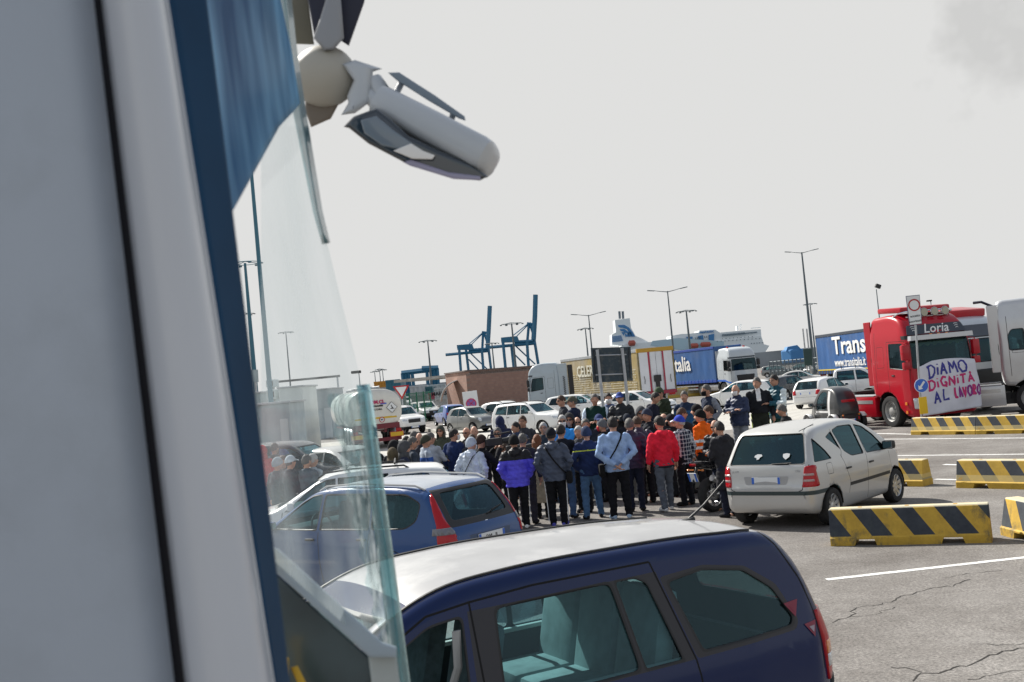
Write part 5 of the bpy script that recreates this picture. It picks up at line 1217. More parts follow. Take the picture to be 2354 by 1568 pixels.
for j in range(7): mb = MB(); mb.box2((-1.4, 1.247, 1.4+.32*j), (-.9, 1.251, 1.415+.32*j)); mb.build('fairing_rib', M_steel, tr_)
mb = MB(); mb.box2((-1.8, .7, 1.3), (-1.48, 1.2, 3.5), .05); mb.build('exhaust_stack', M_chassis, tr_)
mb = MB(); mb.tube([(-1.2+.07*math.sin(t*2.2), 1.30, 2.75-.045*t) for t in np.linspace(0, 30, 90)], .016, 5); mb.build('air_hose', M_chassis, tr_)
# its flat sleeper side as seen in the picture: a white body box with ribs
# blue lorry in the middle: tractor facing right
a = DP(1760, 905, 90); b = DP(1560, 920, 110); 
hd = R_(-71); p = G(1697, 906); root, k = tractor('white truck tractor with blue stripe pulling the blue curtain trailer, facing right', Vector((p.x, p.y, 0)), hd, P_twhite, 'iveco', 3.75)
for sg in (1, -1):
    mb = MB(); mb.prism([(-.85, 1.15), (.4, 1.1), (.9, .98), (1.3, .95), (1.3, 1.05), (.9, 1.08), (.4, 1.25), (-.85, 1.28)], sg*1.256, sg*1.262); mb.build('side_stripe', M_blue, root)
mb = MB(); mb.box2((1.452, -1.0, .86), (1.458, 1.0, .94)); mb.build('front_stripe', M_blue, root)
for y in (-.75, .75):
    mb = MB(); mb.box((.3, y, 3.80), (.18, .12, .10), None, .02); mb.build('beacon', M_redlamp, root)
hdx = Vector((math.cos(hd), math.sin(hd), 0)); rc = Vector((p.x, p.y, 0))-hdx*(3.4+11.2)
t1 = trailer('royal blue curtain trailer with white lettering, behind the white tractor facing right', rc, hd, M_tblue, rails=mat('rail_blue', (.02, .06, .30), .5))
o = put_text('TransItalia', 1.75, M_white, t1, (5.9, -1.315, 2.75), (1, 0, 0), extr=.012, bold=.03)
# blue trailer on the right, partly behind the red tractor
a, b = DP(1876, 800, 82), DP(2075, 800, 66); a.z = b.z = 0; d = b-a; hd = math.atan2(d.y, d.x); hl = Vector((-math.sin(hd), math.cos(hd), 0))
t2 = trailer('deep blue curtain trailer with white web address, left of the red truck', a+hl*1.27, hd, M_tblue, rails=mat('rail_blue2', (.03, .04, .06), .5))
o = put_text('TransItalia', 1.75, M_white, t2, (9.6, -1.315, 3.02), (1, 0, 0), extr=.012, bold=.03); o.scale = (1.6, 1, 1)
put_text('www.transitalia.it', .85, M_white, t2, (6.9, -1.315, 1.85), (1, 0, 0), extr=.010, bold=.006)
mb = MB(); mb.box2((.1, -1.31, 1.34), (13.5, -1.296, 1.42)); mb.build('yellow_band', mat('band_yellow', (.6, .45, .03), .6), t2)

# ---------------------------------------------------------------- tanker
def tanker():
    c = DP(862, 942, 54); hd = R_(105); root = thing('tanker_trailer', 'white fuel tanker seen from behind with red lettering and a yellow band', 'tanker', (c.x, c.y, 0), hd)
    zc = c.z; wt = mat('tank_white', (.66, .65, .60), .3, coat=.4, dirt=(.3, .28, .25), dscale=.8, damt=.25); L = 9.0
    def sect(x, k):
        P = []
        for i in range(40):
            a = 2*math.pi*i/40; ca, sa = math.cos(a), math.sin(a); n = 2.6
            P.append((x, 1.34*k*math.copysign(abs(ca)**(2/n), ca), zc+1.02*k*math.copysign(abs(sa)**(2/n), sa)))
        return P+[P[0]]
    mb = MB(); mb.grid([sect(-.16, .001), sect(-.15, .35), sect(-.12, .65), sect(-.06, .88), sect(0, .975), sect(.06, 1), sect(L*.5, 1), sect(L, 1), sect(L+.12, .6), sect(L+.15, .001)]); tank = mb.build('tank', wt, root, True)
    for x in (2.2, 4.4, 6.6):
        mb = MB(); mb.tube([Vector(q)+Vector((0, 0, 0)) for q in sect(x, 1.005)], .02, 5, False); mb.build('tank_rib', wt, tank)
    yb = mat('band_yellow2', (.62, .40, .02), .5)
    zz = -.42
    P = []
    for x, k in ((-.142, .45), (-.122, .66), (-.064, .885), (-.002, .985), (.06, 1.008), (L, 1.008)):
        yy = 1.24*k*(1-abs(zz/(.98*k))**2.6)**(1/2.6) if abs(zz/(.98*k)) < 1 else 0
        P.append((x, yy, k))
    for sg in (1, -1):
        mb = MB(); Q = []
        for x, yy, k in P: Q.append([(x-.012, sg*yy, zc+zz-.045), (x-.012, sg*(yy+.004), zc+zz+.045)])
        Q.insert(0, [(-.155, 0, zc+zz-.045), (-.155, 0, zc+zz+.045)]); mb.grid(Q); mb.build('yellow_band', yb, tank)
    rd = mat('letter_red', (.45, .01, .10), .5)
    put_text('SO.COM.CI.', .24, rd, root, (-.17, .14, zc+.36), (0, -1, 0), extr=.02, bold=.008)
    put_text('PRODOTTI PETROLIFERI', .098, M_ink, root, (-.17, .14, zc+.17), (0, -1, 0), extr=.02, bold=.006); put_text('CIVITAVECCHIA', .13, M_ink, root, (-.17, .14, zc+.0), (0, -1, 0), extr=.02)
    mb = MB(); mb.box((-.16, -.42, zc+.27), (.03, .3, .06)); mb.build('blue_bar', M_blue, root)
    q = thing('hazard_diamond', None, None); q.parent = root; q.location = (-.175, -.82, zc+.05)
    mb = MB(); mb.prism([(-.28, 0), (0, -.28), (.28, 0), (0, .28)], .0, .02, 'x'); mb.build('diamond_edge', M_ink, q); mb = MB(); mb.prism([(-.255, 0), (0, -.255), (.255, 0), (0, .255)], -.006, .0, 'x'); mb.build('diamond_face', M_plate, q)
    mb = MB(); mb.prism([(.02, .12), (.0, -.02), (.10, -.08), (-.14, -.08), (-.06, -.03)], -.012, -.006, 'x'); mb.prism([(.05, .06), (.01, .14), (.0, .03)], -.012, -.006, 'x'); mb.build('pictogram', M_ink, q)
    for y, t in ((.42, '70'), (-.28, '80')):
        d = thing('speed_disc', None, None); d.parent = root; d.location = (-.17, y, zc-.52)
        mb = MB(); mb.cyl((0, 0, 0), .135, .02, 24, 'x'); mb.build('disc_rim', M_redlamp, d); mb = MB(); mb.cyl((-.011, 0, 0), .10, .006, 24, 'x'); mb.build('disc_face', M_plate, d); put_text(t, .13, M_ink, d, (-.016, 0, 0), (0, -1, 0), bold=.004)
    mb = MB(); mb.box2((.5, -.32, zc+.96), (L-.5, .32, zc+1.02)); mb.box2((.4, -.35, zc+1.0), (1.6, .35, zc+1.14), .05); mb.build('walkway', M_steel, root)
    for x in (2.6, 4.8, 7.0):
        mb = MB(); mb.cyl((x, 0, zc+1.08), .3, .18, 18); mb.build('manhole', M_steel, root, True)
    mr = mat('chassis_red', (.16, .02, .03), .6)
    mb = MB(); mb.box2((-.12, -1.15, .98), (.1, 1.15, 1.24), .02); mb.box2((-.1, -1.15, .4), (.05, -.95, 1.0), .02); mb.box2((-.1, .95, .4), (.05, 1.15, 1.0), .02); mb.box2((-.1, -1.2, .36), (.02, 1.2, .54), .02)
    for sg in (1, -1): mb.box2((.1, sg*.4, .8), (L, sg*.52, 1.1))
    mb.build('chassis', mr, root)
    mb = MB(); mb.box2((.1, -1.1, 1.0), (L-.2, 1.1, zc-.85)); mb.build('saddle', mr, root)
    for sg in (1, -1):
        mb = MB(); mb.box2((-.135, sg*.65, .56), (-.11, sg*1.28, .76), .005); mb.build('reflector', mat('refl_yellow', (.7, .42, .02), .5), root); mb = MB(); mb.box2((-.13, sg*.62, .53), (-.115, sg*1.31, .79), .005); mb.build('reflector_edge', M_redlamp, root)
        mb = MB(); mb.box2((-.15, sg*.95, .80), (-.11, sg*1.2, .95), .01); mb.build('tail_lamp', M_redlamp, root)
    t, ri = wheel_meshes(.50, .34, 0, 'steel_rim')
    for x in (1.4, 2.7, 4.0):
        for sg in (1, -1):
            o = me_obj('wheel', t, root); o.location = (x, sg*1.02, .5); o.rotation_euler = (0, 0, 0 if sg > 0 else math.pi); me_obj('rim', ri, o)
            mb = MB(); P = []
            for q_ in range(9):
                a = math.pi*(.05+.9*q_/8); P.append([(x+.58*math.cos(a), sg*y, .5+.58*math.sin(a)) for y in (.8, 1.22)])
            mb.grid(P); o = mb.build('mudguard', M_steel, root, True); md = o.modifiers.new('s', 'SOLIDIFY'); md.thickness = .015
    for sg in (1, -1):
        mb = MB(); mb.tube([(.1, sg*.5, zc+.98), (.05, sg*.5, zc+1.5)] if False else [(.2, sg*.34, zc+1.02), (.2, sg*.34, zc+1.15), (L-.5, sg*.34, zc+1.15)], .015, 5); mb.build('hand_rail', M_steel, root)
tanker()
# ================================================================ port background
def c1(x, y): return ((1600+x/3.136)/1.6631, (1050+y/3.136)/1.6631)
def c2(x, y): return ((2100+x/3.136)/1.6631, (1050+y/3.136)/1.6631)
def c3(x, y): return ((2500+x/3.136)/1.6631, (1050+y/3.136)/1.6631)
def c4(x, y): return ((3000+x/2.2404)/1.6631, (1000+y/2.2404)/1.6631)
def cl(x, y): return ((1300+x/3.485)/1.6631, (1350+y/3.485)/1.6631)
def cg(x, y): return ((900+x/1.96)/1.6631, (1300+y/1.96)/1.6631)
def ptube(mb, pts, Y, r, n=6, sq=1.0):
    mb.tube([DP(*p, Y if not isinstance(Y, (list, tuple)) else Y[i]) for i, p in enumerate(pts)], r, n, True, sq)
def pprism(mb, pts, Y, T):
    """outline at distance Y, with real thickness T away from us"""
    a = [DP(*p, Y) for p in pts]; n = len(a); b = [q+Vector((0, T, 0)) for q in a]
    mb.add(a+b, [tuple(range(n)), tuple(range(2*n-1, n-1, -1))]+[(i, (i+1) % n, n+(i+1) % n, n+i) for i in range(n)])
M_crane = mat('crane_blue', (.035, .16, .27), .6, var=.1, vscale=.1)
def sts_crane(label, Y, boom, legs, apex, house, girder, beams, braces):
    g = DP(*legs[0][-1], Y); root = thing('ship_to_shore_crane', label, 'crane', (0, 0, 0), 0, 'blue quay cranes')
    mb = MB(); ptube(mb, boom, Y-8, 2.3, 4, 1.0); ptube(mb, boom, Y+8, 1.9, 4); mb.build('boom', M_crane, root)
    for i, l in enumerate(legs):
        mb = MB(); pts = [DP(*q, Y+(12 if i % 2 else -12)) for q in l]; pts.append(Vector((pts[-1].x, pts[-1].y, -2.0))); mb.tube(pts, 1.4, 4); mb.build('leg', M_crane, root)
    mb = MB()
    for a in apex: ptube(mb, a, Y, 1.3, 4)
    mb.build('apex_frame', M_crane, root)
    mb = MB(); pprism(mb, house, Y-7, 14); mb.build('machine_house', M_crane, root)
    for q in girder:
        mb = MB(); ptube(mb, q, Y-6, 1.5, 4); ptube(mb, q, Y+6, 1.5, 4); mb.build('girder', M_crane, root)
    for q in beams:
        mb = MB(); ptube(mb, q, Y, .55, 4); mb.build('stay', M_crane, root)
    for q in braces:
        mb = MB(); ptube(mb, q, Y+6, .7, 4); mb.build('brace', M_crane, root)
C = lambda L: [c1(*p) for p in L]
sts_crane('blue quay crane with raised boom, the left and lower of the pair', 1150, C([(855, 375), (843, 640), (828, 890)]), [C([(488, 890), (508, 1160)]), C([(568, 890), (600, 1150)]), C([(758, 880), (778, 1140)]), C([(835, 850), (868, 1120)])],
    [C([(775, 690), (765, 890)]), C([(785, 690), (835, 840)]), C([(760, 690), (840, 700)])], C([(458, 845), (640, 830), (660, 885), (640, 900), (465, 900)]), [C([(325, 962), (560, 940), (830, 915)]), C([(600, 905), (830, 890)])], [C([(775, 690), (605, 832)]), C([(775, 700), (640, 832)])], [C([(600, 1015), (720, 1140)]), C([(625, 945), (820, 1130)])])
sts_crane('blue quay crane with raised boom, the right and taller of the pair', 1050, C([(1403, 240), (1396, 500), (1380, 780)]), [C([(1012, 800), (1042, 1110)]), C([(1112, 830), (1142, 1110)]), C([(1300, 790), (1318, 1085)]), C([(1385, 760), (1437, 1080)])],
    [C([(1325, 575), (1305, 800)]), C([(1330, 575), (1380, 720)]), C([(1300, 585), (1400, 600)])], C([(988, 755), (1185, 735), (1208, 795), (1180, 805), (992, 812)]), [C([(855, 872), (1100, 850), (1385, 825)]), C([(1150, 808), (1385, 795)])], [C([(1325, 580), (1135, 728)]), C([(1325, 590), (1180, 735)])], [C([(1150, 955), (1280, 1085)]), C([(1170, 860), (1400, 1075)])])
# rail-mounted yard gantry
Yg = 480; root = thing('yard_gantry', 'low blue yard gantry crane left of the brick building', 'crane', (0, 0, 0), 0, 'blue quay cranes'); LC = lambda L: [cl(*p) for p in L]
for x0, y0, x1 in ((830, 270, 848), (872, 262, 890), (910, 258, 930), (958, 250, 980), (1158, 240, 1172), (1205, 200, 1222), (1250, 205, 1265), (1295, 200, 1310)):
    mb = MB(); a = DP(*cl(x0, y0), Yg); b = DP(*cl(x1, 430), Yg); mb.tube([a, b, Vector((b.x, b.y, 0))], .75, 4); mb.build('leg', M_crane, root)
for a, b in (((818, 268), (1180, 225)), ((1090, 205), (1308, 195)), ((1180, 228), (1300, 205))):
    mb = MB(); ptube(mb, LC([a, b]), Yg, 1.1, 4); ptube(mb, LC([a, b]), Yg+9, 1.1, 4); mb.build('beam', M_crane, root)
mb = MB(); pprism(mb, LC([(1100, 190), (1180, 178), (1185, 225), (1105, 230)]), Yg, 6); mb.build('trolley', M_crane, root)

# ---------------------------------------------------------------- ferry
M_shipw = mat('ship_white', (.82, .85, .86), .6); M_shipb = mat('ship_blue', (.06, .22, .48), .6); M_shipt = mat('ship_pale_blue', (.45, .60, .68), .6); M_shipd = mat('ship_window', (.05, .10, .14), .3); M_orange = mat('lifeboat_orange', (.45, .10, .07), .6)
Ys = 1150; ship = thing('ferry_ship', 'large white ferry with blue bands moored behind the lorries', 'ship', (0, 0, 0))
def sp(name, pts, m, Y=Ys, T=26, par=ship):
    mb = MB(); pprism(mb, pts, Y, T*1.5); return mb.build(name, m, par)
hull = sp('hull', [c3(*p) for p in [(-560, 960), (-330, 830), (60, 800), (200, 800), (860, 790), (1285, 730), (1320, 835), (1385, 852), (1335, 930), (1300, 1090), (-560, 1130)]], M_shipw, Ys, 28)
sup = sp('superstructure', [c3(*p) for p in [(195, 810), (205, 735), (330, 712), (440, 708), (540, 690), (545, 672), (735, 660), (790, 695), (1050, 672), (1282, 655), (1288, 745), (860, 800)]], M_shipw, Ys+2, 22)
fun = sp('funnel', [c2(*p) for p in [(752, 840), (748, 720), (800, 690), (785, 545), (965, 522), (980, 640), (1035, 735), (1120, 770), (1200, 815), (1200, 860)]], M_shipw, Ys+4, 16)
for i, (a, b) in enumerate(((605, 632), (652, 676), (690, 712))):
    off = i*22; P = [(822+off, a), (900, a-3 if i == 0 else a), (955-i*14, a+30), (1000-i*20, 690), (1030-i*35, 742), (990-i*38, 745), (965-i*30, 700), (930-i*20, b+20), (885, b+5), (835+off, b)]
    sp('funnel_stripe', [c2(*p) for p in P], M_shipb, Ys+3.2, 1.0, fun)
for j in range(6):
    sp('louvre', [c2(755, 742+j*12), c2(862+j*4, 728+j*12), c2(866+j*4, 735+j*12), c2(756, 749+j*12)], M_shipb, Ys+3.4, .8, fun)
for x in (843, 883):
    mb = MB(); ptube(mb, [c2(x-3, 440), c2(x+3, 530)], Ys+10, 1.3, 10); mb.build('exhaust_pipe', mat('pipe_grey', (.14, .17, .2), .5), fun)
for q in ([(1645, 745), (1718, 742), (1722, 840), (1665, 845)], [(1785, 735), (1842, 725), (1858, 830), (1800, 838)], [(1912, 722), (1978, 708), (1975, 815), (1915, 825)]):
    sp('blue_panel', [c2(*p) for p in q], M_shipb, Ys-.4, 1.0, sup)
sp('blue_stripe', [c3(*p) for p in [(-20, 795), (300, 760), (840, 800), (840, 850), (330, 905), (-40, 850)]], M_shipt, Ys-.5, 1.0, hull)
for x0, x1, y in ((690, 790, 850), (810, 940, 835)):
    mb = MB(); a, b = DP(*c2(1000+x0, y+5), Ys-3), DP(*c2(1000+x1, y), Ys-3); mb.tube([a, a.lerp(b, .12), a.lerp(b, .88), b], [.6, 2.6, 2.6, .6], 8); mb.build('lifeboat', M_orange, ship)
mb = MB(); a, b = DP(*c2(945, 825), Ys-3), DP(*c2(1035, 818), Ys-3); mb.tube([a, a.lerp(b, .15), a.lerp(b, .85), b], [.8, 3.0, 3.0, .8], 8); mb.build('lifeboat', M_orange, ship)
wm = None
def win(p, w_, h, par):
    global wm
    if wm is None: q = MB(); q.box((0, 0, 0), (1, .5, 1)); wm = q.mesh('window', M_shipd)
    c = DP(*p, Ys-.5); o = me_obj('window', wm, par); q_ = Ys/2500/5.215; o.location = c; o.scale = (w_*q_, 2, h*q_)
for i in range(27): win(c3(820+i*10.2, 727-i*.95), 5, 26, sup)
for i in range(11): win(c3(1092+i*14, 705-i*1.5), 9, 14, sup)
for r, (x0, x1, y0, n) in enumerate(((820, 1180, 768, 9), (760, 1270, 800, 12), (1170, 1300, 825, 5))):
    for i in range(n): win(c3(x0+(x1-x0)*i/(n-1), y0-(x1-x0)*i/(n-1)*.07), 7, 9, sup)
for x in (500, 520, 540, 560, 610, 630): win(c3(x, 765-(x-500)*.15), 5, 24, sup)
put_text('FANTASTIC', 2.9, M_shipb, ship, DP(*c3(635, 688), Ys+1.0), (math.cos(0), 0, 0), (0, 0, 1), extr=.3, bold=.1)
mb = MB(); ptube(mb, [c3(1040, 590), c3(1042, 665)], Ys+8, .4, 5); ptube(mb, [c3(1025, 605), c3(1055, 602)], Ys+8, .3, 5); pprism(mb, [c3(990, 620), c3(1010, 615), c3(1012, 665), c3(992, 668)], Ys+8, 5); mb.build('radar_mast', M_shipw, ship)
sp('deck_rail', [c3(1160, 640), c3(1280, 632), c3(1280, 637), c3(1160, 645)], M_shipt, Ys+2, .6)
# breakwater wall across the harbour
mb = MB(); Yb = 640; P = []
for x in np.linspace(-700, 900, 9): P.append(x)
zb = DP(1800, 805, Yb).z; mb.box2((-100, Yb, -3), (900, Yb+14, zb)); tag(mb.build('breakwater', mat('breakwater_stone', (.30, .31, .32), .9, var=.25, vscale=.05)), 'long grey harbour breakwater wall behind the ferry bow', 'wall')
mb = MB(); c = DP(*c3(1665, 955), 560); mb.box((c.x, c.y, c.z-1), (9, 8, 7), Matrix.Rotation(.5, 3, 'Z'), .8); mb.prism([(c.x-4, c.z+2), (c.x+4, c.z+2), (c.x+2, c.z+4.5), (c.x-3, c.z+4)], c.y-3, c.y+3); tag(mb.build('blue_boathouse', M_shipb), 'small blue hut on the breakwater, left of the far dark sign back', 'hut')

# ---------------------------------------------------------------- lamp masts
M_mast = mat('mast_steel', (.10, .13, .15), .55, .3); M_mastb = mat('mast_teal', (.05, .16, .22), .5, .2)
def mast(label, top, Y, r=.11, kind='ring', arm=1.6, m=None):
    c = DP(*top, Y); m = m or M_mast; root = thing('lamp_mast', label, 'lamp post', (c.x, c.y, 0), 0, 'port lamp masts'); H = c.z
    mb = MB(); mb.tube([(0, 0, 0), (0, 0, H*.5), (0, 0, H)], [r*1.25, r, r*.6], 10); mb.build('pole', m, root, True)
    mb = MB(); mb.cyl((0, 0, .03), r*2.4, .06, 12); mb.build('base_plate', m, root)
    if kind == 'arms':
        for sg in (1, -1):
            mb = MB(); mb.tube([(0, 0, H-.1), (sg*arm*.6, 0, H+.05), (sg*arm, 0, H+.18)], [.05, .035, .03], 6); mb.build('arm', m, root)
            mb = MB(); mb.box((sg*(arm+.3), 0, H+.2), (.8, .26, .09), Matrix.Rotation(R_(-8)*sg, 3, 'Y'), .05); mb.build('lamp_head', m, root)
    elif kind == 'ring':
        mb = MB(); mb.lathe([(arm*.9, H-.05), (arm, H), (arm*.9, H+.05), (arm*.8, H)], 16, 'z', close=True)
        for k in range(4): a = math.pi/4+math.pi/2*k; mb.tube([(0, 0, H+.2), (arm*.9*math.cos(a), arm*.9*math.sin(a), H)], .04, 5)
        mb.build('head_frame', m, root)
        for k in range(6):
            a = 2*math.pi*k/6; mb = MB(); mb.box((arm*math.cos(a), arm*math.sin(a), H-.15), (.36, .36, .18), Matrix.Rotation(a, 3, 'Z'), .06); mb.build('floodlight', m, root)
    elif kind == 'flood':
        mb = MB(); mb.box((.1, -.1, H+.2), (.38, .25, .28), Matrix.Rotation(R_(25), 3, 'Y'), .05); mb.build('floodlight', M_black, root)
    elif kind == 'camera':
        mb = MB(); mb.box((-.15, 0, H), (.55, .22, .16), None, .05); mb.build('camera_head', M_black, root)
    return root
mast('thick teal lamp mast rising behind the glass pane, nearest of all masts', (560, 190), 52, .105, 'ring', 1.2, M_mastb)
mast('lamp mast with round head, second from the blue window frame', (563, 605), 130, .26, 'ring', 2.0, M_mastb)
mast('distant lamp mast with round head at the blue window frame', (560, 722), 220, .26, 'ring', 2.2)
mast('very thin far lamp mast right of the thick teal mast', (657, 764), 300, .2, 'ring', 2.0)
mast('lamp mast above the yard gantry, left of the brick building', c1(110, 795), 230, .2, 'ring', 1.8)
mast('lamp mast between the two blue quay cranes', c1(1116, 588), 190, .2, 'ring', 1.9)
mast('short thin lamp mast under the left quay crane', c1(880, 825), 260, .2, 'ring', 1.6)
mast('double-arm lamp mast left of the ferry funnel', c2(470, 483), 135, .10, 'arms', 1.5)
mast('thin lamp mast with small head left of the ferry funnel', c2(432, 648), 230, .18, 'ring', 1.6)
mast('double-arm lamp mast above the gold trailer doors', c2(1417, 197), 118, .10, 'arms', 1.5)
mast('lamp mast with round head in front of the ferry', c2(1642, 437), 200, .22, 'ring', 1.8)
mast('tallest double-arm lamp mast standing by the far car park fence', (1843, 580), 140, .16, 'arms', 1.5)
mast('thin mast close right of the tallest double-arm lamp', c3(1872, 352), 330, .22, 'ring', 2.0)
mast('short floodlight mast above the deep blue trailer', c4(785, 238), 75, .05, 'flood', 1)
mast('thin camera mast above the red truck cab', c4(1250, 335), 110, .06, 'camera')
mast('bent lamp mast standing above the tanker', cl(250, 250), 60, .035, 'camera')
for i, (x, y) in enumerate(((460, 245), (525, 215), (565, 222))): mast(('thin far mast left of the teal container', 'thin far mast over the orange container', 'thin far mast right of its two neighbours over the orange container')[i], cl(x, y), 330, .15, 'ring', 1.2)

# ---------------------------------------------------------------- brick building
def brick_mat():
    m = bpy.data.materials.new('brick'); m.use_nodes = True; n = m.node_tree; L = n.links.new; b = n.nodes['Principled BSDF']
    tc = n.nodes.new('ShaderNodeTexCoord'); mp = n.nodes.new('ShaderNodeMapping'); mp.inputs['Rotation'].default_value = (math.pi/2, 0, 0); L(tc.outputs['Object'], mp.inputs[0])
    t = n.nodes.new('ShaderNodeTexBrick'); t.inputs['Scale'].default_value = 1; t.inputs['Brick Width'].default_value = .5; t.inputs['Row Height'].default_value = .22; t.inputs['Mortar Size'].default_value = .012
    t.inputs['Color1'].default_value = (.36, .215, .165, 1); t.inputs['Color2'].default_value = (.30, .175, .135, 1); t.inputs['Mortar'].default_value = (.26, .19, .16, 1); L(mp.outputs[0], t.inputs['Vector'])
    L(t.outputs['Color'], b.inputs['Base Color']); b.inputs['Roughness'].default_value = .9; return m
M_brick = brick_mat()
def brick_building():
    Y0 = 92; a = DP(*c1(358, 1195), Y0+6); k = DP(*c1(606, 1160), Y0); e = DP(*c1(1480, 1065), Y0+12); H = k.z
    root = thing('brick_building', 'low flat-roofed brown brick building behind the parked cars', 'building', (k.x, k.y, 0))
    d1 = Vector((e.x-k.x, e.y-k.y, 0)); L1 = d1.length; d1.normalize(); d2 = Vector((a.x-k.x, a.y-k.y, 0)); L2 = d2.length; d2.normalize(); back = Vector((-d1.y, d1.x, 0))
    for d, L, nm in ((d1, L1, 0), (d2, L2, 1)):
        mb = MB(); mb.box2((0, 0, 0), (L, .3, H)); o = mb.build('wall', M_brick, root); o.rotation_euler = (0, 0, math.atan2(d.y, d.x)); 
        if nm: o.location = (-.0, .0, 0); mb = MB()
        mb = MB(); mb.box2((-.05, -.06, H), (L+.05, .4, H+.12)); c = mb.build('coping', mat('coping_brown', (.13, .10, .09), .8), root); c.rotation_euler = o.rotation_euler
    mb = MB(); P = [(0, 0), (d1.x*L1, d1.y*L1), (d1.x*L1+back.x*12, d1.y*L1+back.y*12), (d2.x*L2+back.x*6, d2.y*L2+back.y*6), (d2.x*L2, d2.y*L2)]
    mb.prism(P, H-.3, H-.05, 'z'); mb.build('roof', M_conc, root)
    for t in (.28, .55, .80):
        p = d2*(L2*(1-t)); mb = MB(); mb.box((p.x, p.y-.12, 1.35), (.7, .08, 2.2), Matrix.Rotation(math.atan2(d2.y, d2.x), 3, 'Z')); f = mb.build('door', mat('door_brown', (.07, .04, .035), .6), root)
        mb = MB(); mb.box((p.x, p.y-.17, 1.6), (.4, .04, 1.2), Matrix.Rotation(math.atan2(d2.y, d2.x), 3, 'Z')); mb.build('pane', M_glassd, f)
    # white arched canopy at the left end
    p = d2*(L2*.62); mb = MB(); P = []
    for i in range(9):
        an = R_(8+74*i/8); P.append([(p.x-1.9*math.cos(an)+.4, p.y-.1-yy, H-2.6+2.0*math.sin(an)) for yy in (0, 2.2)])
    mb.grid(P); o = mb.build('canopy', M_white, root, True); md = o.modifiers.new('s', 'SOLIDIFY'); md.thickness = .06
    p = d2*(L2*.25); mb = MB(); mb.tube([(p.x, p.y, H-1.0), (p.x, p.y-.5, H-.9), (p.x+.6, p.y-.6, H-1.05)], .05, 6); mb.build('wall_lamp', M_steel, root)
brick_building()

# ---------------------------------------------------------------- containers, sheds and fence on the left of it
def container(label, pts, Y, T, col, name='shipping_container', txt=None):
    root = thing(name, label, 'container', (0, 0, 0), 0, 'containers in the yard'); P = [DP(*p, Y) for p in pts]
    x0, x1 = min(p.x for p in P), max(p.x for p in P); z0, z1 = min(p.z for p in P), max(p.z for p in P); root.location = (x0, Y, 0)
    m = mat('cont_'+label[:14], col, .6, var=.1, vscale=1); W = x1-x0; mb = MB(); n = max(8, int(W/.28)); Q = []
    for i in range(n*2+1): Q.append([(W*i/(2*n), (.0 if (i//1) % 4 < 2 else .06), z) for z in (z0, z1)])
    mb.grid(Q); mb.build('corrugated_side', m, root)
    mb = MB(); mb.box2((0, .08, z0), (W, T, z1)); mb.build('body', m, root)
    for z in (z0, z1):
        mb = MB(); mb.box2((-.02, -.03, z-.1), (W+.02, .1, z+.1)); mb.build('frame_rail', m, root)
    if z0 > .3:
        mb = MB(); mb.box2((.1, .2, 0), (W-.1, T-.2, z0)); mb.build('stacked_base', M_steel, root)
    if txt: put_text(txt, (z1-z0)*.5, M_ink, root, (W/2, -.05, (z0+z1)/2), (1, 0, 0), extr=.01, bold=.01)
container('teal shipping container above the tanker', LC([(615, 375), (800, 365), (805, 480), (615, 490)]), 120, 6, (.02, .13, .19))
container('orange shipping container left of the teal one', LC([(455, 395), (612, 385), (612, 440), (455, 445)]), 124, 6, (.50, .22, .02))
container('white container with dark lettering in front of the brick building corner', LC([(1262, 478), (1420, 468), (1425, 600), (1265, 610)]), 112, 6, (.45, .50, .52), txt='MAERSK')
container('long white container behind the green fence', LC([(930, 455), (1160, 430), (1165, 545), (935, 560)]), 126, 6, (.62, .63, .63))
container('white container with teal end, second behind the green fence', LC([(1165, 440), (1400, 415), (1400, 470), (1170, 530)]), 128, 6, (.60, .62, .62))
container('dark teal container between two white ones', LC([(1140, 462), (1228, 455), (1228, 520), (1140, 530)]), 124, 6, (.03, .12, .15))
container('dark red container low behind the fence', LC([(1185, 545), (1262, 540), (1262, 600), (1185, 605)]), 116, 6, (.25, .05, .08))
M_gfence = mat('fence_green', (.02, .16, .09), .6)
def post_fence(label, p0, p1, Y0, Y1, n, h, m, name='metal_fence', bars=5):
    a, b = DP(*p0, Y0), DP(*p1, Y1); a.z = b.z = 0; root = thing(name, label, 'fence', a); d = b-a
    for i in range(n+1):
        q = d*(i/n); mb = MB(); mb.box((q.x, q.y, h/2), (.09, .09, h)); mb.build('post', m, root)
    for z in (h-.1, h*.5, .2):
        mb = MB(); mb.tube([(0, 0, z), tuple(d*1.0)[:2]+(z,)], .035, 5); mb.build('rail', m, root)
    nb = n*bars*2; mb = MB()
    for i in range(nb): q = d*(i/nb); mb.tube([(q.x, q.y, .15), (q.x, q.y, h-.1)], .012, 4, False)
    tag(mb.build('mesh_bars', m, root), kind='stuff')
post_fence('green metal fence behind the pale off-roader', cl(820, 560), cl(1200, 520), 88, 94, 4, 2.6, M_gfence)
post_fence('dark metal fence of the far car park, under the ferry bow', c3(1385, 1100), c3(1960, 1050), 118, 112, 12, 2.3, M_mast)
# striped wall next to the brick building
a = DP(*cl(1200, 690), 104); mb = MB(); mb.box((a.x+2.2, a.y, .45), (5.2, .4, .9), Matrix.Rotation(.1, 3, 'Z'), .03); o = mb.build('striped_wall', stripe_mat('stripes_far', False)); tag(o, 'low black and yellow striped wall left of the brick building', 'wall')

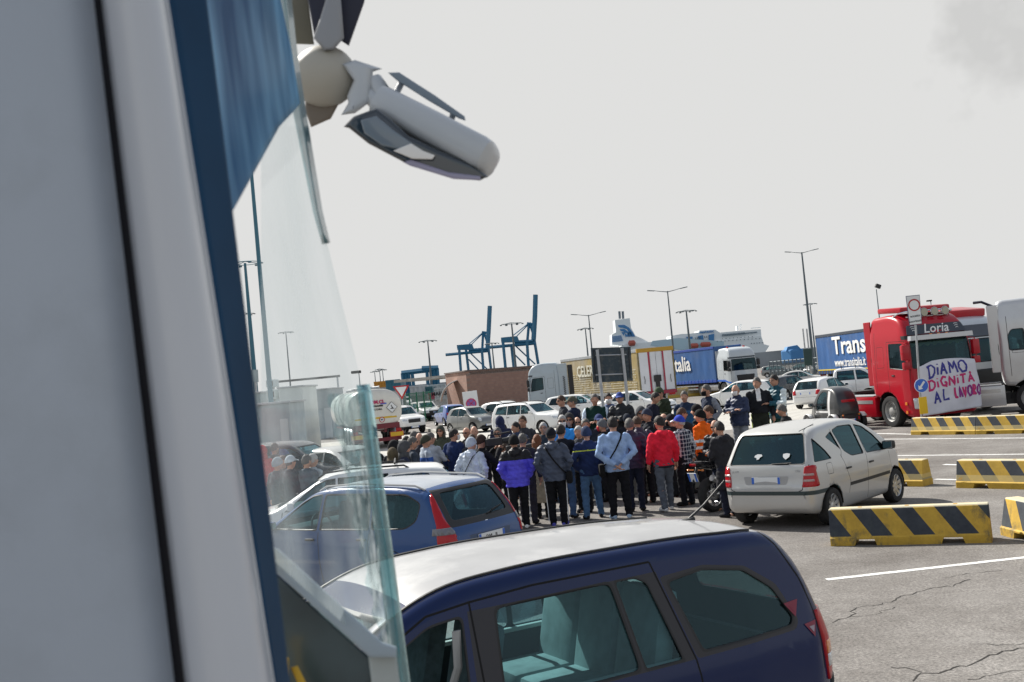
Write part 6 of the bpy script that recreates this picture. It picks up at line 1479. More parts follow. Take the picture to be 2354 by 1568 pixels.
# ---------------------------------------------------------------- yellow and white plastic barriers in a row before the blue lorry
M_pyel = mat('plastic_yellow', (.62, .42, .07), .5); M_pwht = mat('plastic_white', (.62, .60, .50), .5)
pm = MB(); pm.prism(rpoly([(-.25, 0), (-.25, .2), (-.12, .45), (-.09, .8), (.09, .8), (.12, .45), (.25, .2), (.25, 0)], .03), 0, 1.44, 'x')
for i in range(6):
    pm.mi = 1; pm.box((.12+.24*i, -.175, .5), (.07, .14, .5), Matrix.Rotation(R_(-14), 3, 'X'))
jm = pm.mesh('barrier', [M_pyel, M_pwht])
a, b = G(1490, 921), G(1880, 884); d = (b-a); n = 22; hd = math.atan2(d.y, d.x)
ORD = 'first second third fourth fifth sixth seventh eighth ninth tenth eleventh twelfth thirteenth fourteenth fifteenth sixteenth seventeenth eighteenth nineteenth twentieth twenty-first twenty-second'.split()
for i in range(n):
    root = thing('plastic_barrier', 'yellow and white plastic road barrier, %s of its row counted from the gold trailer' % ORD[i], 'barrier', a+d*(i/n), hd, 'row of plastic barriers'); o = me_obj('barrier_shell', jm, root); o.scale = (d.length/n/1.46, 1, 1)

# ---------------------------------------------------------------- signs
def sign_back():
    Y = 27.0; root = thing('sign_board', 'back of a large dark sign board on two steel posts in the crowd', 'sign', (0, 0, 0)); P = [c2(*p) for p in [(497, 880), (975, 865), (1002, 1272), (525, 1297)]]
    mb = MB(); pprism(mb, P, Y, .04); mb.build('panel', mat('sign_back_dark', (.035, .055, .07), .5, .3, dirt=(.25, .24, .2), dscale=5, damt=.5), root)
    for x in ((497, 525), (975, 1002), ):
        pass
    for p, q in (((575, 900), (640, 1560)), ((872, 880), (915, 1550))):
        a = DP(*c2(*p), Y-.07); mb = MB(); mb.tube([(a.x, a.y, a.z), (a.x+.02, a.y, ISL)], .04, 10); mb.build('post', M_steel, root, True)
    for y0, y1 in ((970, 957), (1203, 1188)):
        mb = MB(); ptube(mb, [c2(555, y0), c2(925, y1)], Y-.015, .018, 6); mb.build('clamp_rail', M_steel, root)
    for x in ((530, 900), (950, 875)):
        mb = MB(); ptube(mb, [c2(x[0], x[1]), c2(x[0]+22, x[1]+370)], Y-.01, .012, 5); mb.build('stiffener', M_chassis, root)
sign_back()
def far_sign(): 
    mb = MB(); root = thing('sign_board', 'back of a dark sign board beside the tallest lamp mast', 'sign'); pprism(mb, [c3(1790, 892), (c3(1893, 887)), c3(1903, 1085), c3(1808, 1092)], 95, .08); mb.build('panel', mat('sign_back_green', (.015, .05, .05), .5), root)
    for x in (1835, 1880):
        a = DP(*c3(x, 1085), 95.1); mb = MB(); mb.tube([(a.x, a.y+.1, 0), (a.x, a.y+.1, a.z+3.2)], .07, 8); mb.build('post', M_steel, root)
far_sign()
def entry_sign():
    Y = 33.0; base = G(2118, 968); base = DP(2118, 968, Y); base.z = 0; root = thing('traffic_sign', 'sign post with red ring plate, blue arrow disc and yellow plate before the red truck', 'sign', base)
    top = DP(*c4(1100, 300), Y); H = top.z; mb = MB(); mb.tube([(0, 0, 0), (top.x-base.x+.02, 0, H)], .032, 10); mb.build('post', M_steel, root, True)
    def px(p): q = DP(*p, Y); return (q.x-base.x, q.z)
    def plate_(pts, m, y, t=.012, name='plate'): mb = MB(); mb.prism([px(c4(*p)) for p in pts], y, y+t); return mb.build(name, m, root)
    b1 = plate_([(1030, 297), (1150, 285), (1170, 535), (1062, 548)], mat('sign_edge', (.08, .09, .16), .5), -.06, name='plate_edge'); b2 = plate_([(1035, 302), (1146, 291), (1165, 531), (1067, 543)], M_plate, -.068, .008, 'plate_face')
    c = px(c4(1102, 374)); r = .185
    mb = MB(); mb.lathe([(r*.78, -.076), (r, -.076), (r, -.070), (r*.78, -.070)], 32, 'y', (c[0], 0, c[1]), True); mb.build('red_ring', M_redlamp, b2)
    for t, yy in (('eccetto', 467), ('autorizzati', 512)):
        q = px(c4(1110, yy)); put_text(t, .10 if yy < 500 else .088, M_ink, root, (q[0], -.071, q[1]), (1, 0, .06), extr=.001, bold=.002)
    c = px(c4(1165, 1062)); mb = MB(); mb.cyl((c[0], -.06, c[1]), .215, .012, 32, 'y'); d = mb.build('arrow_disc', M_blue, root); mb = MB(); mb.lathe([(.20, -.071), (.215, -.071), (.215, -.066), (.20, -.066)], 32, 'y', (c[0], 0, c[1]), True); mb.build('disc_rim', M_plate, d)
    ax = Vector((-.62, -.78)); pr = Vector((.78, -.62)); o = Vector(c); T = lambda u, v: tuple(o+ax*u+pr*v)
    mb = MB(); mb.prism([T(-.15, -.03), T(.05, -.03), T(.05, -.09), T(.16, 0), T(.05, .09), T(.05, .03), T(-.15, .03)], -.074, -.067); mb.build('arrow', M_plate, d)
    plate_([(1140, 1165), (1208, 1155), (1224, 1300), (1155, 1308)], mat('plate_yellow', (.72, .46, .01), .5), -.06, name='yellow_plate')
entry_sign()
def noparking():
    p = DP(*cl(1755, 745), 70); g = Vector((p.x, p.y, 0)); root = thing('notice_board', 'white notice board with round red and purple no-parking disc in front of the brick building', 'sign', g); z = p.z
    mb = MB(); mb.box((0, 0, (z+1.0)/2+.3), (.95, .05, z+1.0-.3), Matrix.Rotation(R_(-3), 3, 'Y'), .01); b = mb.build('board', M_plate, root)
    mb = MB(); mb.cyl((0, -.04, z+.35), .34, .03, 24, 'y'); mb.build('disc_rim', mat('disc_red', (.5, .03, .12), .5), b); mb = MB(); mb.cyl((0, -.062, z+.35), .26, .02, 24, 'y'); mb.build('disc_face', mat('disc_purple', (.20, .12, .38), .5), b)
    for sg in (1, -1):
        mb = MB(); mb.box((0, -.075, z+.35), (.52, .012, .06), Matrix.Rotation(sg*R_(45), 3, 'Y')); mb.build('disc_bar', MATS['disc_red'], b)
    mb = MB(); mb.box((0, .1, .05), (.9, .5, .1)); mb.build('foot', M_steel, root)
noparking()
def giveway():
    p = DP(*cl(818, 500), 72); root = thing('traffic_sign', 'red and white give-way triangle beside the tanker', 'sign', (p.x, p.y, 0)); z = p.z
    mb = MB(); mb.tube([(0, .05, 0), (0, .05, z+.3)], .04, 8); mb.build('post', M_steel, root)
    for k, m, y in ((1, M_redlamp, -.0), (.68, M_plate, -.02)):
        mb = MB(); mb.prism([(-.55*k, .28*k+z+.05), (.55*k, .28*k+z+.05), (0, -.65*k+z+.05)], y-.01, y+.01); mb.build('triangle_face', m, root)
giveway()
mb = MB(); p = DP(*cl(930, 1010), 47); mb.box((p.x, p.y, .35), (.75, .06, .7), Matrix.Rotation(R_(-8), 3, 'Z'), .01); tag(mb.build('blank_board', M_plate), 'blank white board leaning beside the tanker tail', 'board')
# kerbs by the parked cars on the left
for i, (p, q) in enumerate((((962, 985), (1020, 1000)), ((975, 960), (1060, 985)))):
    a, b = G(*p), G(*q); d = b-a; mb = MB(); mb.box(((a.x+b.x)/2, (a.y+b.y)/2, .09), (d.length, .3, .2), Matrix.Rotation(math.atan2(d.y, d.x), 3, 'Z'), .02); tag(mb.build('kerb', M_kerb), kind='structure')
# ---------------------------------------------------------------- cabins behind the glass pane
M_cab = mat('cabin_grey', (.34, .40, .42), .6, var=.1, vscale=1.5); M_cab2 = mat('cabin_white', (.55, .60, .60), .6, var=.08, vscale=1)
def cabin(label, a, b, Y, T, m, roofz=.08, win=False):
    p, q = DP(*a, Y), DP(*b, Y); root = thing('site_cabin', label, 'cabin', (p.x, Y, 0), 0, 'cabins behind the glass'); W, H = q.x-p.x, p.z
    mb = MB(); mb.box2((0, 0, 0), (W, T, H), .03); mb.build('wall', m, root); mb = MB(); mb.box2((-.08, -.08, H), (W+.08, T+.08, H+roofz), .01); mb.build('roof', M_steel, root)
    if win:
        mb = MB(); mb.box2((W*.2, -.03, H*.5), (W*.55, .02, H*.8)); f = mb.build('window', M_plate, root); mb = MB(); mb.box2((W*.23, -.04, H*.53), (W*.52, -.028, H*.77)); mb.build('pane', M_glassd, f)
    mb = MB(); mb.box2((W*.68, -.03, .05), (W*.92, .02, min(2.1, H*.8))); mb.build('door', M_cab2 if m is M_cab else M_cab, root)
cabin('low grey box cabin behind the glass, in front of the others', cg(160, 492), cg(402, 492), 42, 3, M_cab)
cabin('tall pale cabin behind the glass under the thick mast', cg(322, 365), cg(500, 365), 56, 4, M_cab2, win=True)
cabin('blue-grey cabin at the window frame, far behind the glass', cg(20, 412), cg(185, 412), 60, 5, M_cab, win=True)
cabin('dark flat cabin behind the pale tanker, seen through glass', cg(505, 385), cg(720, 385), 75, 5, M_cab)
mb = MB(); pprism(mb, [cg(20, 225), cg(165, 222), cg(170, 315), cg(25, 318)], 66, .15); root = thing('sign_board', 'grey overhead sign panel behind the glass at the window frame', 'sign'); mb.build('panel', M_cab, root)
for x in (45, 150):
    p = DP(*cg(x, 320), 66.2); mb = MB(); mb.tube([(p.x, p.y, 0), (p.x, p.y, p.z+.5)], .08, 8); mb.build('post', M_steel, root)
for lab, x0, x1, y0, y1, Y in (('small white cabinet on top of the grey cabin, left one', 245, 310, 300, 350, 58), ('striped white cabinet below the small one behind the glass', 250, 320, 375, 440, 57)):
    p, q = DP(*cg(x0, y0), Y), DP(*cg(x1, y1), Y); root = thing('utility_cabinet', lab, 'cabinet', ((p.x+q.x)/2, Y, q.z)); mb = MB(); mb.box((0, 0, (p.z-q.z)/2), (q.x-p.x, 1.2, p.z-q.z), None, .03); mb.build('case', M_cab2, root)
    mb = MB(); mb.box2((-.06, -.2, -q.z), (.06, .2, 0)); mb.build('stand', M_steel, root)
    for j in range(3): mb = MB(); mb.box((0, -.61, (p.z-q.z)*(.3+.2*j)), ((q.x-p.x)*.7, .02, .1)); mb.build('vent_slat', M_chassis, root)
p = DP(*cg(540, 292), 80); root = thing('roof_frame', 'thin overhead steel frame behind the glass above the tanker', 'frame', (p.x, p.y, 0))
for dx in (-2.2, 2.2):
    mb = MB(); mb.box2((dx-.06, -.06, 0), (dx+.06, .06, p.z)); mb.build('post', M_steel, root)
for dz in (0, -1.0, -1.8):
    mb = MB(); mb.box2((-2.4, -.08, p.z+dz-.08), (2.4, .08, p.z+dz+.08)); mb.build('beam', M_chassis, root)
# ================================================================ people
TMP = bpy.data.scenes.new('workbench'); TVL = TMP.view_layers[0]
def remesh(v, f, vox, smooth=2, disp=None):
    me = bpy.data.meshes.new('r'); me.from_pydata([tuple(p) for p in v], [], [tuple(q) for q in f])
    o = bpy.data.objects.new('r', me); TMP.collection.objects.link(o)
    m = o.modifiers.new('r', 'REMESH'); m.mode = 'VOXEL'; m.voxel_size = vox; m.use_smooth_shade = True
    if smooth: s = o.modifiers.new('s', 'SMOOTH'); s.iterations = smooth; s.factor = .5
    TVL.update(); dg = TVL.depsgraph; r = bpy.data.meshes.new_from_object(o.evaluated_get(dg)); bpy.data.objects.remove(o); bpy.data.meshes.remove(me)
    if disp is not None:
        n = len(r.vertices); co = np.empty(n*3); r.vertices.foreach_get('co', co); co = co.reshape(-1, 3); no = np.empty(n*3); r.vertices.foreach_get('normal', no); no = no.reshape(-1, 3)
        co += no*disp(co)[:, None]; r.vertices.foreach_set('co', co.ravel())
    r.polygons.foreach_set('use_smooth', [True]*len(r.polygons)); r.update(); return r
def loft(mb, rings, n=14):
    """rings: (cx, cy, z, rx, ry)"""
    P = []
    for cx, cy, z, rx, ry in rings:
        P.append([(cx+rx*math.cos(2*math.pi*k/n), cy+ry*math.sin(2*math.pi*k/n), z) for k in range(n)])
    b = len(mb.v); 
    for r in P: mb.v += r
    for i in range(len(P)-1):
        for k in range(n): k2 = (k+1) % n; mb.f.append((b+i*n+k, b+i*n+k2, b+(i+1)*n+k2, b+(i+1)*n+k)); mb.m.append(0)
    mb.f.append(tuple(b+k for k in range(n))[::-1]); mb.m.append(0); mb.f.append(tuple(b+(len(P)-1)*n+k for k in range(n))); mb.m.append(0)
M_skin = mat('skin', (.50, .27, .185), .6, var=.12, vscale=18); M_skin2 = mat('skin_tan', (.34, .17, .11), .6, var=.12, vscale=18)
M_eye = mat('eye_dark', (.03, .02, .02), .3)
HAIR = {'dark': (.015, .012, .011), 'brown': (.06, .032, .018), 'grey': (.10, .095, .09), 'white': (.38, .37, .36), 'red': (.16, .055, .02)}
def cloth(col, kind='plain'):
    if isinstance(col, str): col = tuple(min(.8, c*1.45+.002) for c in hexc(col))
    key = 'cloth_%s_%.3f_%.3f_%.3f' % (kind, *col[:3])
    if key in MATS: return MATS[key]
    m = mat(key, col, .9 if kind != 'puffer' else .5, spec=.25, var=.22, vscale=9, bump=.5, bscale=14)
    if kind == 'plaid':
        n = m.node_tree; L = n.links.new; b = n.nodes['Principled BSDF']; tc = n.nodes.new('ShaderNodeTexCoord'); acc = None
        for ax, sc in (('X', 15.), ('Z', 13.), ('Y', 15.)):
            sx = n.nodes.new('ShaderNodeSeparateXYZ'); L(tc.outputs['Object'], sx.inputs[0]); q = n.nodes.new('ShaderNodeMath'); q.operation = 'MULTIPLY'; q.inputs[1].default_value = sc; L(sx.outputs[ax], q.inputs[0])
            f = n.nodes.new('ShaderNodeMath'); f.operation = 'FRACT'; L(q.outputs[0], f.inputs[0]); g = n.nodes.new('ShaderNodeMath'); g.operation = 'GREATER_THAN'; g.inputs[1].default_value = .72; L(f.outputs[0], g.inputs[0])
            if acc is None: acc = g.outputs[0]
            else:
                a = n.nodes.new('ShaderNodeMath'); a.operation = 'ADD'; L(acc, a.inputs[0]); L(g.outputs[0], a.inputs[1]); acc = a.outputs[0]
        r = n.nodes.new('ShaderNodeValToRGB'); d = n.nodes.new('ShaderNodeMath'); d.operation = 'DIVIDE'; d.inputs[1].default_value = 2; L(acc, d.inputs[0]); L(d.outputs[0], r.inputs[0])
        r.color_ramp.elements[0].color = (.012, .016, .04, 1); r.color_ramp.elements[1].color = (.55, .56, .6, 1); L(r.outputs[0], b.inputs['Base Color'])
    return m
# head: one shaped mesh shared by all (face towards +y)
def head_mesh():
    n, m = 28, 22; V = []; F = []
    for i in range(m+1):
        th = math.pi*i/m
        for k in range(n):
            a = 2*math.pi*k/n; x, y, z = math.sin(th)*math.cos(a), math.sin(th)*math.sin(a), math.cos(th)
            X, Y, Z = .076*x, .098*y, .122*z
            if z < 0: t = -z; X *= 1-.28*t*t; Y *= 1-.10*t*t; Y += .012*t      # jaw narrows
            if y > .2:
                g = lambda cx, cz, s1, s2: math.exp(-((X-cx)/s1)**2-((Z-cz)/s2)**2)
                Y += .030*g(0, -.022, .013, .022)+.012*g(0, .002, .012, .02)           # nose
                Y += .007*g(0, .035, .05, .012)                                       # brow
                Y -= .013*(g(.030, .012, .017, .014)+g(-.030, .012, .017, .014))        # eye sockets
                Y += .009*g(0, -.060, .026, .009)-.006*g(0, -.0695, .03, .004)           # lips
                Y += .010*g(0, -.100, .026, .016)                                      # chin
            V.append((X, Y, Z))
    for i in range(m):
        for k in range(n): k2 = (k+1) % n; F.append((i*n+k, (i+1)*n+k, (i+1)*n+k2, i*n+k2))
    mb = MB(); mb.add(V, F)
    for sg in (1, -1): mb.sphere((sg*.079, -.008, -.005), (.010, .020, .032), 8, 6)     # ears
    mb.mi = 1
    for sg in (1, -1): mb.sphere((sg*.030, .076, .010), (.012, .010, .007), 8, 6)
    return mb
HEAD = head_mesh()
def hand_pts(mb, w_, d, up, side, curl=.6, s=1.0):
    """five-fingered hand from the wrist w_, pointing along d; up = back of the hand; side = +1 thumb on d x up side"""
    d = d.normalized(); lat = d.cross(up).normalized()*side; up = lat.cross(d).normalized()*side
    c = w_+d*.045*s; mb.tube([w_-d*.02, w_+d*.03*s, w_+d*.085*s], [.026*s, .036*s, .034*s], 8, True, .55)
    for i, (o, l) in enumerate(((.028, .070), (.010, .080), (-.008, .074), (-.026, .058))):
        p = w_+d*.085*s+lat*o*s; q = p+d*l*.5*s-up*.012*curl*s; r = q+(d*(1-curl*.6)-up*curl).normalized()*l*.55*s
        mb.tube([p-d*.012, q, r], [.0095*s, .0088*s, .007*s], 6)
    p = w_+d*.03*s+lat*.03*s; q = p+(d*.6+lat*.8).normalized()*.035*s; r = q+(d*.9-up*.3).normalized()*.035*s; mb.tube([p-lat*.01, q, r], [.012*s, .0105*s, .008*s], 6)
ARMS = {  # elbow, wrist for the right arm (x>0); left mirrored
    'down': ((.265, -.03, 1.14), (.275, .05, .89)), 'pocket': ((.30, -.08, 1.15), (.215, .07, .95)), 'crossed': ((.27, .10, 1.17), (-.05, .235, 1.20)), 'behind': ((.29, -.12, 1.14), (.055, -.185, .955)),
    'phone': ((.25, .06, 1.14), (.09, .30, 1.16)), 'camera': ((.27, .16, 1.22), (.10, .34, 1.46)), 'hips': ((.36, -.04, 1.17), (.19, .06, 1.02)), 'talk': ((.27, .05, 1.14), (.27, .30, 1.22))}
LABELS = set()
def person(px, py, label, face=0, H=1.75, base=0.0, top='#1b2230', kind='plain', legs='#15171c', arms='down', head='dark', hat=None, mask=None, shades=False, glasses=False, fat=1.07, hem=.82, hood=None, coat=False, stance=.0, lean=0.0, turn=0.0, shoes='#1a1a1c', arm2=None, skin=None, walk=0.0, collar=None, pos=None, extra=None, bag=None, stripe=None, hair_len=0, foot=None, Y=None):
    """px,py: the top of the head in the photograph; the spot follows from the person's height and the ground they stand on"""
    g = pos or G(px, py, base+H)
    if foot: g = G(*foot); H = max(1.6, min(1.9, DP(px, py, g.y).z)); hx_ = DP(px, py, g.y).x; g.x = g.x*.35+hx_*.65
    if Y: g = DP(px, py, Y); H = max(1.62, min(1.88, g.z-base))
    g = Vector((g.x, g.y, base)); fa = R_(face)
    root = thing('person', label, 'person', g, fa, 'people in the crowd'); k = H/1.75; skin = skin or M_skin; rx = fat
    ln = lambda z: lean*max(0, z-.9)**1.2*.9        # forward shift with height
    sh = Vector((.185*rx**.6, 0, 1.43)); st = stance
    Rz = [(.095+st*.5, walk*.16, .085), (-.095-st*.5, -walk*.16, .085)]
    an = [Vector((.10+st, walk*.22, .09)), Vector((-.10-st, -walk*.22, .09))]; kn = [Vector((.10+st*.6, .03+walk*.13, .50)), Vector((-.10-st*.6, .03-walk*.10, .50))]; hp = [Vector((.095, 0, .92)), Vector((-.095, 0, .92))]
    # ---- trousers
    mb = MB(); tr = rx**.5
    for i in (0, 1):
        mb.tube([hp[i]+Vector((0, 0, .05)), hp[i]-Vector((0, 0, .10)), kn[i]+Vector((0, 0, .05)), kn[i]-Vector((0, 0, .12)), an[i]+Vector((0, -.01, .03)), an[i]+Vector((0, -.005, -.045))], [.098*tr, .100*tr, .076*tr, .072*tr, .062, .066], 12)
    loft(mb, [(0, -.01, .80, .14*tr, .09*tr), (0, -.01, .88, .175*tr, .115*tr), (0, 0, 1.0, .165*tr, .115*tr), (0, 0, 1.06, .155*tr, .11*tr)])
    ph = rng.uniform(0, 6, 6)
    wr = lambda c: .006*np.sin(c[:, 2]*38+ph[0]+c[:, 0]*20)*np.sin(c[:, 1]*22+ph[1])+.004*np.sin(c[:, 2]*75+c[:, 1]*40+ph[2])
    tm = remesh(mb.v, mb.f, .021, 2, wr); tm.materials.append(cloth(legs)); me_obj('trousers', tm, root).scale = (k,)*3
    # ---- upper garment
    el, wr_ = [], []
    for i, a in enumerate((arms, arm2 or arms)):
        e, w_ = ARMS[a]; sg = 1 if i == 0 else -1; e = Vector((e[0]*sg*rx**.5, e[1], e[2])); w_ = Vector((w_[0]*sg, w_[1]*(rx**.8 if w_[1] != 0 else 1), w_[2]))
        if a == 'crossed' and i: w_ = w_+Vector((0, .03, -.05))
        if a == 'behind' and i: w_ = w_+Vector((0, -.03, -.015))
        e.y += ln(e.z); w_.y += ln(w_.z); el.append(e); wr_.append(w_)
    pf = 1.14 if kind == 'puffer' else 1.0; b = rx*pf; belly = max(0, rx-1)*.12
    hz = hem; rings = []
    if coat: rings += [(0, 0, hz, .215*b, .17*b), (0, 0, .75, .205*b, .155*b)]
    rings += [(0, .005, max(hz, .80) if not coat else .9, .185*b, .130*b), (0, .012+belly*.5, .98, .185*b, .135*b+belly*.5), (0, .012+belly*.5, 1.12, .185*b, .132*b+belly*.4), (0, .0, 1.27, .195*b**.7, .128*b), (0, -.008, 1.38, .190*b**.6, .108*b), (0, -.012, 1.45, .135, .082), (0, -.012, 1.50, .075, .068)]
    rings = [(cx, cy+ln(z), z, a_, c_) for cx, cy, z, a_, c_ in rings]; mb = MB(); loft(mb, rings, 18)
    ar = .062*pf*rx**.4
    for i in (0, 1):
        s_ = Vector((sh.x*(1 if i == 0 else -1), ln(1.42)-.005, 1.405)); mb.tube([s_-Vector((s_.x*.25, 0, -.015)), s_, s_.lerp(el[i], .5), el[i], el[i].lerp(wr_[i], .5), wr_[i]], [ar*.95, ar*1.08, ar, ar*.92, ar*.85, ar*.72], 12)
    if hood == 'down' or kind == 'hoodie' and hood is None:
        mb.tube([(-.10, -.06+ln(1.5), 1.47), (-.05, -.115+ln(1.5), 1.45), (0, -.13+ln(1.5), 1.43), (.05, -.115+ln(1.5), 1.45), (.10, -.06+ln(1.5), 1.47)], [.035, .055, .062, .055, .035], 8)
    if collar or kind in ('puffer', 'work'): mb.tube([(0, -.012+ln(1.5), 1.46), (0, -.008+ln(1.5), 1.535)], [.082, .074], 14)
    ph2 = rng.uniform(0, 6, 6)
    def wj(c):
        d = .007*np.sin(c[:, 2]*30+ph2[0]+c[:, 0]*14)*np.sin(c[:, 0]*24+ph2[1]+c[:, 1]*9)+.004*np.sin(c[:, 2]*62+c[:, 0]*50+ph2[2])
        if kind == 'puffer': d += .011*np.abs(np.sin(c[:, 2]*math.pi/.085))-.006
        return d
    jm = remesh(mb.v, mb.f, .0165 if kind == 'puffer' else .019, 1 if kind == 'puffer' else 2, wj)
    c1_ = cloth(top[0] if isinstance(top, tuple) else top, kind); jm.materials.append(c1_)
    if isinstance(top, tuple):     # two-tone: yoke (or sleeves) in a second colour
        jm.materials.append(cloth(top[1], kind)); n = len(jm.polygons); ce = np.empty(n*3); jm.polygons.foreach_get('center', ce); ce = ce.reshape(-1, 3); mi = np.zeros(n, int)
        mode = top[2] if len(top) > 2 else 'yoke'
        if mode == 'yoke': mi[ce[:, 2] > 1.30] = 1
        elif mode == 'sleeves': mi[np.abs(ce[:, 0]) > .205*rx**.6] = 1
        elif mode == 'shirt': mi[(np.abs(ce[:, 0]) < .05) & (ce[:, 1] > .04) & (ce[:, 2] > 1.25)] = 1
        elif mode == 'band':
            for z0 in (.98, 1.12): mi[(ce[:, 2] > z0) & (ce[:, 2] < z0+.055)] = 1
        elif mode == 'stripe': mi[(ce[:, 2] > 1.305) & (ce[:, 2] < 1.325)] = 1
        elif mode == 'hem': mi[ce[:, 2] < hem+.09] = 1
        jm.polygons.foreach_set('material_index', mi)
    jk = me_obj('jacket' if kind != 'hoodie' else 'hooded_top', jm, root); jk.scale = (k,)*3
    # ---- body: continuous figure under the clothes, with hands and head
    mb = MB()
    for i in (0, 1):
        mb.tube([hp[i], kn[i], an[i], an[i]+Vector((0, .02, -.05)), an[i]+Vector((0, .13, -.065))], [.082, .055, .040, .042, .035], 10)
        s_ = Vector((sh.x*(1 if i == 0 else -1), ln(1.42), 1.40)); mb.tube([s_, el[i], wr_[i]], [.047, .038, .029], 10)
    loft(mb, [(0, ln(z), z, a_, c_) for z, a_, c_ in ((.84, .13, .085), (.95, .15, .095), (1.1, .14, .09), (1.3, .165, .095), (1.40, .15, .08), (1.46, .07, .06))])
    hx = Vector((0, ln(1.55)+.02+lean*.05, 1.625)); mb.tube([(0, ln(1.42)-.01, 1.40), (0, ln(1.5), 1.50), tuple(hx-Vector((0, .005, .04)))], [.062, .055, .056], 12)
    bm_ = remesh(mb.v, mb.f, .021, 1)
    q = MB(); q.v = [tuple(v.co) for v in bm_.vertices]; q.f = [tuple(p.vertices) for p in bm_.polygons]; q.m = [0]*len(q.f); bpy.data.meshes.remove(bm_)
    Hm = Matrix.Translation(hx) @ Matrix.Scale(1.05, 4) @ Matrix.Rotation(R_(turn), 4, 'Z') @ Matrix.Rotation(-lean*.7, 4, 'X'); bo = len(q.v)
    q.v += [tuple(Hm @ Vector(p)) for p in HEAD.v]; q.f += [tuple(bo+i for i in f) for f in HEAD.f]; q.m += HEAD.m
    if 'pocket' != arms or arm2:
        for i in (0, 1):
            if (arms, arm2 or arms)[i] == 'pocket': continue
            d = (wr_[i]-el[i]).normalized()
            if (arms, arm2 or arms)[i] == 'behind': d = Vector((-.75 if i == 0 else .75, -.05, -.62)).normalized()
            q.mi = 0; hand_pts(q, wr_[i]+d*.015, d, Vector((1 if i == 0 else -1, 0, .3)) if abs(d.z) > .5 else Vector((0, .2, 1)), 1 if i == 0 else -1, .6)
    me = new_mesh('body', q.v, q.f, [skin, M_eye], q.m, True); me_obj('body', me, root).scale = (k,)*3
    # ---- shoes
    sm = cloth(shoes)
    for i in (0, 1):
        mb = MB(); a = an[i]; yaw = R_(12 if i == 0 else -12)*-1
        R = Matrix.Rotation(yaw, 3, 'Z'); pts = [Vector((0, -.075, .045)), Vector((0, -.04, .05)), Vector((0, .05, .052)), Vector((0, .13, .04)), Vector((0, .175, .03))]
        mb.tube([Vector((a.x, a.y, 0))+R @ p for p in pts], [.030, .044, .046, .043, .022], 10, True, .95); mb.tube([(a.x, a.y-.015, .05), (a.x, a.y-.01, .11)], [.048, .045], 10); o = mb.build('shoe', sm, root, True); o.scale = (k,)*3
    # ---- hair, hats and things on the face (all in head space)
    def hobj(name, mb, m, sm_=True):
        o = mb.build(name, m, root, sm_); o.matrix_local = Matrix.Scale(k, 4) @ Hm; return o
    def cap_shell(off, zmin, zf, zb, nz=0.0):
        """shell over the skull; front edge zf, back edge zb"""
        mb = MB(); n = 24; rows = 9; P = []
        for i in range(rows+1):
            row = []
            for kk in range(n+1):
                a = 2*math.pi*kk/n; fr = (math.sin(a)+1)/2; ze = zb+(zf-zb)*(fr**1.4); z1 = (.122+off)*1.0; th1 = math.acos(max(-1, min(1, ze/z1))); th = th1*i/rows
                r_ = 1+nz*(math.sin(a*7+i*3)*.4+math.sin(a*13+i*5+1)*.3+(float(rng.normal())*.7 if kk < n else 0))
                row.append(((.076+off)*math.sin(th)*math.cos(a)*r_, (.098+off)*math.sin(th)*math.sin(a)*r_, (.122+off)*math.cos(th)*(1+nz*.5*math.sin(a*5+i))))
            P.append(row)
        mb.grid(P); P2 = [[(x*.93, y*.93, z*.98) for x, y, z in P[-1]]]; mb.grid([P[-1], P2[0]]); return mb
    hc = mat('hair_'+head, HAIR.get(head, (.1, .08, .07)), .7, var=.3, vscale=40, bump=.6, bscale=60) if head in HAIR else None
    if hat is None:
        if head == 'bald' or head == 'balding':
            if head == 'balding':
                mb = MB(); 
                P = [[((.083)*math.cos(a), .104*math.sin(a), z) for a in np.linspace(math.pi*1.02, math.pi*1.98, 13)] for z in (-.05, .0, .045)]; mb.grid(P); hobj('hair', mb, mat('hair_grey', HAIR['grey'], .8))
        else:
            hobj('hair', cap_shell(.011, 0, .066, -.05, .055), hc)
            if hair_len:
                mb = MB(); P = []
                for z, wd_, dp in ((.03, .088, -.06), (-.06, .098, -.085), (-.16, .105, -.10), (-.25, .10, -.105), (-.33, .085, -.10)): P.append([(wd_*t, dp-.035*(1-t*t)+(.05*abs(t) if z < -.1 else 0), z) for t in np.linspace(-1, 1, 9)])
                mb.grid(P); o = hobj('long_hair', mb, hc); md = o.modifiers.new('s', 'SOLIDIFY'); md.thickness = .04
    elif hat[0] == 'beanie':
        hobj('beanie', cap_shell(.022, 0, .042, -.045, .012), cloth(hat[1])); 
    elif hat[0] in ('cap', 'capback'):
        hobj('cap', cap_shell(.018, 0, .058, .0, .0), cloth(hat[1])); mb = MB(); P = []
        for i in range(6):
            t = i/5; P.append([(x*(1-.25*t), (.098+.085*t*math.sqrt(max(.05, 1-(x/.085)**2*.6))), .062-.030*t-.020*(x/.08)**2) for x in np.linspace(-.078, .078, 9)])
        mb.grid(P); o = hobj('cap_visor', mb, cloth(hat[2] if len(hat) > 2 else hat[1])); md = o.modifiers.new('s', 'SOLIDIFY'); md.thickness = .006
        if hc: mb = cap_shell(.008, 0, .05, -.055, .03); hobj('hair', mb, hc)
    elif hat[0] == 'hood':
        mb = cap_shell(.034, 0, .075, -.15, .02); hobj('hood', mb, cloth(hat[1], 'plain'))
        mb = MB(); P = []
        for z, r_ in ((-.06, .115), (-.13, .12), (-.19, .12)): P.append([(r_*math.cos(a)*.95, r_*math.sin(a)*.95-.01, z) for a in np.linspace(math.pi*.78, math.pi*2.22, 19)])
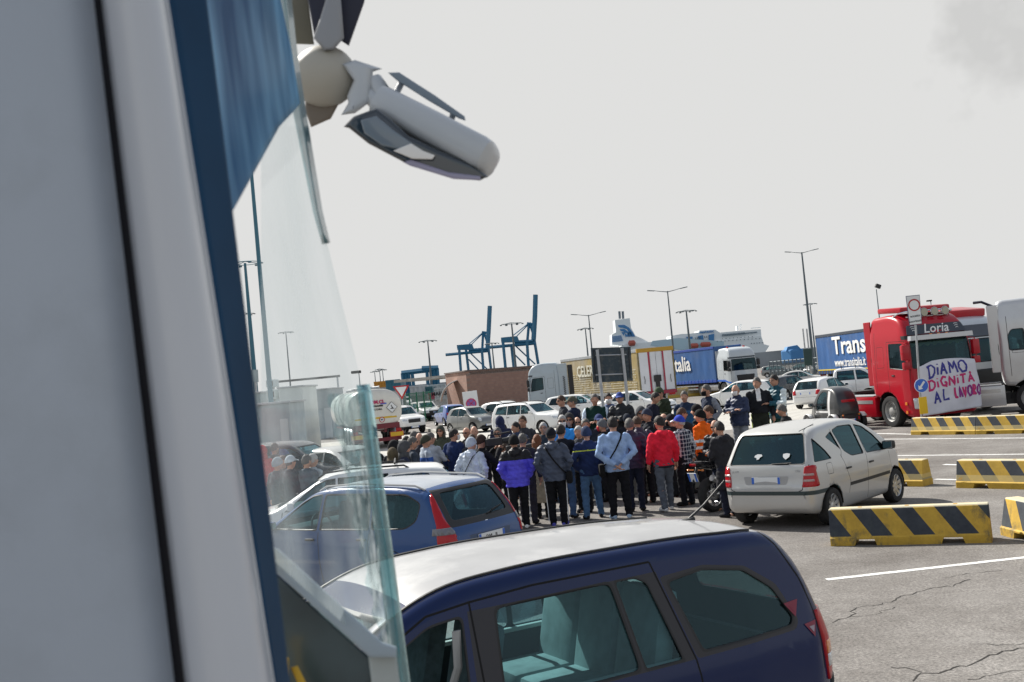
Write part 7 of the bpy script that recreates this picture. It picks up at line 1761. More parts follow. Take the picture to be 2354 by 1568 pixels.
        mb.grid(P); o = hobj('hood_neck', mb, cloth(hat[1])); md = o.modifiers.new('s', 'SOLIDIFY'); md.thickness = .02
    if mask:
        mb = MB(); P = []
        for z, o_ in ((-.008, .010), (-.03, .026), (-.055, .030), (-.08, .022), (-.108, .008)):
            jw = 1-.28*(max(0, -z)/.122)**2
            P.append([(.078*jw*math.sin(a), .098*math.cos(a)*(1-.1*(z/.122)**2)+o_*math.cos(a)+.006, z) for a in np.linspace(-1.15, 1.15, 11)])
        mb.grid(P); o = hobj('face_mask', mb, cloth(mask)); md = o.modifiers.new('s', 'SOLIDIFY'); md.thickness = .004
    if shades or glasses:
        mb = MB(); mt = M_black if shades else M_chassis
        for sg in (1, -1):
            if shades: mb.box((sg*.032, .098, .012), (.048, .008, .032), Matrix.Rotation(-sg*.25, 3, 'Z'), .003)
            else: mb.tube([(sg*.032+.023*math.cos(a), .099, .012+.017*math.sin(a)) for a in np.linspace(0, 6.283, 13)], .0028, 4, False)
            mb.tube([(sg*.056, .092, .018), (sg*.081, -.01, .016)], .003, 4)
        mb.tube([(-.012, .104, .016), (.012, .104, .016)], .003, 4); hobj('sunglasses' if shades else 'glasses', mb, mt)
    if bag:      # shoulder strap with a small bag at the hip
        sg = bag[1]; mb = MB(); P = [(-sg*.13, -.02, 1.47), (-sg*.09, -.115*b-.02, 1.38), (sg*.02, -.150*b-.012, 1.2), (sg*.15, -.125*b-.01, 1.02), (sg*.20*b, -.02, .92), (sg*.15, .13*b, 1.05), (-sg*.02, .155*b+belly, 1.25), (-sg*.11, .11*b, 1.42), (-sg*.13, -.02, 1.47)]
        P = [(x, y+ln(z), z) for x, y, z in P]; mb.tube(P, .016, 6, True, .35); o = mb.build('bag_strap', cloth(bag[0]), root, True); o.scale = (k,)*3
        mb = MB(); mb.box((sg*.225*b, -.01, .86), (.10, .24, .22), None, .04); o = mb.build('shoulder_bag', cloth(bag[0]), root, True); o.scale = (k,)*3
    if stripe:   # side stripe on the trousers
        for i in (0, 1):
            sg = 1 if i == 0 else -1; mb = MB(); P = []
            for z, p in ((.92, hp[i]), (.72, hp[i].lerp(kn[i], .5)), (.5, kn[i]), (.3, kn[i].lerp(an[i], .5)), (.1, an[i])):
                r_ = .104*tr if z > .8 else (.094*tr if z > .6 else (.083*tr if z > .4 else .075)); P.append([(p.x+sg*r_, p.y-.012-.008, z), (p.x+sg*(r_+.002), p.y+.012, z)])
            mb.grid(P); o = mb.build('side_stripe', cloth(stripe), root); md = o.modifiers.new('s', 'SOLIDIFY'); md.thickness = .012; md.offset = 0; o.scale = (k,)*3
    if extra: extra(root, k, wr_, hx)
    return root
def pa(x, y): return ((1650+x/2.852)/1.6631, (1500+y/2.852)/1.6631)
def pb(x, y): return ((2050+x/2.613)/1.6631, (1450+y/2.613)/1.6631)
def pc(x, y): return ((2400+x/2.412)/1.6631, (1400+y/2.412)/1.6631)
def phone_x(root, k, wr_, hx):
    mb = MB(); c = (wr_[0]+wr_[1])/2+Vector((0, .09, .02)); mb.box(c, (.075, .012, .15), Matrix.Rotation(R_(50), 3, 'X'), .005); o = mb.build('phone', M_black, root); o.scale = (k,)*3
NAVY, DNAVY, BLK, DGR = '#1d2540', '#141a2c', '#121317', '#23262b'
# --- front row, backs to the camera
person(*pa(905, 470), 'person in purple and black puffer jacket, black beanie and striped track pants, back turned', 4, 1.74, top=('#4a45b8', '#17171b'), kind='puffer', legs='#0e0f14', arms='pocket', hat=('beanie', '#101012'), hood='down', stripe='#c8c8cc', shoes='#c9c9cf', fat=1.08, hem=.80, foot=pa(965, 1490))
person(*pa(985, 452), 'grey-haired person in dark trousers, half hidden behind the purple puffer jacket', -10, 1.78, top='#2a2a32', legs='#2c2a33', head='grey', fat=1.05, foot=pa(1075, 1440))
person(*pa(1150, 462), 'person with long red-brown hair in a long beige coat and black boots', -14, 1.68, top='#8a8172', kind='coat', coat=True, hem=.34, legs='#121214', head='red', hair_len=1, arms='pocket', bag=('#0c0c0e', 1), shoes='#0e0e10', foot=pa(1215, 1375))
person(*pa(1292, 392), 'person in grey quilted jacket with black cap, strap bag and white-striped pants, back turned', -8, 1.78, top='#3a4150', kind='puffer', legs='#0b0c11', hat=('cap', '#10121a'), head='dark', arms='pocket', bag=('#0d0d10', 1), stripe='#c4c6d4', shoes='#4a4a9a', hood='down', fat=1.02, foot=pa(1400, 1462))
person(*pa(1442, 350), 'dark-haired person in plain navy jacket and light jeans, second row behind the quilted jacket', -18, 1.74, top='#12151f', legs='#3d5474', head='dark', arms='phone', foot=pa(1420, 1385))
person(*pb(465, 482), 'person in navy jacket with thin yellow line across the back, blue hat and faded jeans', 6, 1.80, top=('#1b2748', '#a9b23a', 'stripe'), legs='#3e5876', hat=('beanie', '#25304a'), arms='pocket', stance=.05, fat=1.12, shoes='#17171b', walk=.3, foot=pb(640, 1385))
person(*pb(757, 378), 'stout person in grey-blue sweatshirt, hands clasped behind the back, black cross strap', 2, 1.80, top='#7d93b4', kind='sweat', legs='#0c0d12', head='dark', arms='behind', fat=1.2, stance=.03, bag=('#0b0b0d', -1), shoes='#8fa3b8', foot=pb(860, 1395))
person(*pb(892, 398), 'grey-haired person in burgundy and navy padded jacket right of the grey-blue sweatshirt', -6, 1.78, top='#2b2238', kind='puffer', legs='#171b2b', head='grey', arms='pocket', lean=.1, foot=pb(1075, 1315))
person(*pb(1022, 375), 'curly dark-haired person leaning forward in a ribbed plum padded jacket', 22, 1.76, top='#2c2537', kind='puffer', legs='#0f1016', head='brown', arms='pocket', lean=.28, foot=pb(1170, 1235))
person(*pb(1222, 372), 'young person in bright red hooded top and grey joggers, back turned', 14, 1.77, top=('#c21f33', '#20242c', 'hem'), kind='hoodie', legs='#4c515a', head='dark', arms='down', hood='down', mask='#1b1b22', turn=25, shoes='#d0d0d4', walk=.45, hem=.76, foot=pb(1330, 1315))
person(*pb(1432, 366), 'older person with blue cap and blue checked flannel jacket, hands in pockets', 35, 1.76, top='#20304f', kind='plaid', legs='#101118', head='white', hat=('cap', '#2b3f9c', '#b9bcc8'), arms='down', turn=25, fat=1.0, hem=.72, foot=pc(560, 1285))
person(1610, 943, 'worker in orange high-visibility jacket with grey bands and black beanie', 42, 1.76, top=('#e4520a', '#b9bdc0', 'band'), kind='work', legs='#141519', hat=('beanie', '#0e0e10'), arms='down', turn=25, fat=1.05)
person(*pc(852, 492), 'bald person with sunglasses and black quilted vest looking down at a phone', 150, 1.72, top='#15161c', kind='puffer', legs='#1d2436', head='bald', shades=True, arms='phone', lean=.2, extra=phone_x, foot=pc(850, 1330))
person(*pc(893, 508), 'dark-haired person in long black hooded coat standing left of the silver hatchback', 28, 1.74, top='#1d1d22', kind='coat', coat=True, hem=.52, legs='#141826', head='dark', arms='phone', hood='down', fat=1.08, lean=.12, foot=pc(905, 1395))
# --- second row and right part of the ring
person(*pc(640, 358), 'person with black beanie, only the head showing behind the orange worker', 60, 1.75, top='#16171c', hat=('beanie', '#121215'), Y=23.3)
person(*pc(748, 366), 'short-haired person in dark jacket right of the orange worker, turned left', 70, 1.73, top='#24262e', head='brown', arms='pocket', turn=15, Y=22.9)
person(*pc(487, 388), 'brown-haired person in sunglasses behind the blue cap, looking right', -50, 1.74, top='#1f2126', head='brown', shades=True, turn=-25, Y=23.0)
person(*pc(402, 448), 'person in black beanie and dark scarf between red top and blue cap', 40, 1.70, top='#121318', hat=('beanie', '#17181d'), mask='#111114', turn=30)
person(*pb(1110, 300), 'person in dark blue beanie facing left, behind the curly-haired one', 120, 1.78, top='#171a22', hat=('beanie', '#2a3040'), turn=10, Y=23.2)
person(*pb(1275, 346), 'balding person whose bare head shows behind the red hooded top', 30, 1.72, top='#2b2d33', head='balding')
person(*pb(1040, 255), 'person in grey hood and sunglasses facing the camera, near the right sign post', 175, 1.80, top='#2a2b30', hat=('hood', '#3a3c40'), shades=True, pos=None, Y=23.6)
person(*pb(905, 352), 'person in dark beanie seen from behind, left of the curly-haired one', 10, 1.72, top='#1c1f28', hat=('beanie', '#1e2430'))
person(*pb(735, 383), 'white-haired head just visible behind the grey-blue sweatshirt', 160, 1.70, top='#3a3c42', head='white', pos=Vector((1.15, 21.6, 0)))
# --- back row on the raised island
I = ISL
person(*pb(255, 165), 'brown-haired person with sunglasses in dark grey jacket, back row left end', 95, 1.76, I, top='#2d3036', head='brown', shades=True, turn=20, arms='pocket', Y=26.2)
person(*pb(363, 175), 'person in camouflage cap and navy jacket with folded arms, back row', 60, 1.76, I, top='#1b2338', hat=('cap', '#4a4b40'), head='grey', turn=35, arms='crossed', Y=25.6)
person(*pb(577, 148), 'grey-haired person in green and white tracksuit, arms crossed, facing us', 178, 1.80, I, top=('#0f2a26', '#a8b6c4', 'sleeves'), head='grey', arms='crossed', fat=1.15, Y=25.0)
person(*pb(717, 140), 'dark-haired person in white face mask and blue-grey hooded top at the sign post', 172, 1.76, I, top='#4a5672', kind='hoodie', head='dark', mask='#dfe2e4', arms='pocket', Y=25.6)
person(*pb(830, 135), 'person in blue cap and black padded jacket with crossed arms, between the sign posts', 170, 1.78, I, top='#1e2024', kind='puffer', hat=('cap', '#26376e'), head='dark', arms='crossed', Y=24.9)
person(*pb(1105, 140), 'dark-haired person with beard bending over, black hooded jacket, back row', -120, 1.78, I, top='#171b2a', head='dark', lean=.3, arms='phone', hood='down', Y=24.7)
person(*pb(1268, 80), 'person in olive cap, mask and green parka looking at a phone, back row', 120, 1.82, I, top='#2b3326', hat=('cap', '#3a4634'), head='dark', mask='#d5d8da', lean=.18, arms='phone', hood='down', extra=phone_x, Y=25.2)
person(*pb(1475, 120), 'grey-haired person in blue jacket facing us, right of the green parka', 165, 1.78, I, top=('#24486a', '#1d2a3e'), head='grey', arms='down', Y=24.6)
person(*pc(728, 172), 'tall curly-haired person in black mask and navy vest, back row, turned left', 110, 1.86, I, top=('#20283a', '#6a6f78', 'sleeves'), head='grey', mask='#121215', fat=1.2, arms='pocket', Y=24.7)
person(*pc(1002, 173), 'balding person in white mask with crossed arms and navy padded jacket', 140, 1.78, I, top='#232c44', kind='puffer', head='balding', mask='#dfe2e4', arms='crossed', legs='#6a6e76', lean=.08, Y=24.6)
def belt(root, k, wr_=None, hx=None):
    mb = MB(); P = [(.175*math.cos(a), .128*math.sin(a), 1.0+.004*math.sin(a*3)) for a in np.linspace(0, 6.2832, 25)]; P2 = [(x*1.01, y*1.01, z+.045) for x, y, z in P]; mb.grid([P, P2]); o = mb.build('belt', M_plate, root); md = o.modifiers.new('s', 'SOLIDIFY'); md.thickness = .012; o.scale = (k,)*3
    for sg in (1, -1):
        mb = MB(); mb.box((sg*.185, 0, .72), (.012, .06, .5), None, .004); o = mb.build('leg_stripe', mat('hi_vis_yellow', (.55, .75, .05), .6), root); o.scale = (k,)*3
person(*pc(1185, 105), 'uniformed officer in black jacket with white belt, facing us', 172, 1.82, I, top=('#16181d', '#c8ccd2', 'shirt'), kind='work', head='grey', arms='down', legs='#20241f', hem=.98, turn=-25, extra=belt, Y=24.9)
person(*pc(1352, 80), 'dark-haired person in teal padded vest with pale sleeves, right end of the back row', 120, 1.84, I, top=('#15414e', '#b7c1c4', 'sleeves'), kind='puffer', head='dark', glasses=True, arms='phone', legs='#1a3a38', Y=25.0)
person((2650+870/2.412)/1.6631, (1500+108/2.412)/1.6631, 'grey-haired person in black jacket stooping behind the roof of the silver hatchback', 60, 1.62, 0, top='#1b1b1e', head='grey', lean=.2, arms='pocket', Y=22.8)
# --- inner ring facing the camera
person(*pb(250, 322), 'white-haired person in bright light-blue jacket, white mask and sunglasses', 178, 1.78, 0, top='#2f7fc4', head='white', mask='#e2e4e6', shades=True, arms='crossed', fat=1.1, Y=23.4)
person(*pb(325, 335), 'person in dark hood and sunglasses behind the light-blue jacket', 170, 1.78, 0, top='#1b1c20', hat=('hood', '#2a2b2e'), shades=True, Y=23.7)
person(*pb(405, 380), 'bald person with dark sunglasses right of the light-blue jacket', 182, 1.76, top='#2a2b30', head='bald', shades=True)
person(*pb(490, 397), 'grey-haired older person in brown jacket and scarf facing us', 176, 1.76, top='#4a3b2c', head='grey', collar=True, fat=1.1)
person(*pb(620, 355), 'person in navy cap behind the navy jacket with yellow line', 185, 1.76, top='#202632', hat=('cap', '#232f55'), head='dark', Y=23.2)
person(*pb(662, 405), 'person in grey cap with red collar, left of the grey-blue sweatshirt', 60, 1.72, top='#1d1f24', hat=('beanie', '#55585c'), mask='#a02430')
person(*pa(1215, 330), 'white-haired person with glasses in dark jacket between long red hair and quilted jacket', 172, 1.74, top='#2b3036', head='white', glasses=True, arms='pocket')
person(*pa(990, 250), 'dark-haired person with glasses in grey jacket, tallest behind the two cameras', 160, 1.80, 0, top='#34353a', head='brown', glasses=True, Y=25.5)
person(*pa(978, 312), 'dark-haired person in sunglasses and tan jacket facing right', 150, 1.76, top='#5a4028', head='dark', shades=True, turn=-25)
person(*pa(918, 326), 'dark-haired person in blue-grey padded jacket looking right', 150, 1.76, top='#2c3850', kind='puffer', head='dark', turn=-30)
person(*pa(742, 270), 'person in navy hood seen from behind, in front of the white boxy car', 10, 1.74, 0, top='#1b2138', hat=('hood', '#1d2440'), Y=28.0)
person(*pa(715, 385), 'heavy person in red-tinted sunglasses and black jacket facing us', 172, 1.74, top='#17181d', head='grey', shades=True, fat=1.2)
person(*pa(460, 372), 'balding person with short beard facing us, left of the cameras', 178, 1.78, top='#20222a', head='balding')
person(*pa(378, 386), 'white-haired balding person in black sunglasses and black jacket, left of the cameras', 172, 1.76, top='#141519', head='balding', shades=True, turn=-20)
person(*pa(230, 402), 'dark-haired person in white mask and long dark blue coat, turned right', -40, 1.80, top='#17264a', kind='coat', coat=True, hem=.5, legs='#22304a', head='dark', mask='#dfe2e4', arms='pocket', turn=-30)
person(*pa(420, 500), 'person in light grey padded jacket and grey beanie with thin strap, back turned', -25, 1.70, top='#9aa4b2', kind='puffer', hat=('beanie', '#8c949f'), legs='#1b1d24', mask='#dfe2e4', arms='pocket', bag=('#141418', -1), hood='down', turn=-20)
def camcorder(root, k, wr_, hx):
    p = thing('video_camera', None, None); p.parent = root; p.location = (.14*k, .22*k, 1.60*k)
    mb = MB(); mb.box((0, 0, 0), (.11, .34, .15), None, .02); mb.build('camera_body', M_chassis, p); mb = MB(); mb.lathe([(.001, .0), (.055, .0), (.06, .1), (.075, .18), (.075, .22), (.001, .2)], 16, 'y', (0, .17, 0)); mb.build('lens', M_black, p, True)
    mb = MB(); mb.tube([(0, -.12, .08), (0, -.1, .14), (0, .12, .14), (0, .14, .08)], .014, 6); mb.build('handle', M_black, p); mb = MB(); mb.box((-.09, .1, .03), (.06, .12, .06), None, .01); mb.build('viewfinder', M_black, p); mb = MB(); mb.tube([(.02, .1, .14), (.02, .36, .16)], .018, 8); mb.build('microphone', M_chassis, p)
person(*pa(525, 472), 'camera operator in brown beanie and black jacket filming with a shoulder video camera', -62, 1.72, top='#15151a', hat=('beanie', '#2c201c'), head='brown', mask='#121216', arms='camera', extra=camcorder, hair_len=0)
person(*pa(780, 560), 'second camera operator crouching low with a dark camera, behind the purple jacket', -70, 1.45, top='#1b1b20', head='brown', arms='camera', extra=camcorder)
person(*pa(95, 372), 'hooded person in olive coat and sunglasses with mask under the chin', 165, 1.74, top='#3c4036', hat=('hood', '#3a3c36'), shades=True)
person(*pa(437, 460), 'brown-haired short person between grey beanie and bald heads', 170, 1.66, top='#2a2c33', head='brown')
# --- group at the left, behind the white estate
person(*cl(1185, 1062), 'grey-bearded person in light grey jacket with folded arms, left group', -35, 1.78, top='#8b919a', head='grey', arms='crossed', turn=-20)
person(*cl(1125, 1102), 'person in olive beanie and blue jacket with red details, left group, facing right', -70, 1.74, top=('#2b4c8c', '#8f98a4'), hat=('beanie', '#33352c'), turn=-10)
person(*cl(945, 1120), 'grey-haired person in dark sunglasses and slate jacket, left group, facing right', -75, 1.76, top='#2e3540', head='grey', shades=True)
person(*cl(972, 1045), 'dark grey-haired head at the back of the left group, below the tanker reflector', -40, 1.74, top='#24262c', head='grey')
person(*cl(835, 1188), 'person in dark grey hood and sunglasses facing right, left group', -72, 1.74, top='#1c2234', hat=('hood', '#3a3b3e'), shades=True)
person(*cl(700, 1178), 'person in black hood at the left group, mostly hidden by the fur hood', -30, 1.72, top='#15161a', hat=('hood', '#151518'))
person(*cl(690, 1278), 'person with dark furry hood on the back, nearest of the left group', -10, 1.62, top='#2a2823', hat=('hood', '#4a4234'))
person(*cl(400, 1172), 'short-haired person in black beside the silver saloon, at the glass edge', 20, 1.72, top='#141519', head='dark')
person(*cl(425, 1292), 'person in teal beanie with mask at the edge of the glass pane', -70, 1.66, top='#2a4a3c', hat=('beanie', '#4c6a70'), mask='#b9c8d4', skin=M_skin2)
person(*cl(1056, 1066), 'bald person between the grey beard and the dark grey-haired head', 170, 1.74, top='#2c2e36', head='bald')
person(*cl(870, 1112), 'dark-haired head peeping between the hoods of the left group', -40, 1.72, top='#202228', head='dark')
# --- seen through the glass pane
person(*cg(195, 800), 'person in red hooded jacket behind the glass pane', -20, 1.74, top='#a31f2c', kind='hoodie', legs='#3a3a6a', hat=('hood', '#a8262f'))
person(*cg(285, 775), 'person in dark jacket behind the glass, next to the red jacket', -30, 1.78, top='#1b2430', head='dark')
person(*cg(305, 885), 'short person with grey hat behind the glass pane', -40, 1.66, top='#2a3a44', hat=('beanie', '#7a8890'))
person(*cg(402, 870), 'person in pale cap behind the glass, right of the grey hat', -40, 1.70, top='#28323c', hat=('cap', '#9aa6ac'), head='grey')
person(*cg(352, 868), 'person with brown hair half hidden between two hats behind the glass', 170, 1.68, top='#3a3c44', head='brown')
person(*cg(525, 862), 'grey-haired person behind the glass near the broken edge', -30, 1.70, top='#4a545c', head='grey')
person(*cg(570, 855), 'white-haired person in pale jacket behind the glass near the broken edge', -40, 1.70, top='#8a949a', head='white')

bpy.data.scenes.remove(TMP)
# ================================================================ foreground: edge of the booth the picture is taken from
def c5(x, y): return ((1000+x/1.96)/1.6631, (x*0+y/1.96)/1.6631)
def lerp(a, b, t): return a+(b-a)*t
booth = thing('guard_booth', 'corner of a white booth with blue-framed glass pane close to the camera, left side', 'booth')
M_bw = mat('booth_white', (.36, .41, .48), .45, coat=.2, var=.05, vscale=1.5, bump=.05, bscale=300, dirt=(.20, .22, .24), dscale=5, damt=.28)
M_bw2 = mat('booth_white_trim', (.52, .55, .60), .4, coat=.3, var=.04, vscale=2)
M_seal = mat('rubber_seal', (.006, .006, .012), .6)
M_bfr = mat('frame_blue', (.006, .040, .095), .6, spec=.2, var=.15, vscale=6)
def strip(name, L, R, m, prof, n=24, par=booth):
    """upright strip between two picture lines; prof(t) gives the distance across the strip"""
    mb = MB(); P = []
    for t in np.linspace(0, 1, 13):
        col = []
        for s in np.linspace(0, 1, n):
            a = (lerp(L[0][0], L[1][0], s), lerp(L[0][1], L[1][1], s)); b = (lerp(R[0][0], R[1][0], s), lerp(R[0][1], R[1][1], s)); p = DP(lerp(a[0], b[0], t), lerp(a[1], b[1], t), 1.0); Y = prof(t); col.append(Vector((0, 0, HC))+(p-Vector((0, 0, HC)))*Y)
        P.append(col)
    mb.grid(P); o = mb.build(name, m, par, True); md = o.modifiers.new('s', 'SOLIDIFY'); md.thickness = .02; md.offset = -1; return o
strip('wall_panel', ((-900, -160), (-690, 1720)), ((181, -160), (402, 1720)), M_bw, lambda t: .95+.10*max(0, t-.97)/.03*.2)
strip('seal', ((150, -160), (385, 1720)), ((235, -160), (470, 1720)), M_seal, lambda t: .985)
strip('corner_post', ((214, -160), (444, 1720)), ((362, -160), (655, 1720)), M_bw2, lambda t: .955-.03*math.sin(math.pi*t)+(.05*((t-.85)/.15)**2 if t > .85 else 0))
strip('window_frame', ((340, -160), (610, 1720)), ((425, -160), (640, 1720)), M_bfr, lambda t: 1.06+.04*t)
# glass pane running away from us
XL = lambda y: np.interp(y, [-160, 540, 1240, 1720], [418, 500, 597, 636]); XR = lambda y: np.interp(y, [-160, 100, 240, 490, 900, 1568, 1720], [648, 674, 694, 735, 836, 922, 940])
YA, YB = 1.10, 1.72
def PG(px, py, off=0.0):
    t = (px-XL(py))/(XR(py)-XL(py)); Y = 1/((1-t)/YA+t/YB); return DP(px, py, Y+off)
def pane_mat():
    m = bpy.data.materials.new('booth_glass'); m.use_nodes = True; n = m.node_tree; n.nodes.clear(); L = n.links.new
    out = n.nodes.new('ShaderNodeOutputMaterial'); tr = n.nodes.new('ShaderNodeBsdfTransparent'); tr.inputs[0].default_value = (.92, .95, .96, 1); gl = n.nodes.new('ShaderNodeBsdfGlossy'); gl.inputs['Roughness'].default_value = .05
    d = n.nodes.new('ShaderNodeBsdfTranslucent'); d.inputs[0].default_value = (.55, .62, .64, 1); df = n.nodes.new('ShaderNodeBsdfDiffuse'); df.inputs[0].default_value = (.5, .56, .58, 1)
    mx0 = n.nodes.new('ShaderNodeMixShader'); mx0.inputs[0].default_value = .5; L(d.outputs[0], mx0.inputs[1]); L(df.outputs[0], mx0.inputs[2])
    tc = n.nodes.new('ShaderNodeTexCoord'); nz = n.nodes.new('ShaderNodeTexNoise'); nz.inputs['Scale'].default_value = 9; nz.inputs['Detail'].default_value = 6; mp = n.nodes.new('ShaderNodeMapping'); mp.inputs['Scale'].default_value = (1, .7, .35); L(tc.outputs['Object'], mp.inputs[0]); L(mp.outputs[0], nz.inputs['Vector'])
    mr = n.nodes.new('ShaderNodeMapRange'); mr.inputs[1].default_value = .35; mr.inputs[2].default_value = .75; mr.inputs[3].default_value = .06; mr.inputs[4].default_value = .52; L(nz.outputs['Fac'], mr.inputs[0])
    a = n.nodes.new('ShaderNodeMixShader'); L(mr.outputs[0], a.inputs[0]); L(tr.outputs[0], a.inputs[1]); L(mx0.outputs[0], a.inputs[2])
    b = n.nodes.new('ShaderNodeMixShader'); b.inputs[0].default_value = .07; L(a.outputs[0], b.inputs[1]); L(gl.outputs[0], b.inputs[2]); L(b.outputs[0], out.inputs[0]); return m
mb = MB(); ys = np.linspace(-160, 1720, 40); XP = lambda y: max(XL(y), np.interp(y, [1262, 1500, 1720], [600, 862, 905])); mb.grid([[PG(lerp(XP(y), XR(y), t), y) for t in np.linspace(0, 1, 14)] for y in ys]); pane = mb.build('glass_pane', pane_mat(), booth, True)
# thick green edge of the pane, chipped
M_edge = mat('glass_edge_teal', (.07, .18, .21), .25, coat=.6, var=.35, vscale=30, spec=.8)
M_edge2 = mat('glass_edge_pale', (.45, .52, .53), .3, var=.3, vscale=25)
M_edgeg = glass_mat('edge_glass', (.42, .66, .70), .6, .30, (.10, .24, .27), (.7, .95, 1.0))
mb = MB(); P = []
for i, y in enumerate(np.linspace(885, 1720, 40)):
    w_ = np.interp(y, [885, 1000, 1568], [17, 22, 30]); c = XR(y); P.append([DP(c-w_*.5, y, YB-.004), DP(c+w_*.1, y, YB-.006), DP(c+w_*.42, y, YB+.002)])
mb.grid(P); o = mb.build('glass_edge', M_edgeg, booth, True); md = o.modifiers.new('s', 'SOLIDIFY'); md.thickness = .008
def chip_mat():
    m = bpy.data.materials.new('chipped_band'); m.use_nodes = True; n = m.node_tree; n.nodes.clear(); L = n.links.new; out = n.nodes.new('ShaderNodeOutputMaterial'); tc = n.nodes.new('ShaderNodeTexCoord')
    nz = n.nodes.new('ShaderNodeTexNoise'); nz.inputs['Scale'].default_value = 46; nz.inputs['Detail'].default_value = 5; mp = n.nodes.new('ShaderNodeMapping'); mp.inputs['Scale'].default_value = (1, 1, .8); L(tc.outputs['Object'], mp.inputs[0]); L(mp.outputs[0], nz.inputs['Vector'])
    r = n.nodes.new('ShaderNodeValToRGB'); L(nz.outputs['Fac'], r.inputs[0]); e = r.color_ramp.elements; e[0].position = .38; e[0].color = (.06, .09, .10, 1); e[1].position = .62; e[1].color = (.62, .66, .66, 1)
    t = n.nodes.new('ShaderNodeBsdfTransparent'); t.inputs[0].default_value = (.75, .86, .87, 1); d = n.nodes.new('ShaderNodeBsdfTranslucent'); L(r.outputs[0], d.inputs[0]); d2 = n.nodes.new('ShaderNodeBsdfDiffuse'); L(r.outputs[0], d2.inputs[0]); a = n.nodes.new('ShaderNodeMixShader'); L(d.outputs[0], a.inputs[1]); L(d2.outputs[0], a.inputs[2])
    n2 = n.nodes.new('ShaderNodeTexNoise'); n2.inputs['Scale'].default_value = 24; n2.inputs['Detail'].default_value = 4; L(mp.outputs[0], n2.inputs['Vector']); mr = n.nodes.new('ShaderNodeMapRange'); mr.inputs[1].default_value = .40; mr.inputs[2].default_value = .66; mr.inputs[4].default_value = .62; L(n2.outputs['Fac'], mr.inputs[0])
    b = n.nodes.new('ShaderNodeMixShader'); L(mr.outputs[0], b.inputs[0]); L(t.outputs[0], b.inputs[1]); L(a.outputs[0], b.inputs[2]); L(b.outputs[0], out.inputs[0]); return m
mb = MB(); P = []
for i, y in enumerate(np.linspace(905, 1480, 50)):
    w_ = np.interp(y, [905, 1000, 1250, 1480], [70, 62, 44, 24])+6*math.sin(y*.09); c = XR(y)-12; P.append([PG(c-w_, y, -.004), PG(c-w_*.5, y, -.005), PG(c, y, -.004)])
mb.grid(P); o = mb.build('chipped_band', chip_mat(), booth, True)
mb = MB(); P = []
for y in np.linspace(-160, 560, 30):
    w_ = np.interp(y, [-160, 240, 560], [26, 18, 5]); c = XR(y); P.append([DP(c-w_, y, YB-.01), DP(c-w_*.4, y, YB-.02), DP(c, y, YB)])
mb.grid(P); o = mb.build('upper_glass_edge', M_edge, booth, True); md = o.modifiers.new('s', 'SOLIDIFY'); md.thickness = .005
# blue sky reflection on the upper glass, painted as a thin sheet
def sky_refl_mat():
    m = bpy.data.materials.new('painted_sky_blue'); m.use_nodes = True; n = m.node_tree; n.nodes.clear(); L = n.links.new; out = n.nodes.new('ShaderNodeOutputMaterial')
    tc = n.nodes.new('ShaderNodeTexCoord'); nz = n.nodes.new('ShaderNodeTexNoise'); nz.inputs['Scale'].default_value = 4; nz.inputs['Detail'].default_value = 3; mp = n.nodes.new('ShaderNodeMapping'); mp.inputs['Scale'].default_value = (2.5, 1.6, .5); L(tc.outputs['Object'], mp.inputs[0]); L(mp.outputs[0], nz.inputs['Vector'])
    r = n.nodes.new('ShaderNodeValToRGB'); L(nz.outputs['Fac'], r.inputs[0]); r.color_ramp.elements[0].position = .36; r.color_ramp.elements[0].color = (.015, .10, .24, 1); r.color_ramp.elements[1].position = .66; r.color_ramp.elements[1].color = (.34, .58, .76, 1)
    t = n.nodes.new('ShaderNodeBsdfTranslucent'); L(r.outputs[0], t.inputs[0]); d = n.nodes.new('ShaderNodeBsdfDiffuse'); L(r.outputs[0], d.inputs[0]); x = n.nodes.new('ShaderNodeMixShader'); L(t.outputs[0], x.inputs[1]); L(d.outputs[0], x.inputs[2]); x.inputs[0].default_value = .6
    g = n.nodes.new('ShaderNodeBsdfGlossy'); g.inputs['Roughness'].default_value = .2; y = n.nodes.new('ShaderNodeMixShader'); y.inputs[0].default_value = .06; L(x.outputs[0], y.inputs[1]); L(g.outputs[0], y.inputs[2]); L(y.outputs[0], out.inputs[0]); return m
M_sky_refl = sky_refl_mat(); mb = MB(); P = []
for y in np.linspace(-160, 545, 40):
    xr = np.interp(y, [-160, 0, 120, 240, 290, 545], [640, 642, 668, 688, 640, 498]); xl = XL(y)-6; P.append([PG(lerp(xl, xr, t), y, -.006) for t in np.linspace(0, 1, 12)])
mb.grid(P); o = mb.build('painted_sky_reflection', M_sky_refl, booth, True); md = o.modifiers.new('s', 'SOLIDIFY'); md.thickness = .002
# sill, panel below and pale upright at the bottom
def ppb(name, pts, Y, T, m, par=booth, bev=.004):
    a = [DP(*p, Y) for p in pts]; d = (sum(a, Vector())/len(a)-Vector((0, 0, HC))).normalized(); b = [q+d*T for q in a]; n = len(a); bm = bmesh.new(); va = [bm.verts.new(q) for q in a]; vb = [bm.verts.new(q) for q in b]
    bm.faces.new(va); bm.faces.new(vb[::-1])
    for i in range(n): bm.faces.new((va[i], vb[i], vb[(i+1) % n], va[(i+1) % n]))
    bmesh.ops.recalc_face_normals(bm, faces=bm.faces)
    if bev: bmesh.ops.bevel(bm, geom=[e for e in bm.edges if all(v in va for v in e.verts)], offset=bev, segments=4, affect='EDGES', profile=.5)
    me = bpy.data.meshes.new(name); bm.to_mesh(me); bm.free(); me.materials.append(m); me.polygons.foreach_set('use_smooth', [True]*len(me.polygons)); me.set_sharp_from_angle(angle=R_(50)); return me_obj(name, me, par)
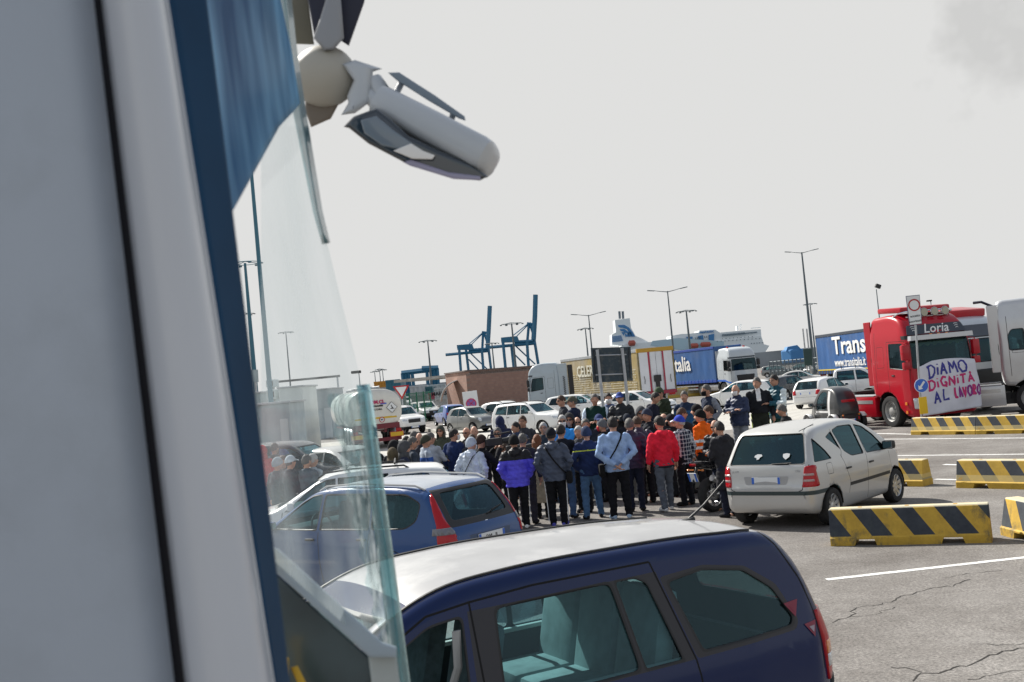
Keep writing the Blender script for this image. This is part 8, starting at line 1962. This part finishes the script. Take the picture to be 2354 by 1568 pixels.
M_sill = mat('sill_grey_blue', (.30, .37, .43), .45, coat=.2, var=.1, vscale=8); M_low = mat('lower_panel_teal', (.045, .075, .088), .35, coat=.3, var=.5, vscale=5); M_lowg = mat('lower_upright', (.36, .40, .40), .5, var=.15, vscale=6)
ppb('sill', [(600, 1250), (640, 1262), (880, 1478), (912, 1488), (912, 1512), (850, 1512), (612, 1296)], 1.42, .05, M_sill)
ppb('lower_panel', [(606, 1292), (852, 1514), (866, 1720), (640, 1720)], 1.46, .03, M_low)
ppb('lower_upright', [(846, 1508), (910, 1496), (938, 1720), (872, 1720)], 1.44, .06, M_lowg)
ppb('frame_foot', [(560, 1225), (604, 1235), (640, 1720), (585, 1720)], 1.09, .02, M_seal, bev=.002)
M_yel = mat('rail_yellow', (.48, .30, .02), .5)
ppb('yellow_rail', [(632, 1505), (664, 1512), (672, 1720), (650, 1720), (644, 1530), (634, 1528)], 1.40, .02, M_yel, bev=.002); ppb('yellow_rail', [(668, 1535), (684, 1530), (740, 1640), (720, 1650)], 1.41, .02, M_yel, bev=.002); ppb('yellow_rail', [(585, 1268), (622, 1262), (626, 1296), (590, 1300)], 1.38, .02, M_yel, bev=.002)

# ---------------------------------------------------------------- outdoor camera on a bracket at the top of the booth
cctv = thing('security_camera', 'white outdoor camera housing with sunshield on a swivel bracket, upper left', 'camera')
Q = lambda L: [c5(*p) for p in L]
M_cw = mat('housing_white', (.50, .53, .56), .4, coat=.3); M_cb = mat('housing_beige', (.40, .38, .33), .5); M_ck = mat('mount_navy', (.008, .010, .03), .5); M_lens = mat('housing_glass', (.02, .03, .04), .08, coat=1)
ppb('mount_plate', Q([(150, -140), (330, -140), (395, 335), (250, 330)]), 2.12, .06, mat('mount_olive', (.16, .15, .11), .6), cctv)
ppb('mount_cover', Q([(322, -140), (800, -140), (770, 20), (655, 345), (592, 305), (530, 385), (395, 270)]), 2.02, .10, M_ck, cctv, .006)
ppb('mount_clamp', Q([(520, -140), (592, -60), (618, 285), (545, 370), (470, 380), (388, 285), (440, 130)]), 1.99, .05, mat('clamp_grey', (.28, .29, .31), .5, .3), cctv, .008)
mb = MB(); c = DP(*c5(470, 575), 2.05); mb.sphere((0, 0, 0), (.062, .06, .058), 28, 18); o = mb.build('swivel_base', M_cb, cctv, True); o.location = c
ppb('swivel_foot', Q([(330, 740), (600, 740), (520, 890), (370, 955), (325, 820)]), 2.05, .06, mat('foot_brown', (.17, .14, .11), .6), cctv, .008)
ppb('bracket', Q([(600, 480), (700, 448), (905, 514), (836, 536), (822, 760), (700, 850), (596, 864), (650, 772), (640, 720), (690, 600)]), 2.0, .06, M_cw, cctv, .012)
# housing: rounded box lofted along its axis
A0, A1 = DP(*c5(905, 800), 2.00), DP(*c5(1715, 1215), 1.95); ax = (A1-A0); Lh = ax.length; ax.normalize(); vw = Vector((0, 1, 0)); up = ax.cross(vw).normalized()
if up.z < 0: up = -up
sd = ax.cross(up).normalized()
if sd.y < 0: sd = -sd
mb = MB(); P = []
for t, sc in ((-.0302, .001), (-.03, .35), (-.02, .75), (.0, .95), (.05, 1.0), (.5, 1.02), (.92, 1.0), (.98, .92), (1.005, .7), (1.01, .3), (1.0102, .001)):
    row = []
    for k in range(24):
        a = 2*math.pi*k/24; ca, sa = math.cos(a), math.sin(a); n_ = 3.2; x = math.copysign(abs(ca)**(2/n_), ca)*.055*sc; z = math.copysign(abs(sa)**(2/n_), sa)*.032*sc
        row.append(A0+ax*(Lh*t)+sd*x+up*(z+.002))
    row.append(row[0]); P.append(row)
mb.grid(P); hs = mb.build('housing', M_cw, cctv, True)
ppb('front_window', Q([(612, 950), (690, 872), (862, 808), (960, 885), (1100, 1015), (1330, 1125), (1560, 1215), (1700, 1322), (1640, 1355), (1440, 1338), (1110, 1240), (800, 1078), (655, 962)]), 1.915, .05, M_lens, cctv, .008)
ppb('lens_ring', Q([(740, 900), (860, 870), (1000, 985), (1130, 1075), (1080, 1130), (900, 1090), (770, 1000)]), 1.905, .01, mat('lens_grey', (.16, .20, .24), .25, coat=.8), cctv, .003)
ppb('lower_lip', Q([(1060, 1215), (1120, 1195), (1400, 1290), (1640, 1320), (1640, 1352), (1440, 1342), (1110, 1242)]), 1.908, .012, mat('lip_lilac', (.30, .28, .40), .3, coat=.6), cctv, .003)
ppb('painted_glint', Q([(985, 1130), (1120, 1075), (1210, 1130), (1300, 1165), (1280, 1195), (1130, 1190)]), 1.902, .006, mat('glint_pale', (.85, .83, .80), .3), cctv, .002)  # bright reflection in the housing window, painted as a pale plate
ppb('sunshield', Q([(946, 544), (1030, 542), (1300, 715), (1522, 872), (1530, 906), (1482, 890), (1250, 755), (1012, 602)]), 1.98, .12, mat('shield_grey', (.20, .25, .30), .5), cctv, .003)

for a, b in (((840, 600), (930, 740)), ((800, 700), (905, 800))):
    mb = MB(); mb.tube([DP(*c5(*a), 2.02), DP(*c5(*b), 2.01)], [.016, .018], 10); mb.build('neck', M_cw, cctv, True)
for a, b in (((1060, 600), (1010, 700)), ((1440, 845), (1400, 960))):
    mb = MB(); mb.tube([DP(*c5(*a), 2.03), DP(*c5(*b), 2.01)], .006, 8); mb.build('shield_post', M_bw2, cctv, True)
for s_ in (TSC,): bpy.data.scenes.remove(s_)
